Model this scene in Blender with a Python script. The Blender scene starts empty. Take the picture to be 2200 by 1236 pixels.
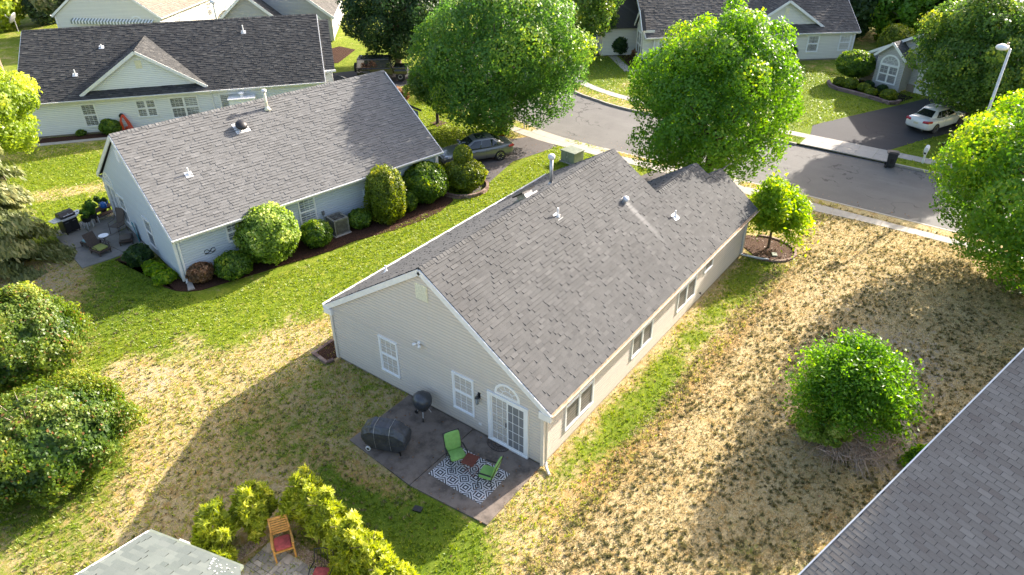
import bpy, bmesh, math, random
import numpy as np
from mathutils import Vector, Matrix, noise as mnoise
random.seed(7)
RNG = np.random.default_rng(7)
SC = bpy.context.scene
COL = SC.collection
R = math.radians

# ------------------------------------------------------------------ camera, sky, sun, exposure
CAM = Vector((-13.903, -9.198, 17.51))
YAW, PIT, ROL, FPX = 0.641, 0.566, -0.008, 1537.98
_F = Vector((math.cos(PIT)*math.cos(YAW), math.cos(PIT)*math.sin(YAW), -math.sin(PIT)))
_R = _F.cross(Vector((0, 0, 1))).normalized(); _U = _R.cross(_F)
_R2 = _R*math.cos(ROL)+_U*math.sin(ROL); _U2 = -_R*math.sin(ROL)+_U*math.cos(ROL)
cd = bpy.data.cameras.new('camera'); cam = bpy.data.objects.new('camera', cd); COL.objects.link(cam)
M = Matrix((( _R2.x, _U2.x, -_F.x, CAM.x), (_R2.y, _U2.y, -_F.y, CAM.y), (_R2.z, _U2.z, -_F.z, CAM.z), (0, 0, 0, 1)))
cam.matrix_world = M
cd.sensor_width = 36; cd.lens = 36*FPX/2200; cd.clip_start = 0.3; cd.clip_end = 900
SC.camera = cam

SUND = Vector((2.05, -0.385, 1.0)).normalized()      # towards the sun
w = bpy.data.worlds.new('World'); SC.world = w; w.use_nodes = True
nt = w.node_tree; nt.nodes.clear()
sk = nt.nodes.new('ShaderNodeTexSky'); sk.sky_type = 'NISHITA'; sk.sun_disc = False
sk.sun_elevation = math.asin(SUND.z); sk.sun_rotation = math.atan2(SUND.x, SUND.y)
sk.air_density = 1.0; sk.dust_density = 3.5; sk.ozone_density = 0.4
bg = nt.nodes.new('ShaderNodeBackground'); bg.inputs[1].default_value = 0.15
ow = nt.nodes.new('ShaderNodeOutputWorld')
nt.links.new(sk.outputs[0], bg.inputs[0]); nt.links.new(bg.outputs[0], ow.inputs[0])
ld = bpy.data.lights.new('sun', 'SUN'); ld.energy = 5.0; ld.angle = R(0.5); ld.color = (1.0, 0.93, 0.80)
so = bpy.data.objects.new('sun', ld); COL.objects.link(so)
so.rotation_euler = SUND.to_track_quat('Z', 'Y').to_euler(); so.location = (40, -10, 40)
SC.view_settings.view_transform = 'Standard'; SC.view_settings.look = 'None'
SC.view_settings.exposure = 1.5; SC.view_settings.gamma = 1.0
SC.view_settings.use_curve_mapping = False
SC.view_settings.use_white_balance = True; SC.view_settings.white_balance_temperature = 6550; SC.view_settings.white_balance_tint = 14

def px_of(v):
    d = v-CAM; z = d.dot(_F)
    if z < .5: return None
    return 1100+FPX*d.dot(_R2)/z, 618-FPX*d.dot(_U2)/z, z

# ------------------------------------------------------------------ materials
class NT:
    def __init__(s, name):
        s.m = bpy.data.materials.new(name); s.m.use_nodes = True
        s.t = s.m.node_tree; s.t.nodes.clear()
        s.out = s.n('ShaderNodeOutputMaterial')
    def n(s, t, **k):
        x = s.t.nodes.new(t)
        for a, b in k.items(): setattr(x, a, b)
        return x
    def l(s, a, b): s.t.links.new(a, b)
    def val(s, sock, v):
        if isinstance(v, (int, float)): sock.default_value = v
        elif isinstance(v, tuple): sock.default_value = v if len(v) == 4 or sock.type == 'VECTOR' else (*v, 1)
        else: s.l(v, sock)
    def math(s, op, a, b=0.0, c=None, clamp=False):
        x = s.n('ShaderNodeMath', operation=op, use_clamp=clamp); s.val(x.inputs[0], a); s.val(x.inputs[1], b)
        if c is not None: s.val(x.inputs[2], c)
        return x.outputs[0]
    def mix(s, f, a, b, mode='MIX'):
        x = s.n('ShaderNodeMix', data_type='RGBA', blend_type=mode)
        s.val(x.inputs[0], f); s.val(x.inputs[6], a); s.val(x.inputs[7], b); return x.outputs[2]
    def noise(s, scale, detail=3, rough=.55, vec=None, dist=0.0):
        x = s.n('ShaderNodeTexNoise'); x.inputs['Scale'].default_value = scale; x.inputs['Detail'].default_value = detail
        x.inputs['Roughness'].default_value = rough; x.inputs['Distortion'].default_value = dist
        if vec is not None: s.l(vec, x.inputs['Vector'])
        return x.outputs[0]
    def pos(s): return s.n('ShaderNodeNewGeometry').outputs['Position']
    def obj(s): return s.n('ShaderNodeTexCoord').outputs['Object']
    def attr(s, name): 
        x = s.n('ShaderNodeAttribute'); x.attribute_name = name; return x
    def ramp(s, f, lo, hi):
        x = s.n('ShaderNodeMapRange', interpolation_type='SMOOTHSTEP'); s.val(x.inputs[0], f)
        s.val(x.inputs[1], lo); s.val(x.inputs[2], hi); return x.outputs[0]
    def bump(s, h, strength=.4, dist=.02):
        x = s.n('ShaderNodeBump'); x.inputs['Strength'].default_value = strength; x.inputs['Distance'].default_value = dist
        s.l(h, x.inputs['Height']); return x.outputs[0]
    def bsdf(s, color, rough=.8, normal=None, metal=0.0, spec=.5, coat=0.0):
        x = s.n('ShaderNodeBsdfPrincipled'); s.val(x.inputs['Base Color'], color); s.val(x.inputs['Roughness'], rough)
        x.inputs['Metallic'].default_value = metal; x.inputs['Specular IOR Level'].default_value = spec
        x.inputs['Coat Weight'].default_value = coat
        if normal is not None: s.l(normal, x.inputs['Normal'])
        s.l(x.outputs[0], s.out.inputs[0]); return x

def c3(*a): return tuple(a) if len(a) == 3 else (a[0],)*3
def mul(c, k): return tuple(x*k for x in c)

def m_plain(name, col, rough=.6, metal=0.0, var=.12, scale=6.0, spec=.5, coat=0.0):
    t = NT(name); f = t.noise(scale, 4, .6, t.pos())
    f = t.ramp(f, .3, .7)
    t.bsdf(t.mix(f, mul(col, 1-var), mul(col, 1+var)), rough, None, metal, spec, coat); return t.m

def m_shingle(name, cols, gran=.25, spots=0.35, streak=False):
    """cols: dark, mid, light. tone comes from the mesh attribute or, on single shingles, from the object colour"""
    t = NT(name)
    a = t.attr('tone').outputs['Fac']; oi = t.n('ShaderNodeObjectInfo').outputs['Color']
    sp = t.n('ShaderNodeSeparateColor'); t.l(oi, sp.inputs[0])
    tone = t.math('ADD', a, sp.outputs[0])
    lo = t.math('MAXIMUM', t.math('MULTIPLY', tone, 2.0), -.75); hi = t.ramp(tone, .5, 1.0)
    c = t.mix(hi, t.mix(lo, cols[0], cols[1]), cols[2])
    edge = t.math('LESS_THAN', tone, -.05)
    g = t.noise(90, 2, .7, t.pos()); big = t.noise(.55, 4, .6, t.pos()); st = t.noise(2.3, 4, .65, t.pos())
    c = t.mix(t.math('MULTIPLY', t.ramp(g, .35, .7), gran), c, mul(cols[2], 1.35))
    c = t.mix(t.math('MULTIPLY', t.ramp(big, .4, .75), spots), c, mul(cols[0], .9))
    c = t.mix(t.math('MULTIPLY', t.ramp(st, .55, .8), .22), c, (cols[1][0]*.95, cols[1][1]*.85, cols[1][2]*.75))
    mp = t.n('ShaderNodeMapping'); mp.inputs['Scale'].default_value = (2.6, .22, .22); t.l(t.pos(), mp.inputs[0])
    c = t.mix(t.math('MULTIPLY', t.ramp(t.noise(1.0, 4, .6, mp.outputs[0]), .5, .75), .28), c, mul(cols[2], 1.05))
    if streak:   # pale run-off stain below the metal roof vent
        sx = t.n('ShaderNodeSeparateXYZ'); t.l(t.pos(), sx.inputs[0]); dx = t.math('ABSOLUTE', t.math('SUBTRACT', sx.outputs[0], 10.27))
        m_ = t.math('MULTIPLY', t.ramp(t.math('MULTIPLY', dx, -1.0), -.24, -.02), t.math('MULTIPLY', t.ramp(sx.outputs[1], .6, 2.9), t.math('LESS_THAN', sx.outputs[1], 3.0)))
        c = t.mix(t.math('MULTIPLY', m_, .5), c, (.34, .34, .33))
    c = t.mix(edge, c, mul(cols[0], .36))  # cut edges: dark asphalt, deepened in colour to draw the row shadows
    t.bsdf(c, .92, t.bump(g, .5, .004), spec=.25); return t.m

def m_siding(name, col, dirt=(.3, .27, .22), amt=.18):
    t = NT(name); p = t.pos()
    mp = t.n('ShaderNodeMapping'); mp.inputs['Scale'].default_value = (1.4, 1.4, .35); t.l(p, mp.inputs[0])
    s1 = t.noise(2.2, 5, .6, mp.outputs[0]); s2 = t.noise(40, 2, .5, p)
    a = t.attr('tone').outputs['Fac']
    c = t.mix(t.math('MULTIPLY', t.ramp(s1, .45, .8), amt), col, dirt)
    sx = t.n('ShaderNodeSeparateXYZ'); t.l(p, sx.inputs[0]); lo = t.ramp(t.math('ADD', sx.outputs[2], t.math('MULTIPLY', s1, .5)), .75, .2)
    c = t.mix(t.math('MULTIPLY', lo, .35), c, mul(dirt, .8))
    c = t.mix(t.math('MULTIPLY', a, .25), c, mul(col, .78)); c = t.mix(t.math('GREATER_THAN', a, 1.2), c, mul(col, .76)); c = t.mix(t.math('GREATER_THAN', a, 2.0), c, mul(col, .30))  # board tone, then lap shadow lines painted into recess and lip colour
    t.bsdf(c, .62, t.bump(s2, .12, .003), spec=.35); return t.m

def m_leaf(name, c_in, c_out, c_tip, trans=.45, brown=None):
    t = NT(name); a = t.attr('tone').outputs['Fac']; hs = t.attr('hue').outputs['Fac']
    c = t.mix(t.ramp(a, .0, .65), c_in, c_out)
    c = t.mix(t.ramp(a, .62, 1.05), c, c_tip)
    if brown: c = t.mix(t.ramp(hs, .95, .97), c, brown)
    d = t.n('ShaderNodeBsdfPrincipled'); t.l(c, d.inputs['Base Color']); d.inputs['Roughness'].default_value = .42
    d.inputs['Specular IOR Level'].default_value = .35
    tr = t.n('ShaderNodeBsdfTranslucent'); hsv = t.n('ShaderNodeHueSaturation')
    hsv.inputs['Saturation'].default_value = 1.12; hsv.inputs['Value'].default_value = 2.1; hsv.inputs['Hue'].default_value = .485
    t.l(c, hsv.inputs['Color']); t.l(hsv.outputs[0], tr.inputs[0])
    mx = t.n('ShaderNodeMixShader'); mx.inputs[0].default_value = trans
    t.l(d.outputs[0], mx.inputs[1]); t.l(tr.outputs[0], mx.inputs[2]); t.l(mx.outputs[0], t.out.inputs[0]); return t.m

def m_glass(name, tint=(.05, .065, .08), rough=.06, clear=.35):
    t = NT(name); n1 = t.noise(1.1, 2, .5, t.pos())
    p = t.n('ShaderNodeBsdfPrincipled'); p.inputs['Base Color'].default_value = (*tint, 1); p.inputs['Roughness'].default_value = rough
    p.inputs['Specular IOR Level'].default_value = .9; t.l(t.bump(n1, .05, .02), p.inputs['Normal'])
    tr = t.n('ShaderNodeBsdfTransparent'); mx = t.n('ShaderNodeMixShader'); mx.inputs[0].default_value = clear
    t.l(p.outputs[0], mx.inputs[1]); t.l(tr.outputs[0], mx.inputs[2]); t.l(mx.outputs[0], t.out.inputs[0]); return t.m

def m_blind(name, a, b, freq=30.0):
    t = NT(name); sx = t.n('ShaderNodeSeparateXYZ'); t.l(t.pos(), sx.inputs[0])
    f = t.math('FRACT', t.math('MULTIPLY', sx.outputs[2], freq)); n = t.noise(1.7, 3, .5, t.pos())
    c = t.mix(t.ramp(f, .2, .6), a, b); c = t.mix(t.math('MULTIPLY', t.ramp(n, .42, .58), .6), c, mul(a, .35))
    t.bsdf(c, .7); return t.m

def m_concrete(name, col, scale=1.0, stain=.45, dark=.45):
    t = NT(name); p = t.pos(); a = t.noise(1.2*scale, 6, .65, p); b = t.noise(14*scale, 5, .7, p); g = t.noise(110, 2, .6, p)
    c = t.mix(t.math('MULTIPLY', t.ramp(a, .42, .68), stain), col, mul(col, dark))
    c = t.mix(t.math('MULTIPLY', t.ramp(b, .5, .72), .35), c, mul(col, 1.5))
    oi = t.n('ShaderNodeObjectInfo').outputs['Random']
    c = t.mix(t.math('MULTIPLY', oi, .16), c, mul(col, .7))
    t.bsdf(c, .9, t.bump(t.math('ADD', b, t.math('MULTIPLY', g, .4)), .25, .01), spec=.3); return t.m

def m_asphalt(name, col, speck=.5):
    t = NT(name); p = t.pos(); g = t.noise(60, 3, .8, p); b = t.noise(.5, 5, .6, p)
    mp = t.n('ShaderNodeMapping'); mp.inputs['Scale'].default_value = (.9, .12, 1); t.l(p, mp.inputs[0])
    k = t.noise(1.5, 4, .6, mp.outputs[0])
    c = t.mix(t.math('MULTIPLY', t.ramp(g, .45, .75), speck), col, mul(col, 2.1))
    c = t.mix(t.math('MULTIPLY', t.ramp(b, .35, .7), .4), c, mul(col, .7))
    c = t.mix(t.math('MULTIPLY', t.ramp(k, .5, .75), .35), c, mul(col, 1.5))
    v = t.n('ShaderNodeTexVoronoi', feature='DISTANCE_TO_EDGE'); v.inputs['Scale'].default_value = .16
    wv = t.n('ShaderNodeVectorMath', operation='ADD'); t.l(p, wv.inputs[0]); nv = t.n('ShaderNodeTexNoise'); nv.inputs['Scale'].default_value = .8; nv.inputs['Detail'].default_value = 5
    t.l(p, nv.inputs['Vector']); sc = t.n('ShaderNodeVectorMath', operation='SCALE'); t.l(nv.outputs[1], sc.inputs[0]); sc.inputs['Scale'].default_value = 2.2; t.l(sc.outputs[0], wv.inputs[1]); t.l(wv.outputs[0], v.inputs['Vector'])
    ck = t.math('MULTIPLY', t.math('LESS_THAN', v.outputs['Distance'], .006), t.ramp(t.noise(.35, 2, .5, p), .48, .55))
    c = t.mix(t.math('MULTIPLY', ck, .75), c, mul(col, .35))
    st = t.noise(1.7, 3, .5, p); c = t.mix(t.math('MULTIPLY', t.ramp(st, .66, .74), .35), c, mul(col, .45))
    t.bsdf(c, .85, t.bump(g, .4, .006), spec=.35); return t.m

def m_ground(name):
    t = NT(name); p = t.pos(); g = t.attr('green').outputs['Fac']; b = t.attr('bare').outputs['Fac']; d = t.attr('deep').outputs['Fac']
    n1 = t.noise(.9, 6, .62, p); n2 = t.noise(5.0, 5, .7, p, .6); n3 = t.noise(38, 3, .75, p); n4 = t.noise(2.2, 4, .6, p, 1.2)
    mp = t.n('ShaderNodeMapping'); mp.inputs['Scale'].default_value = (7, 22, 1); mp.inputs['Rotation'].default_value = (0, 0, .5); t.l(p, mp.inputs[0])
    n5 = t.noise(1.3, 4, .7, mp.outputs[0], .3)
    straw = t.mix(t.ramp(n5, .3, .7), (.35, .265, .115), (.58, .48, .275))
    straw = t.mix(t.ramp(n4, .45, .72), straw, (.36, .235, .08))
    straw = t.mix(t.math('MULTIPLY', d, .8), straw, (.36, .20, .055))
    soil = t.mix(t.ramp(n3, .3, .7), (.27, .235, .185), (.46, .405, .33))
    grn = t.mix(t.ramp(n5, .3, .75), (.085, .140, .010), (.235, .300, .022))
    grn = t.mix(t.math('MULTIPLY', t.ramp(n4, .4, .75), .6), grn, (.33, .33, .05))
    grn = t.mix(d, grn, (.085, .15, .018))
    nn = t.math('ADD', t.math('MULTIPLY', n1, .45), t.math('ADD', t.math('MULTIPLY', n2, .4), t.math('MULTIPLY', n5, .15)))
    fg = t.math('ADD', t.math('MULTIPLY', t.math('SUBTRACT', nn, .5), 2.1), g)
    c = t.mix(t.ramp(fg, .34, .66), straw, grn)
    fb = t.math('ADD', t.math('MULTIPLY', t.math('SUBTRACT', n2, .5), 1.3), b)
    c = t.mix(t.ramp(fb, .42, .62), c, soil)
    c = t.mix(t.math('MULTIPLY', t.ramp(n3, .3, .75), .35), mul((.5, .5, .5), 1) if False else c, c)
    hb = t.math('ADD', t.math('MULTIPLY', n3, .7), n2)
    t.bsdf(c, .95, t.bump(hb, .9, .05), spec=.1); return t.m

def m_mulch(name, c0=(.03, .018, .012), c1=(.12, .06, .04)):
    t = NT(name); v = t.n('ShaderNodeTexVoronoi'); v.inputs['Scale'].default_value = 26; t.l(t.pos(), v.inputs['Vector'])
    n = t.noise(40, 3, .7, t.pos()); c = t.mix(t.ramp(n, .35, .7), c0, c1)
    t.bsdf(c, .95, t.bump(v.outputs['Distance'], 1.0, .04), spec=.1); return t.m

def m_brickattr(name, cols, rough=.85):
    t = NT(name); oi = t.n('ShaderNodeObjectInfo').outputs['Random']; a = t.attr('tone').outputs['Fac']
    f = t.math('FRACT', t.math('ADD', oi, a)); n = t.noise(9, 4, .65, t.pos()); g = t.noise(80, 2, .6, t.pos())
    c = t.mix(t.ramp(f, .0, .5), cols[0], cols[1]); c = t.mix(t.ramp(f, .5, 1.), c, cols[2])
    c = t.mix(t.math('MULTIPLY', t.ramp(n, .4, .75), .45), c, mul(cols[0], .7))
    t.bsdf(c, rough, t.bump(g, .4, .006), spec=.25); return t.m

def m_rug():
    t = NT('rug_weave'); uv = t.n('ShaderNodeTexCoord').outputs['Object']; s = t.n('ShaderNodeSeparateXYZ'); t.l(uv, s.inputs[0])
    fx = t.math('ABSOLUTE', t.math('SUBTRACT', t.math('FRACT', t.math('DIVIDE', s.outputs[0], .51)), .5))
    fy = t.math('ABSOLUTE', t.math('SUBTRACT', t.math('FRACT', t.math('DIVIDE', s.outputs[1], .53)), .5))
    dia = t.math('ADD', fx, fy); sq = t.math('MAXIMUM', fx, fy)
    inside = t.math('LESS_THAN', dia, .5)
    st1 = t.math('GREATER_THAN', t.math('FRACT', t.math('MULTIPLY', sq, 6.0)), .5)
    st2 = t.math('GREATER_THAN', t.math('FRACT', t.math('MULTIPLY', t.math('SUBTRACT', dia, .5), 5.0)), .5)
    f = t.math('ADD', t.math('MULTIPLY', inside, st1), t.math('MULTIPLY', t.math('SUBTRACT', 1., inside), st2))
    n = t.noise(60, 2, .6, uv)
    c = t.mix(f, (.62, .61, .60), (.018, .018, .02)); c = t.mix(t.math('MULTIPLY', n, .15), c, (.3, .3, .3))
    t.bsdf(c, .9, t.bump(n, .3, .003), spec=.1); return t.m

MT = {}
def setup_materials():
    MT['roof_main'] = m_shingle('weathered_grey_shingle', [(.064, .065, .065), (.090, .091, .090), (.122, .122, .120)], streak=True)
    MT['roof_blue'] = m_shingle('pale_grey_shingle', [(.108, .108, .105), (.153, .153, .149), (.20, .199, .193)], spots=.15)
    MT['roof_white'] = m_shingle('dark_shingle', [(.022, .023, .025), (.052, .053, .053), (.11, .108, .10)], gran=.2, spots=.2)
    MT['roof_cream'] = m_shingle('brown_grey_shingle', [(.036, .035, .034), (.078, .076, .072), (.14, .134, .124)], spots=.2)
    MT['roof_corner'] = m_shingle('three_tab_shingle', [(.150, .124, .106), (.190, .172, .148), (.24, .22, .19)], gran=.3, spots=.25)
    MT['roof_brown'] = m_shingle('tan_shingle', [(.19, .13, .10), (.27, .19, .15), (.34, .25, .20)], spots=.1)
    MT['roof_green'] = m_shingle('sage_shingle', [(.085, .105, .098), (.115, .135, .127), (.15, .17, .157)], gran=.3, spots=.2)
    MT['deck'] = m_plain('roof_underlay', (.045, .045, .045), .95)
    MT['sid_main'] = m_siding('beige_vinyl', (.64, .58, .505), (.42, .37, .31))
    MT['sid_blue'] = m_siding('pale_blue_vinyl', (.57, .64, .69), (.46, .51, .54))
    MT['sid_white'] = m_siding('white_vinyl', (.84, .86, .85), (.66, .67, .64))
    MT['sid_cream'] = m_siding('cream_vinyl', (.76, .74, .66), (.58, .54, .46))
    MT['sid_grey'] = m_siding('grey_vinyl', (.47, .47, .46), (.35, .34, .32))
    MT['trim'] = m_plain('white_trim_paint', (.78, .78, .76), .45, var=.05)
    MT['trim_warm'] = m_plain('almond_trim_paint', (.66, .61, .53), .45, var=.06)
    MT['rust'] = m_plain('stained_aluminium', (.52, .40, .28), .55, var=.3, scale=5)
    MT['vent_tan'] = m_plain('aged_plastic_vent', (.76, .72, .52), .6, var=.12, scale=14)
    MT['vinyl'] = m_plain('window_vinyl', (.80, .81, .80), .35, var=.03)
    MT['glass'] = m_glass('window_glass', (.26, .30, .34), clear=.93)
    MT['glass_deep'] = m_glass('unlit_window_glass', (.05, .06, .07), clear=.45); MT['glass_dark'] = m_glass('screened_glass', (.26, .27, .28), .3, .3)
    MT['car_glass'] = m_glass('car_glass', (.012, .015, .018), .03, .0)
    MT['blind'] = m_blind('window_blind', (.40, .46, .52), (.64, .68, .72))
    MT['blind_dark'] = m_blind('room_behind_glass', (.06, .065, .07), (.17, .18, .19), 18)
    MT['blind_green'] = m_blind('drawn_green_shade', (.22, .22, .06), (.30, .30, .10), 12)
    MT['patio'] = m_concrete('weathered_patio_concrete', (.205, .168, .138), 1.4, .85, .34)
    MT['patio2'] = m_concrete('grey_patio_concrete', (.24, .23, .21), 1.0, .5, .55)
    MT['walk'] = m_concrete('sidewalk_concrete', (.40, .37, .325), 1.0, .35, .65)
    MT['foundation'] = m_concrete('foundation_block', (.25, .22, .19), 2.0)
    MT['asphalt'] = m_asphalt('road_asphalt', (.125, .122, .115))
    MT['asphalt_dark'] = m_asphalt('sealed_asphalt', (.036, .037, .041), .35)
    MT['asphalt_drive'] = m_asphalt('driveway_asphalt', (.10, .09, .088))
    MT['ground'] = m_ground('dry_lawn')
    MT['mulch'] = m_mulch('bark_mulch'); MT['mulch_red'] = m_mulch('red_mulch', (.05, .03, .022), (.20, .13, .10))
    MT['mulch_black'] = m_mulch('black_mulch', (.008, .007, .007), (.035, .03, .028))
    MT['brick'] = m_brickattr('edging_block', [(.14, .09, .075), (.24, .16, .13), (.32, .24, .19)])
    MT['stone_purple'] = m_brickattr('mauve_retaining_block', [(.16, .11, .11), (.22, .155, .15), (.27, .2, .19)])
    MT['paver'] = m_brickattr('mottled_paver', [(.28, .26, .235), (.41, .38, .33), (.54, .48, .41)])
    MT['gravel'] = m_brickattr('pea_gravel', [(.30, .20, .13), (.48, .36, .25), (.62, .50, .38)])
    MT['fieldstone'] = m_brickattr('stone_veneer', [(.22, .19, .16), (.33, .28, .23), (.42, .37, .3)])
    MT['bark'] = m_plain('bark', (.10, .075, .055), .95, var=.4, scale=9)
    MT['bark_pale'] = m_plain('pale_bark', (.27, .20, .14), .95, var=.35, scale=9)
    MT['black'] = m_plain('black_paint', (.015, .015, .016), .45, var=.2)
    MT['cover'] = m_plain('black_vinyl_cover', (.048, .052, .058), .34, var=.25, scale=3, spec=.6)
    MT['metal'] = m_plain('galvanised_metal', (.42, .43, .44), .42, .7, var=.2, scale=8)
    MT['alum'] = m_plain('painted_aluminium', (.62, .63, .64), .45, .2, var=.1)
    MT['brown_metal'] = m_plain('brown_frame', (.05, .033, .026), .5)
    MT['green_cushion'] = m_plain('green_cushion', (.20, .40, .10), .8, var=.1, scale=10)
    MT['red_cushion'] = m_plain('faded_red_cushion', (.42, .08, .075), .85, var=.25, scale=9)
    MT['lime_cushion'] = m_plain('lime_cushion', (.30, .32, .08), .85)
    MT['aqua'] = m_plain('aqua_cushion', (.20, .34, .38), .85)
    MT['teal'] = m_plain('teal_board', (.01, .20, .23), .5)
    MT['table_red'] = m_plain('red_brown_slats', (.14, .035, .02), .55)
    MT['teak'] = m_plain('teak', (.50, .26, .06), .55, var=.2, scale=12)
    MT['wicker'] = m_plain('brown_wicker', (.085, .06, .05), .8, var=.3, scale=30)
    MT['mesh_sling'] = m_plain('sling_fabric', (.11, .09, .075), .8, var=.15, scale=20)
    MT['blue_plastic'] = m_plain('blue_plastic', (.01, .11, .38), .35)
    MT['orange'] = m_plain('orange_red_hose', (.60, .07, .02), .4, var=.15)
    MT['ac'] = m_plain('condenser_metal', (.22, .22, .20), .5, .3, var=.3, scale=7)
    MT['util_green'] = m_plain('faded_green_enamel', (.20, .23, .18), .55, var=.15, scale=4)
    MT['bin'] = m_plain('bin_plastic', (.03, .032, .036), .5)
    MT['paint_grey'] = m_plain('metallic_grey_paint', (.19, .195, .19), .28, .45, var=.03, coat=1.0)
    MT['paint_white'] = m_plain('white_paint', (.72, .72, .70), .22, 0, var=.02, coat=1.0)
    MT['paint_black'] = m_plain('black_car_paint', (.02, .021, .024), .25, .2, var=.05, coat=1.0)
    MT['rubber'] = m_plain('rubber', (.018, .018, .018), .8)
    MT['chrome'] = m_plain('alloy', (.62, .63, .65), .25, .9, var=.05)
    MT['red_lens'] = m_plain('red_lens', (.42, .01, .012), .2, coat=1.0)
    MT['clear_lens'] = m_plain('clear_lens', (.55, .56, .58), .15, .3, coat=1.0)
    MT['amber_lens'] = m_plain('amber_lens', (.5, .12, .03), .25)
    MT['plate'] = m_plain('number_plate', (.60, .55, .38), .5, var=.3, scale=60)
    MT['rug'] = m_rug()
    MT['twig'] = m_plain('dead_twigs', (.46, .36, .29), .95, var=.3, scale=20)
    L = m_leaf
    MT['lf_maple'] = L('maple_leaves', (.030, .095, .022), (.085, .195, .035), (.28, .38, .045))
    MT['lf_linden'] = L('linden_leaves', (.040, .118, .014), (.11, .245, .026), (.34, .43, .04))
    MT['lf_pear'] = L('pear_leaves', (.030, .088, .020), (.09, .175, .032), (.30, .35, .045))
    MT['lf_bright'] = L('bright_leaves', (.07, .16, .012), (.17, .30, .02), (.40, .44, .04), .55)
    MT['lf_light'] = L('light_maple_leaves', (.09, .16, .025), (.24, .33, .045), (.48, .50, .10), .5)
    MT['lf_box'] = L('clipped_leaves', (.035, .085, .010), (.10, .19, .02), (.30, .36, .035), .4)
    MT['lf_yew'] = L('clipped_yew', (.06, .10, .010), (.15, .21, .018), (.38, .38, .04), .4)
    MT['lf_euon'] = L('variegated_leaves', (.06, .13, .014), (.22, .33, .05), (.56, .60, .22), .4)
    MT['lf_dark'] = L('dark_leaves', (.012, .036, .012), (.03, .075, .02), (.09, .14, .028), .35)
    MT['lf_arb'] = L('arborvitae_sprays', (.035, .085, .014), (.12, .19, .025), (.36, .38, .08), .35, (.26, .14, .05))
    MT['lf_gold'] = L('golden_arborvitae', (.08, .13, .014), (.30, .36, .04), (.66, .66, .14), .45)
    MT['lf_spruce'] = L('spruce_needles', (.06, .09, .035), (.18, .215, .08), (.42, .40, .17), .35)
    MT['lf_pine'] = L('pine_needles', (.04, .085, .035), (.13, .18, .065), (.42, .36, .17), .3)
    MT['lf_bush'] = L('wild_bush_leaves', (.035, .10, .010), (.09, .22, .02), (.28, .42, .045), .5)
    MT['lf_red'] = L('reddish_leaves', (.07, .05, .02), (.20, .12, .06), (.36, .22, .12), .4)
    MT['lf_blue'] = L('juniper', (.02, .045, .035), (.05, .09, .06), (.09, .14, .08), .2)
    MT['lf_grass'] = L('grass_blades', (.09, .16, .010), (.26, .34, .022), (.42, .37, .14), .4)
    MT['lf_dry'] = L('dry_grass', (.13, .13, .05), (.27, .24, .10), (.55, .46, .25), .3)
setup_materials()

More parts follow.
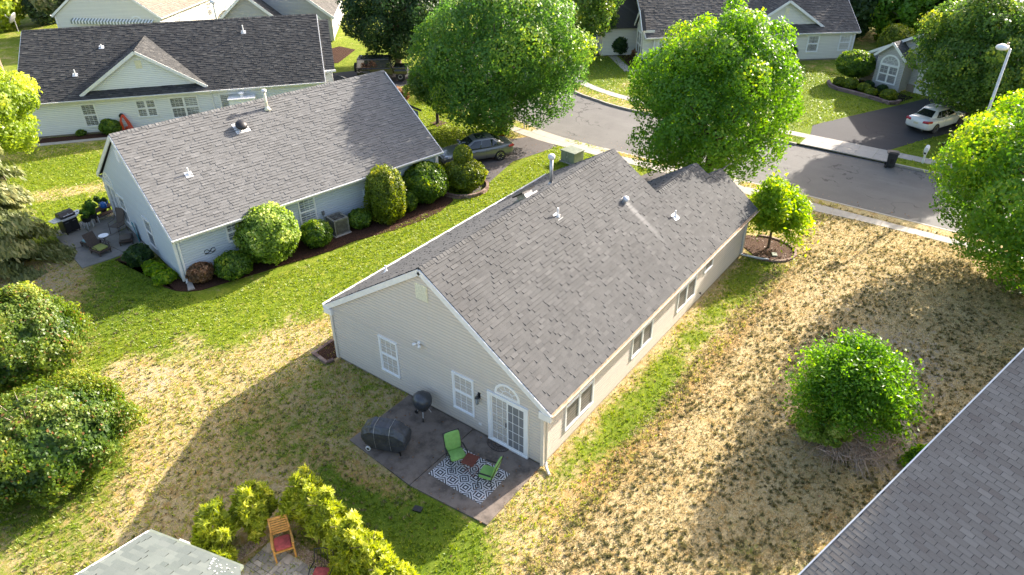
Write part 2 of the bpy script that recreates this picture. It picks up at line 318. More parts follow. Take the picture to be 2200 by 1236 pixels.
# ------------------------------------------------------------------ mesh helpers
class MB:
    def __init__(s): s.v = []; s.f = []; s.t = []; s.tone = 0.0
    def face(s, pts, tone=None):
        i = len(s.v); s.v.extend([tuple(p) for p in pts]); s.f.append(tuple(range(i, i+len(pts)))); s.t.append(s.tone if tone is None else tone)
    def idx(s, vs, fs):
        i = len(s.v); s.v.extend([tuple(p) for p in vs])
        for f in fs: s.f.append(tuple(i+k for k in f)); s.t.append(s.tone)
    def obox(s, c, ax, ay, az, hx, hy, hz):
        """oriented box, axes ax ay az, half sizes"""
        c = Vector(c); ax = Vector(ax)*hx; ay = Vector(ay)*hy; az = Vector(az)*hz
        P = [c+ax*i+ay*j+az*k for k in (-1, 1) for j in (-1, 1) for i in (-1, 1)]
        s.idx(P, [(0, 2, 3, 1), (4, 5, 7, 6), (0, 1, 5, 4), (2, 6, 7, 3), (0, 4, 6, 2), (1, 3, 7, 5)])
    def box(s, x0, y0, z0, x1, y1, z1):
        s.obox(((x0+x1)/2, (y0+y1)/2, (z0+z1)/2), (1, 0, 0), (0, 1, 0), (0, 0, 1), abs(x1-x0)/2, abs(y1-y0)/2, abs(z1-z0)/2)
    def beam(s, p0, p1, wd, ht, up=(0, 0, 1)):
        p0 = Vector(p0); p1 = Vector(p1); d = (p1-p0); L = d.length
        if L < 1e-6: return
        d /= L; up = Vector(up); sd = d.cross(up)
        if sd.length < 1e-4: sd = d.cross(Vector((1, 0, 0)))
        sd.normalize(); u2 = sd.cross(d)
        s.obox((p0+p1)/2, d, sd, u2, L/2, wd/2, ht/2)
    def tube(s, pts, rad, n=8, cap=True):
        pts = [Vector(p) for p in pts]; rings = []
        if not isinstance(rad, (list, tuple)): rad = [rad]*len(pts)
        base = len(s.v); prev = None
        for i, p in enumerate(pts):
            d = (pts[min(i+1, len(pts)-1)]-pts[max(i-1, 0)])
            if d.length < 1e-9: d = Vector((0, 0, 1))
            d.normalize()
            a = prev if prev is not None else (Vector((0, 0, 1)) if abs(d.z) < .9 else Vector((1, 0, 0)))
            a = (a-d*a.dot(d)); a = a.normalized() if a.length > 1e-6 else d.orthogonal().normalized()
            prev = a; b = d.cross(a)
            for k in range(n):
                t = 2*math.pi*k/n; s.v.append(tuple(p+(a*math.cos(t)+b*math.sin(t))*rad[i]))
        for i in range(len(pts)-1):
            for k in range(n):
                q = base+i*n; s.f.append((q+k, q+(k+1) % n, q+n+(k+1) % n, q+n+k)); s.t.append(s.tone)
        if cap:
            s.f.append(tuple(base+k for k in range(n))[::-1]); s.t.append(s.tone)
            q = base+(len(pts)-1)*n; s.f.append(tuple(q+k for k in range(n))); s.t.append(s.tone)
    def lathe(s, c, prof, n=16, ax=(0, 0, 1)):
        """prof: list of (radius, height)"""
        c = Vector(c); az = Vector(ax).normalized(); a = az.orthogonal().normalized(); b = az.cross(a); base = len(s.v)
        for r, h in prof:
            for k in range(n):
                t = 2*math.pi*k/n; s.v.append(tuple(c+az*h+(a*math.cos(t)+b*math.sin(t))*max(r, 1e-4)))
        for i in range(len(prof)-1):
            for k in range(n):
                q = base+i*n; s.f.append((q+k, q+(k+1) % n, q+n+(k+1) % n, q+n+k)); s.t.append(s.tone)
        s.f.append(tuple(base+k for k in range(n))[::-1]); s.t.append(s.tone)
        q = base+(len(prof)-1)*n; s.f.append(tuple(q+k for k in range(n))); s.t.append(s.tone)
    def prism(s, poly, z0, z1):
        n = len(poly); area = sum(poly[i][0]*poly[(i+1) % n][1]-poly[(i+1) % n][0]*poly[i][1] for i in range(n))
        if area < 0: poly = poly[::-1]
        vs = [(x, y, z0) for x, y in poly]+[(x, y, z1) for x, y in poly]
        s.idx(vs, [tuple(range(n, 2*n)), tuple(range(n))[::-1]]+[(i, (i+1) % n, n+(i+1) % n, n+i) for i in range(n)])
    def loft(s, rings, close=True, caps=True):
        base = len(s.v); n = len(rings[0])
        for r in rings: s.v.extend([tuple(p) for p in r])
        m = n if close else n-1
        for i in range(len(rings)-1):
            for k in range(m):
                q = base+i*n; s.f.append((q+k, q+(k+1) % n, q+n+(k+1) % n, q+n+k)); s.t.append(s.tone)
        if caps:
            s.f.append(tuple(base+k for k in range(n))[::-1]); s.t.append(s.tone)
            q = base+(len(rings)-1)*n; s.f.append(tuple(q+k for k in range(n))); s.t.append(s.tone)
    def mesh(s, name, mat, smooth=False):
        me = bpy.data.meshes.new(name); me.from_pydata(s.v, [], s.f)
        if mat: me.materials.append(MT[mat])
        if len(s.t):
            a = me.attributes.new('tone', 'FLOAT', 'FACE'); a.data.foreach_set('value', s.t)
        if smooth: me.polygons.foreach_set('use_smooth', [True]*len(me.polygons))
        me.update(); return me
    def obj(s, name, mat, parent=None, smooth=False, **k):
        o = bpy.data.objects.new(name, s.mesh(name, mat, smooth)); COL.objects.link(o); o.parent = parent
        o.color = (0, 0, 0, 1)
        for a, b in k.items(): o[a] = b
        return o
def bevel(o, wd=.01, seg=2):
    m = o.modifiers.new('edge', 'BEVEL'); m.width = wd; m.segments = seg; m.limit_method = 'ANGLE'; m.angle_limit = R(40); return o
def thing(name, label, cat, loc=(0, 0, 0), rz=0.0, group=None):
    o = bpy.data.objects.new(name, None); COL.objects.link(o); o.location = loc; o.rotation_euler = (0, 0, rz)
    o.empty_display_size = .3; o['label'] = label; o['category'] = cat
    if group: o['group'] = group
    return o
def dup(root, loc, rz, label, group=None):
    r = root.copy(); COL.objects.link(r); r.location = loc; r.rotation_euler = (0, 0, rz); r['label'] = label
    if group: r['group'] = group
    for ch in list(root.children):
        c = ch.copy(); COL.objects.link(c); c.parent = r
        for g in list(ch.children):
            d = g.copy(); COL.objects.link(d); d.parent = c
    return r
def structure(o): o['kind'] = 'structure'; return o

def bands(poly, w0, w1):
    """intervals of a polygon (u,w) on the band w0..w1: list of (ulo(w), uhi(w)) line functions"""
    wc = (w0+w1)/2; xs = []; n = len(poly)
    for i in range(n):
        a = poly[i]; b = poly[(i+1) % n]
        if (a[1] <= wc) != (b[1] <= wc):
            k = (b[0]-a[0])/(b[1]-a[1]); xs.append((a[0]+k*(wc-a[1]), k))
    xs.sort()
    return [((xs[i][0], xs[i][1]), (xs[i+1][0], xs[i+1][1])) for i in range(0, len(xs)-1, 2)], wc

def wall(parent, poly, O, S, nout, mat, course=.125, name='wall', z0=0.0):
    """clapboard wall. poly in (s, z); O origin, S direction, nout outward normal (local to parent)"""
    O = Vector(O); S = Vector(S).normalized(); nn = Vector(nout).normalized(); Z = Vector((0, 0, 1)); b = MB()
    zs = sorted({z0+course*i for i in range(int((max(p[1] for p in poly)-z0)/course)+2)} | {p[1] for p in poly})
    zs = [z for z in zs if min(p[1] for p in poly) <= z <= max(p[1] for p in poly)]
    flip = S.cross(Z).dot(nn) < 0
    for i in range(len(zs)-1):
        za, zb = zs[i], zs[i+1]
        if zb-za < 1e-4: continue
        iv, wc = bands(poly, za, zb); tn = random.random()
        fa = 1-((za-z0) % course)/course; fa = 1.0 if fa < .001 else fa
        fb = fa-(zb-za)/course
        oa, ob = .028*fa, .028*max(fb, 0)
        for (ul, kl), (uh, kh) in iv:
            def P(u, k, z, o): return O+S*(u+k*(z-wc))+Z*z+nn*o
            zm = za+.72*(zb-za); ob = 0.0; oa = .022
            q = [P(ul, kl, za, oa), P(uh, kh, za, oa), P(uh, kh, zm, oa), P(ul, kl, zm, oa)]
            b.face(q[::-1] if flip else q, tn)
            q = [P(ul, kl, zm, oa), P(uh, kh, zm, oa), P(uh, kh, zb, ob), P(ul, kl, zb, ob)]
            b.face(q[::-1] if flip else q, 1.5)  # recess toned darker to draw the lap's shade
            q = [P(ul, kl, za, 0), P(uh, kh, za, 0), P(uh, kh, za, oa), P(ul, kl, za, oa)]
            b.face(q[::-1] if flip else q, 3.0)  # lip toned near black, a painted shadow gap under the lap
    # backing
    o = b.obj(name, mat, parent)
    return o

SING = {}
def shingle_mesh(key, wd, ln, th, mat):
    k = (key, round(wd, 3), round(th, 3))
    if k not in SING:
        b = MB(); h0 = .001
        P = [(0, 0, 0), (wd, 0, 0), (wd, ln, 0), (0, ln, 0), (0, 0, th), (wd, 0, th), (wd, ln, h0+.002), (0, ln, h0+.002)]
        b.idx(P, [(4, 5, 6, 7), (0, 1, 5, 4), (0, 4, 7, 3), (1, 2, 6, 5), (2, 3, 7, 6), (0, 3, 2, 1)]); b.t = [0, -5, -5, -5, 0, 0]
        SING[k] = b.mesh('shingle', mat)
    return SING[k]

def shingles(house, planes, mat, exp=.143, mode='dim', singles=0, W2L=None, th=(.012, .028), tab=.305):
    """planes: list of (poly, O, U, W). Lays overlapping tabs; the `singles` that show largest become objects under `roof` parts"""
    stuff = MB(); cand = []
    Mw = W2L if W2L is not None else Matrix.Identity(4)
    widths = [.18, .22, .26, .30, .34]
    for pi, (poly, O, U, W) in enumerate(planes):
        O = Vector(O); U = Vector(U).normalized(); W = Vector(W).normalized(); N = U.cross(W).normalized()
        if N.z < 0: N = -N
        wmin = min(p[1] for p in poly); wmax = max(p[1] for p in poly); nrow = int((wmax-wmin)/exp)+1
        for r in range(nrow):
            w0 = wmin+r*exp; w1 = min(w0+exp*1.12, wmax)
            if w1-w0 < .03: continue
            iv, wc = bands(poly, w0, min(w0+exp, wmax))
            for (ul, kl), (uh, kh) in iv:
                if uh-ul < .03: continue
                u = ul-(tab*((r % 2)*.5+.1*math.sin(r)) if mode == 'tab' else random.random()*.2)
                first = True
                while u < uh:
                    wd = tab if mode == 'tab' else random.choice(widths)
                    if mode == 'tab': gap = .013; hh = .006+random.random()*.002; tone = min(max(random.gauss(.5, .2), .05), .95)
                    else:
                        gap = 0.0; hh = th[0] if random.random() < .45 else th[1]*(.8+.4*random.random()); tone = min(max(random.gauss(.5, .15), .08), .92)
                    a = max(u, ul); bb = min(u+wd-gap, uh)
                    if bb-a > .015:
                        L0 = (a <= ul+1e-6); H0 = (bb >= uh-1e-6)
                        def P(x, wv, h, lo): 
                            k = (kl if (lo and L0) else (kh if (not lo and H0) else 0)); return O+U*(x+k*(wv-wc))+W*wv+N*h
                        whole = (not L0) and (not H0) and w1 == w0+exp*1.12
                        rec = None
                        if whole and singles:
                            cw = Mw @ (O+U*(a+bb)/2+W*(w0+exp/2)); q = px_of(cw)
                            if q and -10 < q[0] < 2210 and -10 < q[1] < 1246:
                                facing = abs((Mw.to_3x3() @ N).dot((cw-CAM).normalized()))
                                rec = (wd*facing/(q[2]**2), O+U*a+W*w0, U, W, N, bb-a, hh, tone)
                        g = (P(a, w0, hh, 1), P(bb, w0, hh, 0), P(bb, w1, .002, 0), P(a, w1, .002, 1), P(a, w0, 0, 1), P(bb, w0, 0, 0), tone, P(bb, w1, 0, 0), P(a, w1, 0, 1))
                        cand.append((rec[0] if rec else -1, rec, g))
                    u += wd
    cand.sort(key=lambda c: -c[0])
    cnt = 0
    roof = [o for o in house.children if o.name.split('.')[0] == 'roof'][0]
    for sc, rec, g in cand:
        if rec and cnt < singles:
            cnt += 1; _, P0, U, W, N, wd, hh, tone = rec
            o = bpy.data.objects.new('shingle', shingle_mesh(mat, wd, exp*1.12, round(hh*500)/500, mat)); COL.objects.link(o); o.parent = roof
            o.matrix_local = Matrix(((U.x, W.x, N.x, P0.x), (U.y, W.y, N.y, P0.y), (U.z, W.z, N.z, P0.z), (0, 0, 0, 1)))
            o.color = (tone, 0, 0, 1)
            continue
        a, b, c, d, e, f, tone, c0, d0 = g
        stuff.face((a, b, c, d), tone); stuff.face((e, f, b, a), -.6)  # butt face toned dark, a painted shadow line below each tab
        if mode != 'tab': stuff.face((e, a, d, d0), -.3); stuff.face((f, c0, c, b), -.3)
    stuff.obj('shingle_field', mat, house, kind='stuff')

def deck(house, polys, mat='deck', th=.10, name='roof'):
    """solid roof boards under the shingles"""
    b = MB()
    for pts in polys:
        pts = [Vector(p) for p in pts]; n = (pts[1]-pts[0]).cross(pts[2]-pts[0]).normalized()
        if n.z < 0: n = -n
        lo = [p-n*th for p in pts]; k = len(pts); top = [p-n*.002 for p in pts]
        b.idx(top+lo, [tuple(range(k)), tuple(range(k, 2*k))[::-1]]+[(i, k+i, k+(i+1) % k, (i+1) % k) for i in range(k)])
    return b.obj(name, mat, house)

def ridge_caps(house, segs, mat, step=.16, wd=.15, name='ridge_cap'):
    b = MB()
    for p0, p1, n1, n2 in segs:   # n1,n2: downslope directions either side
        p0 = Vector(p0); p1 = Vector(p1); L = (p1-p0).length; d = (p1-p0)/L; n1 = Vector(n1).normalized(); n2 = Vector(n2).normalized(); k = int(L/step)
        for i in range(k):
            q = p0+d*(i*step); e = q+d*(step*1.6); h = Vector((0, 0, .03+random.random()*.012)); h2 = Vector((0, 0, .015)); tn = random.random()
            b.face([q+h, q+n1*wd+h, e+n1*wd+h2, e+h2], tn); b.face([q+h, e+h2, e+n2*wd+h2, q+n2*wd+h], tn)
            b.face([q+n1*wd, q+n1*wd+h, q+h, q], tn); b.face([q, q+h, q+n2*wd+h, q+n2*wd], tn)
            b.face([q+n1*wd+h, q+n1*wd-h2, e+n1*wd-h2, e+n1*wd+h2], tn)
    return b.obj(name, mat, house, kind='stuff')

def window(parent, O, S, nout, w, h, cols=3, rows=2, upper=.5, trim=.07, lower_grid=False, double=False, blind='blind', lowglass='glass', upglass='glass', mat='vinyl', name='window'):
    """sash window on a wall. O = lower left corner of the casing, outer size w x h"""
    O = Vector(O); S = Vector(S).normalized(); n = Vector(nout).normalized(); Z = Vector((0, 0, 1)); D = .055
    if blind != 'blind': lowglass = 'glass_deep' if lowglass == 'glass' else lowglass; upglass = 'glass_deep' if upglass == 'glass' else upglass
    def bx(b, s0, z0, s1, z1, d0, d1): b.obox(O+S*(s0+s1)/2+Z*(z0+z1)/2+n*(d0+d1)/2, S, Z, n, (s1-s0)/2, (z1-z0)/2, (d1-d0)/2)
    f = MB()
    bx(f, 0, 0, w, trim*.8, 0, D+.015); bx(f, 0, h-trim*1.3, w, h, 0, D+.01); bx(f, 0, trim*.8, trim, h-trim*1.3, 0, D); bx(f, w-trim, trim*.8, w, h-trim*1.3, 0, D)
    units = [(trim, w-trim)]
    if double:
        m = w/2; bx(f, m-.045, trim*.8, m+.045, h-trim*1.3, 0, D); units = [(trim, m-.045), (m+.045, w-trim)]
    fo = f.obj(name, mat, parent)
    z0, z1 = trim*.8, h-trim*1.3; zm = z0+(z1-z0)*(1-upper)
    for a, c in units:
        g = MB()
        if upper < 1:
            bx(g, a, zm-.02, c, zm+.03, .012, D-.006)
        r = .03
        for (lo, hi) in ([(z0, zm-.02), (zm+.03, z1)] if upper < 1 else [(z0, z1)]):
            bx(g, a, lo, a+r, hi, .012, .034); bx(g, c-r, lo, c, hi, .012, .034); bx(g, a+r, lo, c-r, lo+r, .012, .034); bx(g, a+r, hi-r, c-r, hi, .012, .034)
        g.obj('sash', mat, fo)
        gr = MB()
        def grid(lo, hi):
            for i in range(1, cols): x = a+r+(c-a-2*r)*i/cols; bx(gr, x-.009, lo+r, x+.009, hi-r, .024, .03)
            for j in range(1, rows): z = lo+(hi-lo)*j/rows; bx(gr, a+r, z-.009, c-r, z+.009, .0241, .0301)
        if upper < 1:
            grid(zm+.03, z1)
            if lower_grid: grid(z0, zm-.02)
        else: grid(z0, z1)
        if gr.v: gr.obj('grille', mat, fo)
        for (lo, hi, gm) in ([(z0, zm-.02, lowglass), (zm+.03, z1, upglass)] if upper < 1 else [(z0, z1, upglass)]):
            p = MB(); bx(p, a+r*.8, lo+r*.8, c-r*.8, hi-r*.8, .018, .022); p.obj('pane', gm, fo)
        p = MB(); bx(p, a+.01, z0+.01, c-.01, z1-.01, .004, .009); p.obj('blind', blind, fo)
    return fo

def arch_window(parent, O, S, nout, w, h, spokes=4, mat='vinyl', blind='blind', glass='glass'):
    """half round light; O = centre of its base"""
    O = Vector(O); S = Vector(S).normalized(); n = Vector(nout).normalized(); Z = Vector((0, 0, 1)); N = 20
    def E(a, k, d): return O+S*math.cos(a)*w/2*k+Z*math.sin(a)*h*k+n*d
    f = MB(); tk = .11
    A = [math.pi*i/N for i in range(N+1)]
    f.loft([[E(a, 1, 0), E(a, 1, .045), E(a, 1-tk*1.6, .045), E(a, 1-tk*1.6, 0)] for a in A])
    f.obox(O+n*.022-Z*.02, S, Z, n, w/2, .03, .0215)
    fo = f.obj('arch_window', mat, parent)
    p = MB(); p.face([E(a, .84, .02) for a in A]); p.obj('pane', glass, fo)
    p = MB(); p.face([E(a, .84, .006) for a in A]); p.obj('blind', blind, fo)
    g = MB(); g.tube([E(a, .42, .026) for a in A], .011, 4)
    for i in range(1, spokes): a = math.pi*i/spokes; g.beam(E(a, .42, .026), E(a, .85, .026), .018, .012, n)
    g.obj('grille', mat, fo)
    return fo

def pipe_vent(parent, x, y, z, h=.32, r=.04, mat='trim', name='vent_pipe', tilt=None):
    b = MB(); b.tube([(x, y, z-.1), (x, y, z+h)], r, 10); b.lathe((x, y, z-.06), [(.11, 0), (.07, .09), (r+.006, .16)], 12)
    t = tilt or (0, 0, 1); n = Vector(t).normalized(); a = n.cross(Vector((1, 0, 0))).normalized(); c = a.cross(n)
    b.obox(Vector((x, y, z))+n*.005, c, a, n, .17, .16, .015)
    return b.obj(name, mat, parent)

# ------------------------------------------------------------------ ground, road, pavements
def interp(pl, y): return np.interp(y, [p[1] for p in pl], [p[0] for p in pl])
KERB_N = [(25.75, -70), (25.78, -2), (25.75, 0), (25.4, 9.8), (25.35, 12.5), (25.5, 16), (25.95, 18.4), (26.6, 21), (28.3, 25), (31, 30), (35.5, 35.5), (42, 40), (60, 46)]
KERB_F = [(33.75, -70), (33.7, -2), (33.65, 2.3), (33.45, 15), (33.62, 16.7), (34.1, 18.4), (34.5, 20), (36, 23), (38.7, 26.5), (42.5, 30), (48, 33), (64, 37), (90, 42)]

BL = []   # blobs: x, y, rx, ry, rot(deg), green, bare, deep, weight
def blob(x, y, rx, ry, rot, g, b=0.0, d=0.0, w=1.0): BL.append((x, y, rx, ry, rot, g, b, d, w))
# strip between the two houses
blob(14, 13.5, 13, 3.4, -8, .92); blob(6, 14.5, 5.5, 3.2, -12, .72); blob(0, 16, 4.5, 3.0, -20, .72); blob(-3.2, 17, 3.2, 2.6, -10, .74, 0, .1)
blob(2.0, 11.4, 4.2, 1.0, -2, .12, .05); blob(-1.5, 12.4, 2.4, 1.3, 10, .25, .05); blob(7.5, 10.5, 3, .6, 0, .3)
blob(-4.8, 14.3, 1.3, 1.0, 20, .15, .55); blob(-5.3, 15.9, .9, .7, 0, .2, .5); blob(-3.0, 15.4, .8, .5, 40, .4, .5)
blob(-4.8, 12.0, 2.6, 1.6, 40, .33, .05); blob(-7.2, 9.6, 2.6, 1.5, 42, .1, .2); blob(-8.8, 9.0, 2.2, 1.4, 40, .2, .05)
blob(-4.6, 21.6, 2.0, 2.6, 10, .55, .15, .7); blob(-2.6, 20.0, 2.4, 2.4, 0, .9, 0, .7); blob(-1.9, 22.2, 1.2, 2.2, 0, .75, 0, .6)
blob(-5.0, 24.0, 1.8, 3.0, 8, .2, .55, .3); blob(-3.6, 25.5, .9, 2.6, 10, .3, .45, .3); blob(-7.0, 21, 1.7, 2.2, 0, .1, .6, .2)
# back lawn behind the beige house
blob(-6.0, 8.0, 3.4, 3.4, 30, .38, .12, .5); blob(-4.6, 7.8, 2.2, 2.6, 0, .48, 0, .6); blob(-2.0, 8.6, 1.6, 1.6, 0, .42, 0, .3)
blob(-4.2, 3.6, 1.0, 3.6, -4, .80, 0, .75); blob(-3.5, 5.2, .5, 2.2, 0, .3); blob(-5.2, 2.0, 1.2, 2.4, 0, .70, 0, .8); blob(-6.2, 6.4, 1.2, 1.3, 0, .1, .6)
blob(-5.0, 0.2, 1.6, 1.3, 0, .8, 0, .4); blob(-6.8, -1.5, 3, 1.8, 0, .3)
blob(-9.4, 11.4, 1.8, 1.9, 30, .70, 0, .5); blob(-10.6, 9.0, 1.2, 1.6, 30, .55, 0, .2); blob(-10.5, 6.4, 1.4, 1.4, 0, .1, .1)
# side lot right of the beige house
blob(9, -5.5, 15, 4.6, 0, .17, .22); blob(8.2, -1.0, 9.0, .50, -.5, .68, 0, .1); blob(4.5, -1.4, 2.6, .6, 0, .9, 0, .4); blob(15.6, -1.6, 3.0, 1.0, 0, .74, 0, .5)
blob(3.5, -2.6, 6, .55, -1, .30); blob(17.5, -5.2, 4.5, 2.6, -15, .12, .55); blob(12.5, -7.5, 3.2, 2.6, 0, .06, .72); blob(8.0, -8.3, 2.2, 1.4, 0, .03, .85)
blob(3.0, -6.6, 2.6, 1.8, 0, .25, .42); blob(1.0, -7.0, 1.6, 1.0, 0, .55, .1); blob(21.5, -4.5, 2.4, 4.5, 0, .15, .3); blob(22, 1.0, 2.0, 1.5, 0, .5)
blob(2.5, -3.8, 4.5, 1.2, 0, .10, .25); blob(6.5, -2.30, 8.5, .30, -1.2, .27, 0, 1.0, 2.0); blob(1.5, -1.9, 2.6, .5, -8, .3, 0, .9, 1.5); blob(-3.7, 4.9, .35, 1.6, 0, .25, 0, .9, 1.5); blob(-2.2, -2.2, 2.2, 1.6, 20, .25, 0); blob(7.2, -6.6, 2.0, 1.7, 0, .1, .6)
# left back lawns
blob(-1.5, 36, 6.5, 4.8, -20, .82); blob(1.6, 38.9, 4.5, 1.2, -38, .85, 0, .2); blob(0.2, 35.1, 4.6, .9, -28, .15); blob(-1, 31.8, 3.2, 2.0, 0, .75)
blob(-6, 34, 4, 5, 0, .6); blob(20, 22, 4.5, 5.5, 0, .80); blob(22.3, 18.6, 2.2, 1.0, -10, .38); blob(24.6, 18.0, .8, 1.5, 0, .25); blob(19.5, 29, 5, 5, 0, .85)
blob(28, 41, 9, 6, 0, .8); blob(40, 50, 20, 12, 0, .7); blob(10, 70, 25, 20, 0, .65)
blob(20, 12.5, 3.0, 1.6, 0, .9); blob(25.0, 10, .5, 3.4, 0, .1)
# far side
blob(42, 5, 8, 8, 0, .95, 0, .35); blob(39.5, 1.8, 3, 3, 0, .95, 0, .2); blob(41.5, 20, 4, 3.5, 0, .95, 0, .9); blob(39.0, 17.0, 2.2, 3.4, -20, .45); blob(37.2, 15.4, 1.2, 2.4, 0, .8)
blob(48, 7, 3.0, 4, 0, .72, 0, .5); blob(39, -6, 4, 2.2, 0, .92, 0, .4); blob(34.4, 17, .6, 5, 0, .5); blob(34.3, -5, .5, 3, 0, .9); blob(60, 0, 14, 12, 0, .6, 0, .6); blob(25.4, -3.5, .4, 5, 0, .15, .1)
def zones(x, y):
    g = np.full(x.shape, .45); b = np.zeros(x.shape); d = np.zeros(x.shape); 
    W = np.full(x.shape, .12); G = g*W; B = b*W; D = d*W
    for (cx, cy, rx, ry, rot, gg, bb, dd, ww) in BL:
        c, s = math.cos(R(rot)), math.sin(R(rot)); u = ((x-cx)*c+(y-cy)*s)/rx; v = (-(x-cx)*s+(y-cy)*c)/ry
        r2 = u*u+v*v; k = ww*np.exp(-np.maximum(r2-.25, 0)*1.6)/(.25*min(rx*ry, 12)**.5)
        k = np.where(r2 > 5, 0, k)
        W += k; G += gg*k; B += bb*k; D += dd*k
    return G/W, B/W, D/W

def grid_mesh(name, X, Y, Z):
    ny, nx = X.shape; v = np.stack([X, Y, Z], -1).reshape(-1, 3)
    i = np.arange((ny-1)*(nx-1)); r, c = divmod(i, nx-1); q = r*nx+c
    f = np.stack([q, q+1, q+nx+1, q+nx], -1)
    me = bpy.data.meshes.new(name); me.vertices.add(len(v)); me.vertices.foreach_set('co', v.ravel().astype(np.float32))
    me.loops.add(f.size); me.polygons.add(len(f)); me.loops.foreach_set('vertex_index', f.ravel().astype(np.int32))
    me.polygons.foreach_set('loop_start', np.arange(0, f.size, 4, dtype=np.int32)); me.update(calc_edges=True); me.validate()
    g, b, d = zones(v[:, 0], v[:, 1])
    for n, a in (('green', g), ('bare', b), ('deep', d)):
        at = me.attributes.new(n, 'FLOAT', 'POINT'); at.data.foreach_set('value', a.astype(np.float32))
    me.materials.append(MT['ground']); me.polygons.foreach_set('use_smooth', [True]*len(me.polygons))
    o = bpy.data.objects.new(name, me); COL.objects.link(o); o['kind'] = 'structure'; return o

def lawn():
    ys = np.concatenate([np.arange(-40, -14, 2), np.arange(-14, 46.01, .3)])
    # near lawn: from x=-60 to the near kerb
    us = np.concatenate([np.linspace(0, .40, 12)[:-1], np.linspace(.40, 1, 180)])
    kx = interp(KERB_N, ys)+.01
    X = -60+(kx[:, None]+60)*us[None, :]; Y = np.repeat(ys[:, None], len(us), 1)
    Z = np.zeros_like(X)
    grid_mesh('lawn', X, Y, Z)
    ys2 = np.concatenate([np.arange(46, 100, 3.0), [100, 130]]); us2 = np.linspace(0, 1, 70)
    X = -60+180*us2[None, :]+0*ys2[:, None]; Y = np.repeat(ys2[:, None], 70, 1); grid_mesh('lawn', X, Y, np.zeros_like(X))
    ys3 = np.concatenate([np.arange(-70, -14, 4), np.arange(-14, 38, .4), [38]]); kx = interp(KERB_F, ys3)-.01
    us3 = np.concatenate([np.linspace(0, .35, 80), np.linspace(.35, 1, 25)[1:]])
    X = kx[:, None]+(130-kx[:, None])*us3[None, :]; Y = np.repeat(ys3[:, None], len(us3), 1); grid_mesh('lawn', X, Y, np.zeros_like(X))
    X, Y = np.meshgrid(np.linspace(-400, 600, 40), np.linspace(-400, 600, 40)); grid_mesh('terrain', X, Y, np.full_like(X, -.30))
    # far side behind the bend
    b = MB(); b.face([(60, 38, -.002), (130, 38, -.002), (130, 46, -.002), (60, 46, -.002)])
lawn()

def sheet(name, poly, z, mat, th=.03):
    b = MB(); b.prism(poly, z-th, z); o = b.obj(name, mat); o['kind'] = 'structure'; return o
yy = [-70, -20, -8, -2, 0, 6, 9.8, 12.5, 14, 16, 17.2, 18.4, 19.7, 21, 23, 25, 27.5, 30, 33, 35.5, 38, 40, 43, 46]
near = [(float(interp(KERB_N, y))+.0, y) for y in yy]; far = [(float(interp(KERB_F, y)), y) for y in yy if y <= 42]
road = sheet('road', near+[(90, 46)]+far[::-1], -.12, 'asphalt', .05)

def kerb(pl, side, ymin, ymax, gaps, name='kerb', piece=.9, mat='walk', label=None):
    """kerb stones along a polyline, each a block of its own near the camera"""
    par = MB(); par.box(0, 0, -.3, .01, .01, -.29); root = par.obj(name, mat); root['kind'] = 'structure'
    y = ymin; cache = {}
    while y < ymax:
        y1 = y+piece
        if not any(a-.05 < (y+y1)/2 < c+.05 for a, c in gaps):
            x0 = float(interp(pl, y)); x1 = float(interp(pl, y1)); b = MB()
            L = math.hypot(x1-x0, y1-y); ang = math.atan2(x1-x0, y1-y)
            key = round(L, 1)
            if key not in cache:
                b.box(-.07, 0, -.16, .07, L-.012, .012); cache[key] = b.mesh('kerb_stone', mat)
            o = bpy.data.objects.new('kerb_stone', cache[key]); COL.objects.link(o); o.parent = root
            o.location = (x0+side*.07, y, 0); o.rotation_euler = (0, 0, -ang)
        y = y1
kerb(KERB_N, 1, -14, 3.2, []); kerb(KERB_N, 1, 18.2, 30, [])
kerb(KERB_N, 1, 8.0, 12.2, [])
kerb(KERB_F, -1, -14, -3.3, []); kerb(KERB_F, -1, 2.6, 27, [])

def slab_strip(name, inner, outer, y0, y1, step, mat='walk', z=.018, seam=.014, cross=1):
    """pavement of separate slabs between two polylines x(y)"""
    par = MB(); par.box(0, 0, -.3, .01, .01, -.29); root = par.obj(name, mat); root['kind'] = 'structure'
    y = y0
    while y < y1-1e-6:
        ye = min(y+step, y1)
        for c in range(cross):
            def X(yv, k):
                a = float(interp(inner, yv)); d = float(interp(outer, yv)); return a+(d-a)*k
            k0, k1 = c/cross, (c+1)/cross; s = seam/2
            b = MB(); b.prism([(X(y+s, k0)+s, y+s), (X(y+s, k1)-s, y+s), (X(ye-s, k1)-s, ye-s), (X(ye-s, k0)+s, ye-s)], -.05, z+random.uniform(-.003, .003))
            b.obj('slab', mat, root)
        y = ye
    return root
WI = [(24.35, -20), (24.3, -4), (24.04, -1.1), (24.0, 3), (24.05, 12.3), (24.1, 14), (24.03, 16.2), (24.2, 17.8), (24.5, 19.3), (25.6, 23), (28.5, 29.5), (33, 36)]
WO = [(24.95, -20), (25.0, -4), (25.08, -.8), (24.95, 3), (24.95, 9), (24.8, 12.1), (24.95, 13), (25.0, 16), (25.15, 18), (25.35, 19.9), (26.6, 23.2), (29.4, 29), (34, 35.4)]
slab_strip('near_sidewalk', WI, WO, -16, 12.0, 1.25); slab_strip('near_sidewalk', WI, WO, 18.2, 36, 1.25)
slab_strip('driveway_apron', WI, [(25.45, 12), (25.38, 12.5), (25.5, 16), (25.85, 18.2)], 12.0, 18.2, 1.24, cross=2)
slab_strip('driveway_apron', [(24.95, 3.2), (24.95, 8)], [(25.6, 3.2), (25.45, 8)], 3.2, 8.0, 1.2)
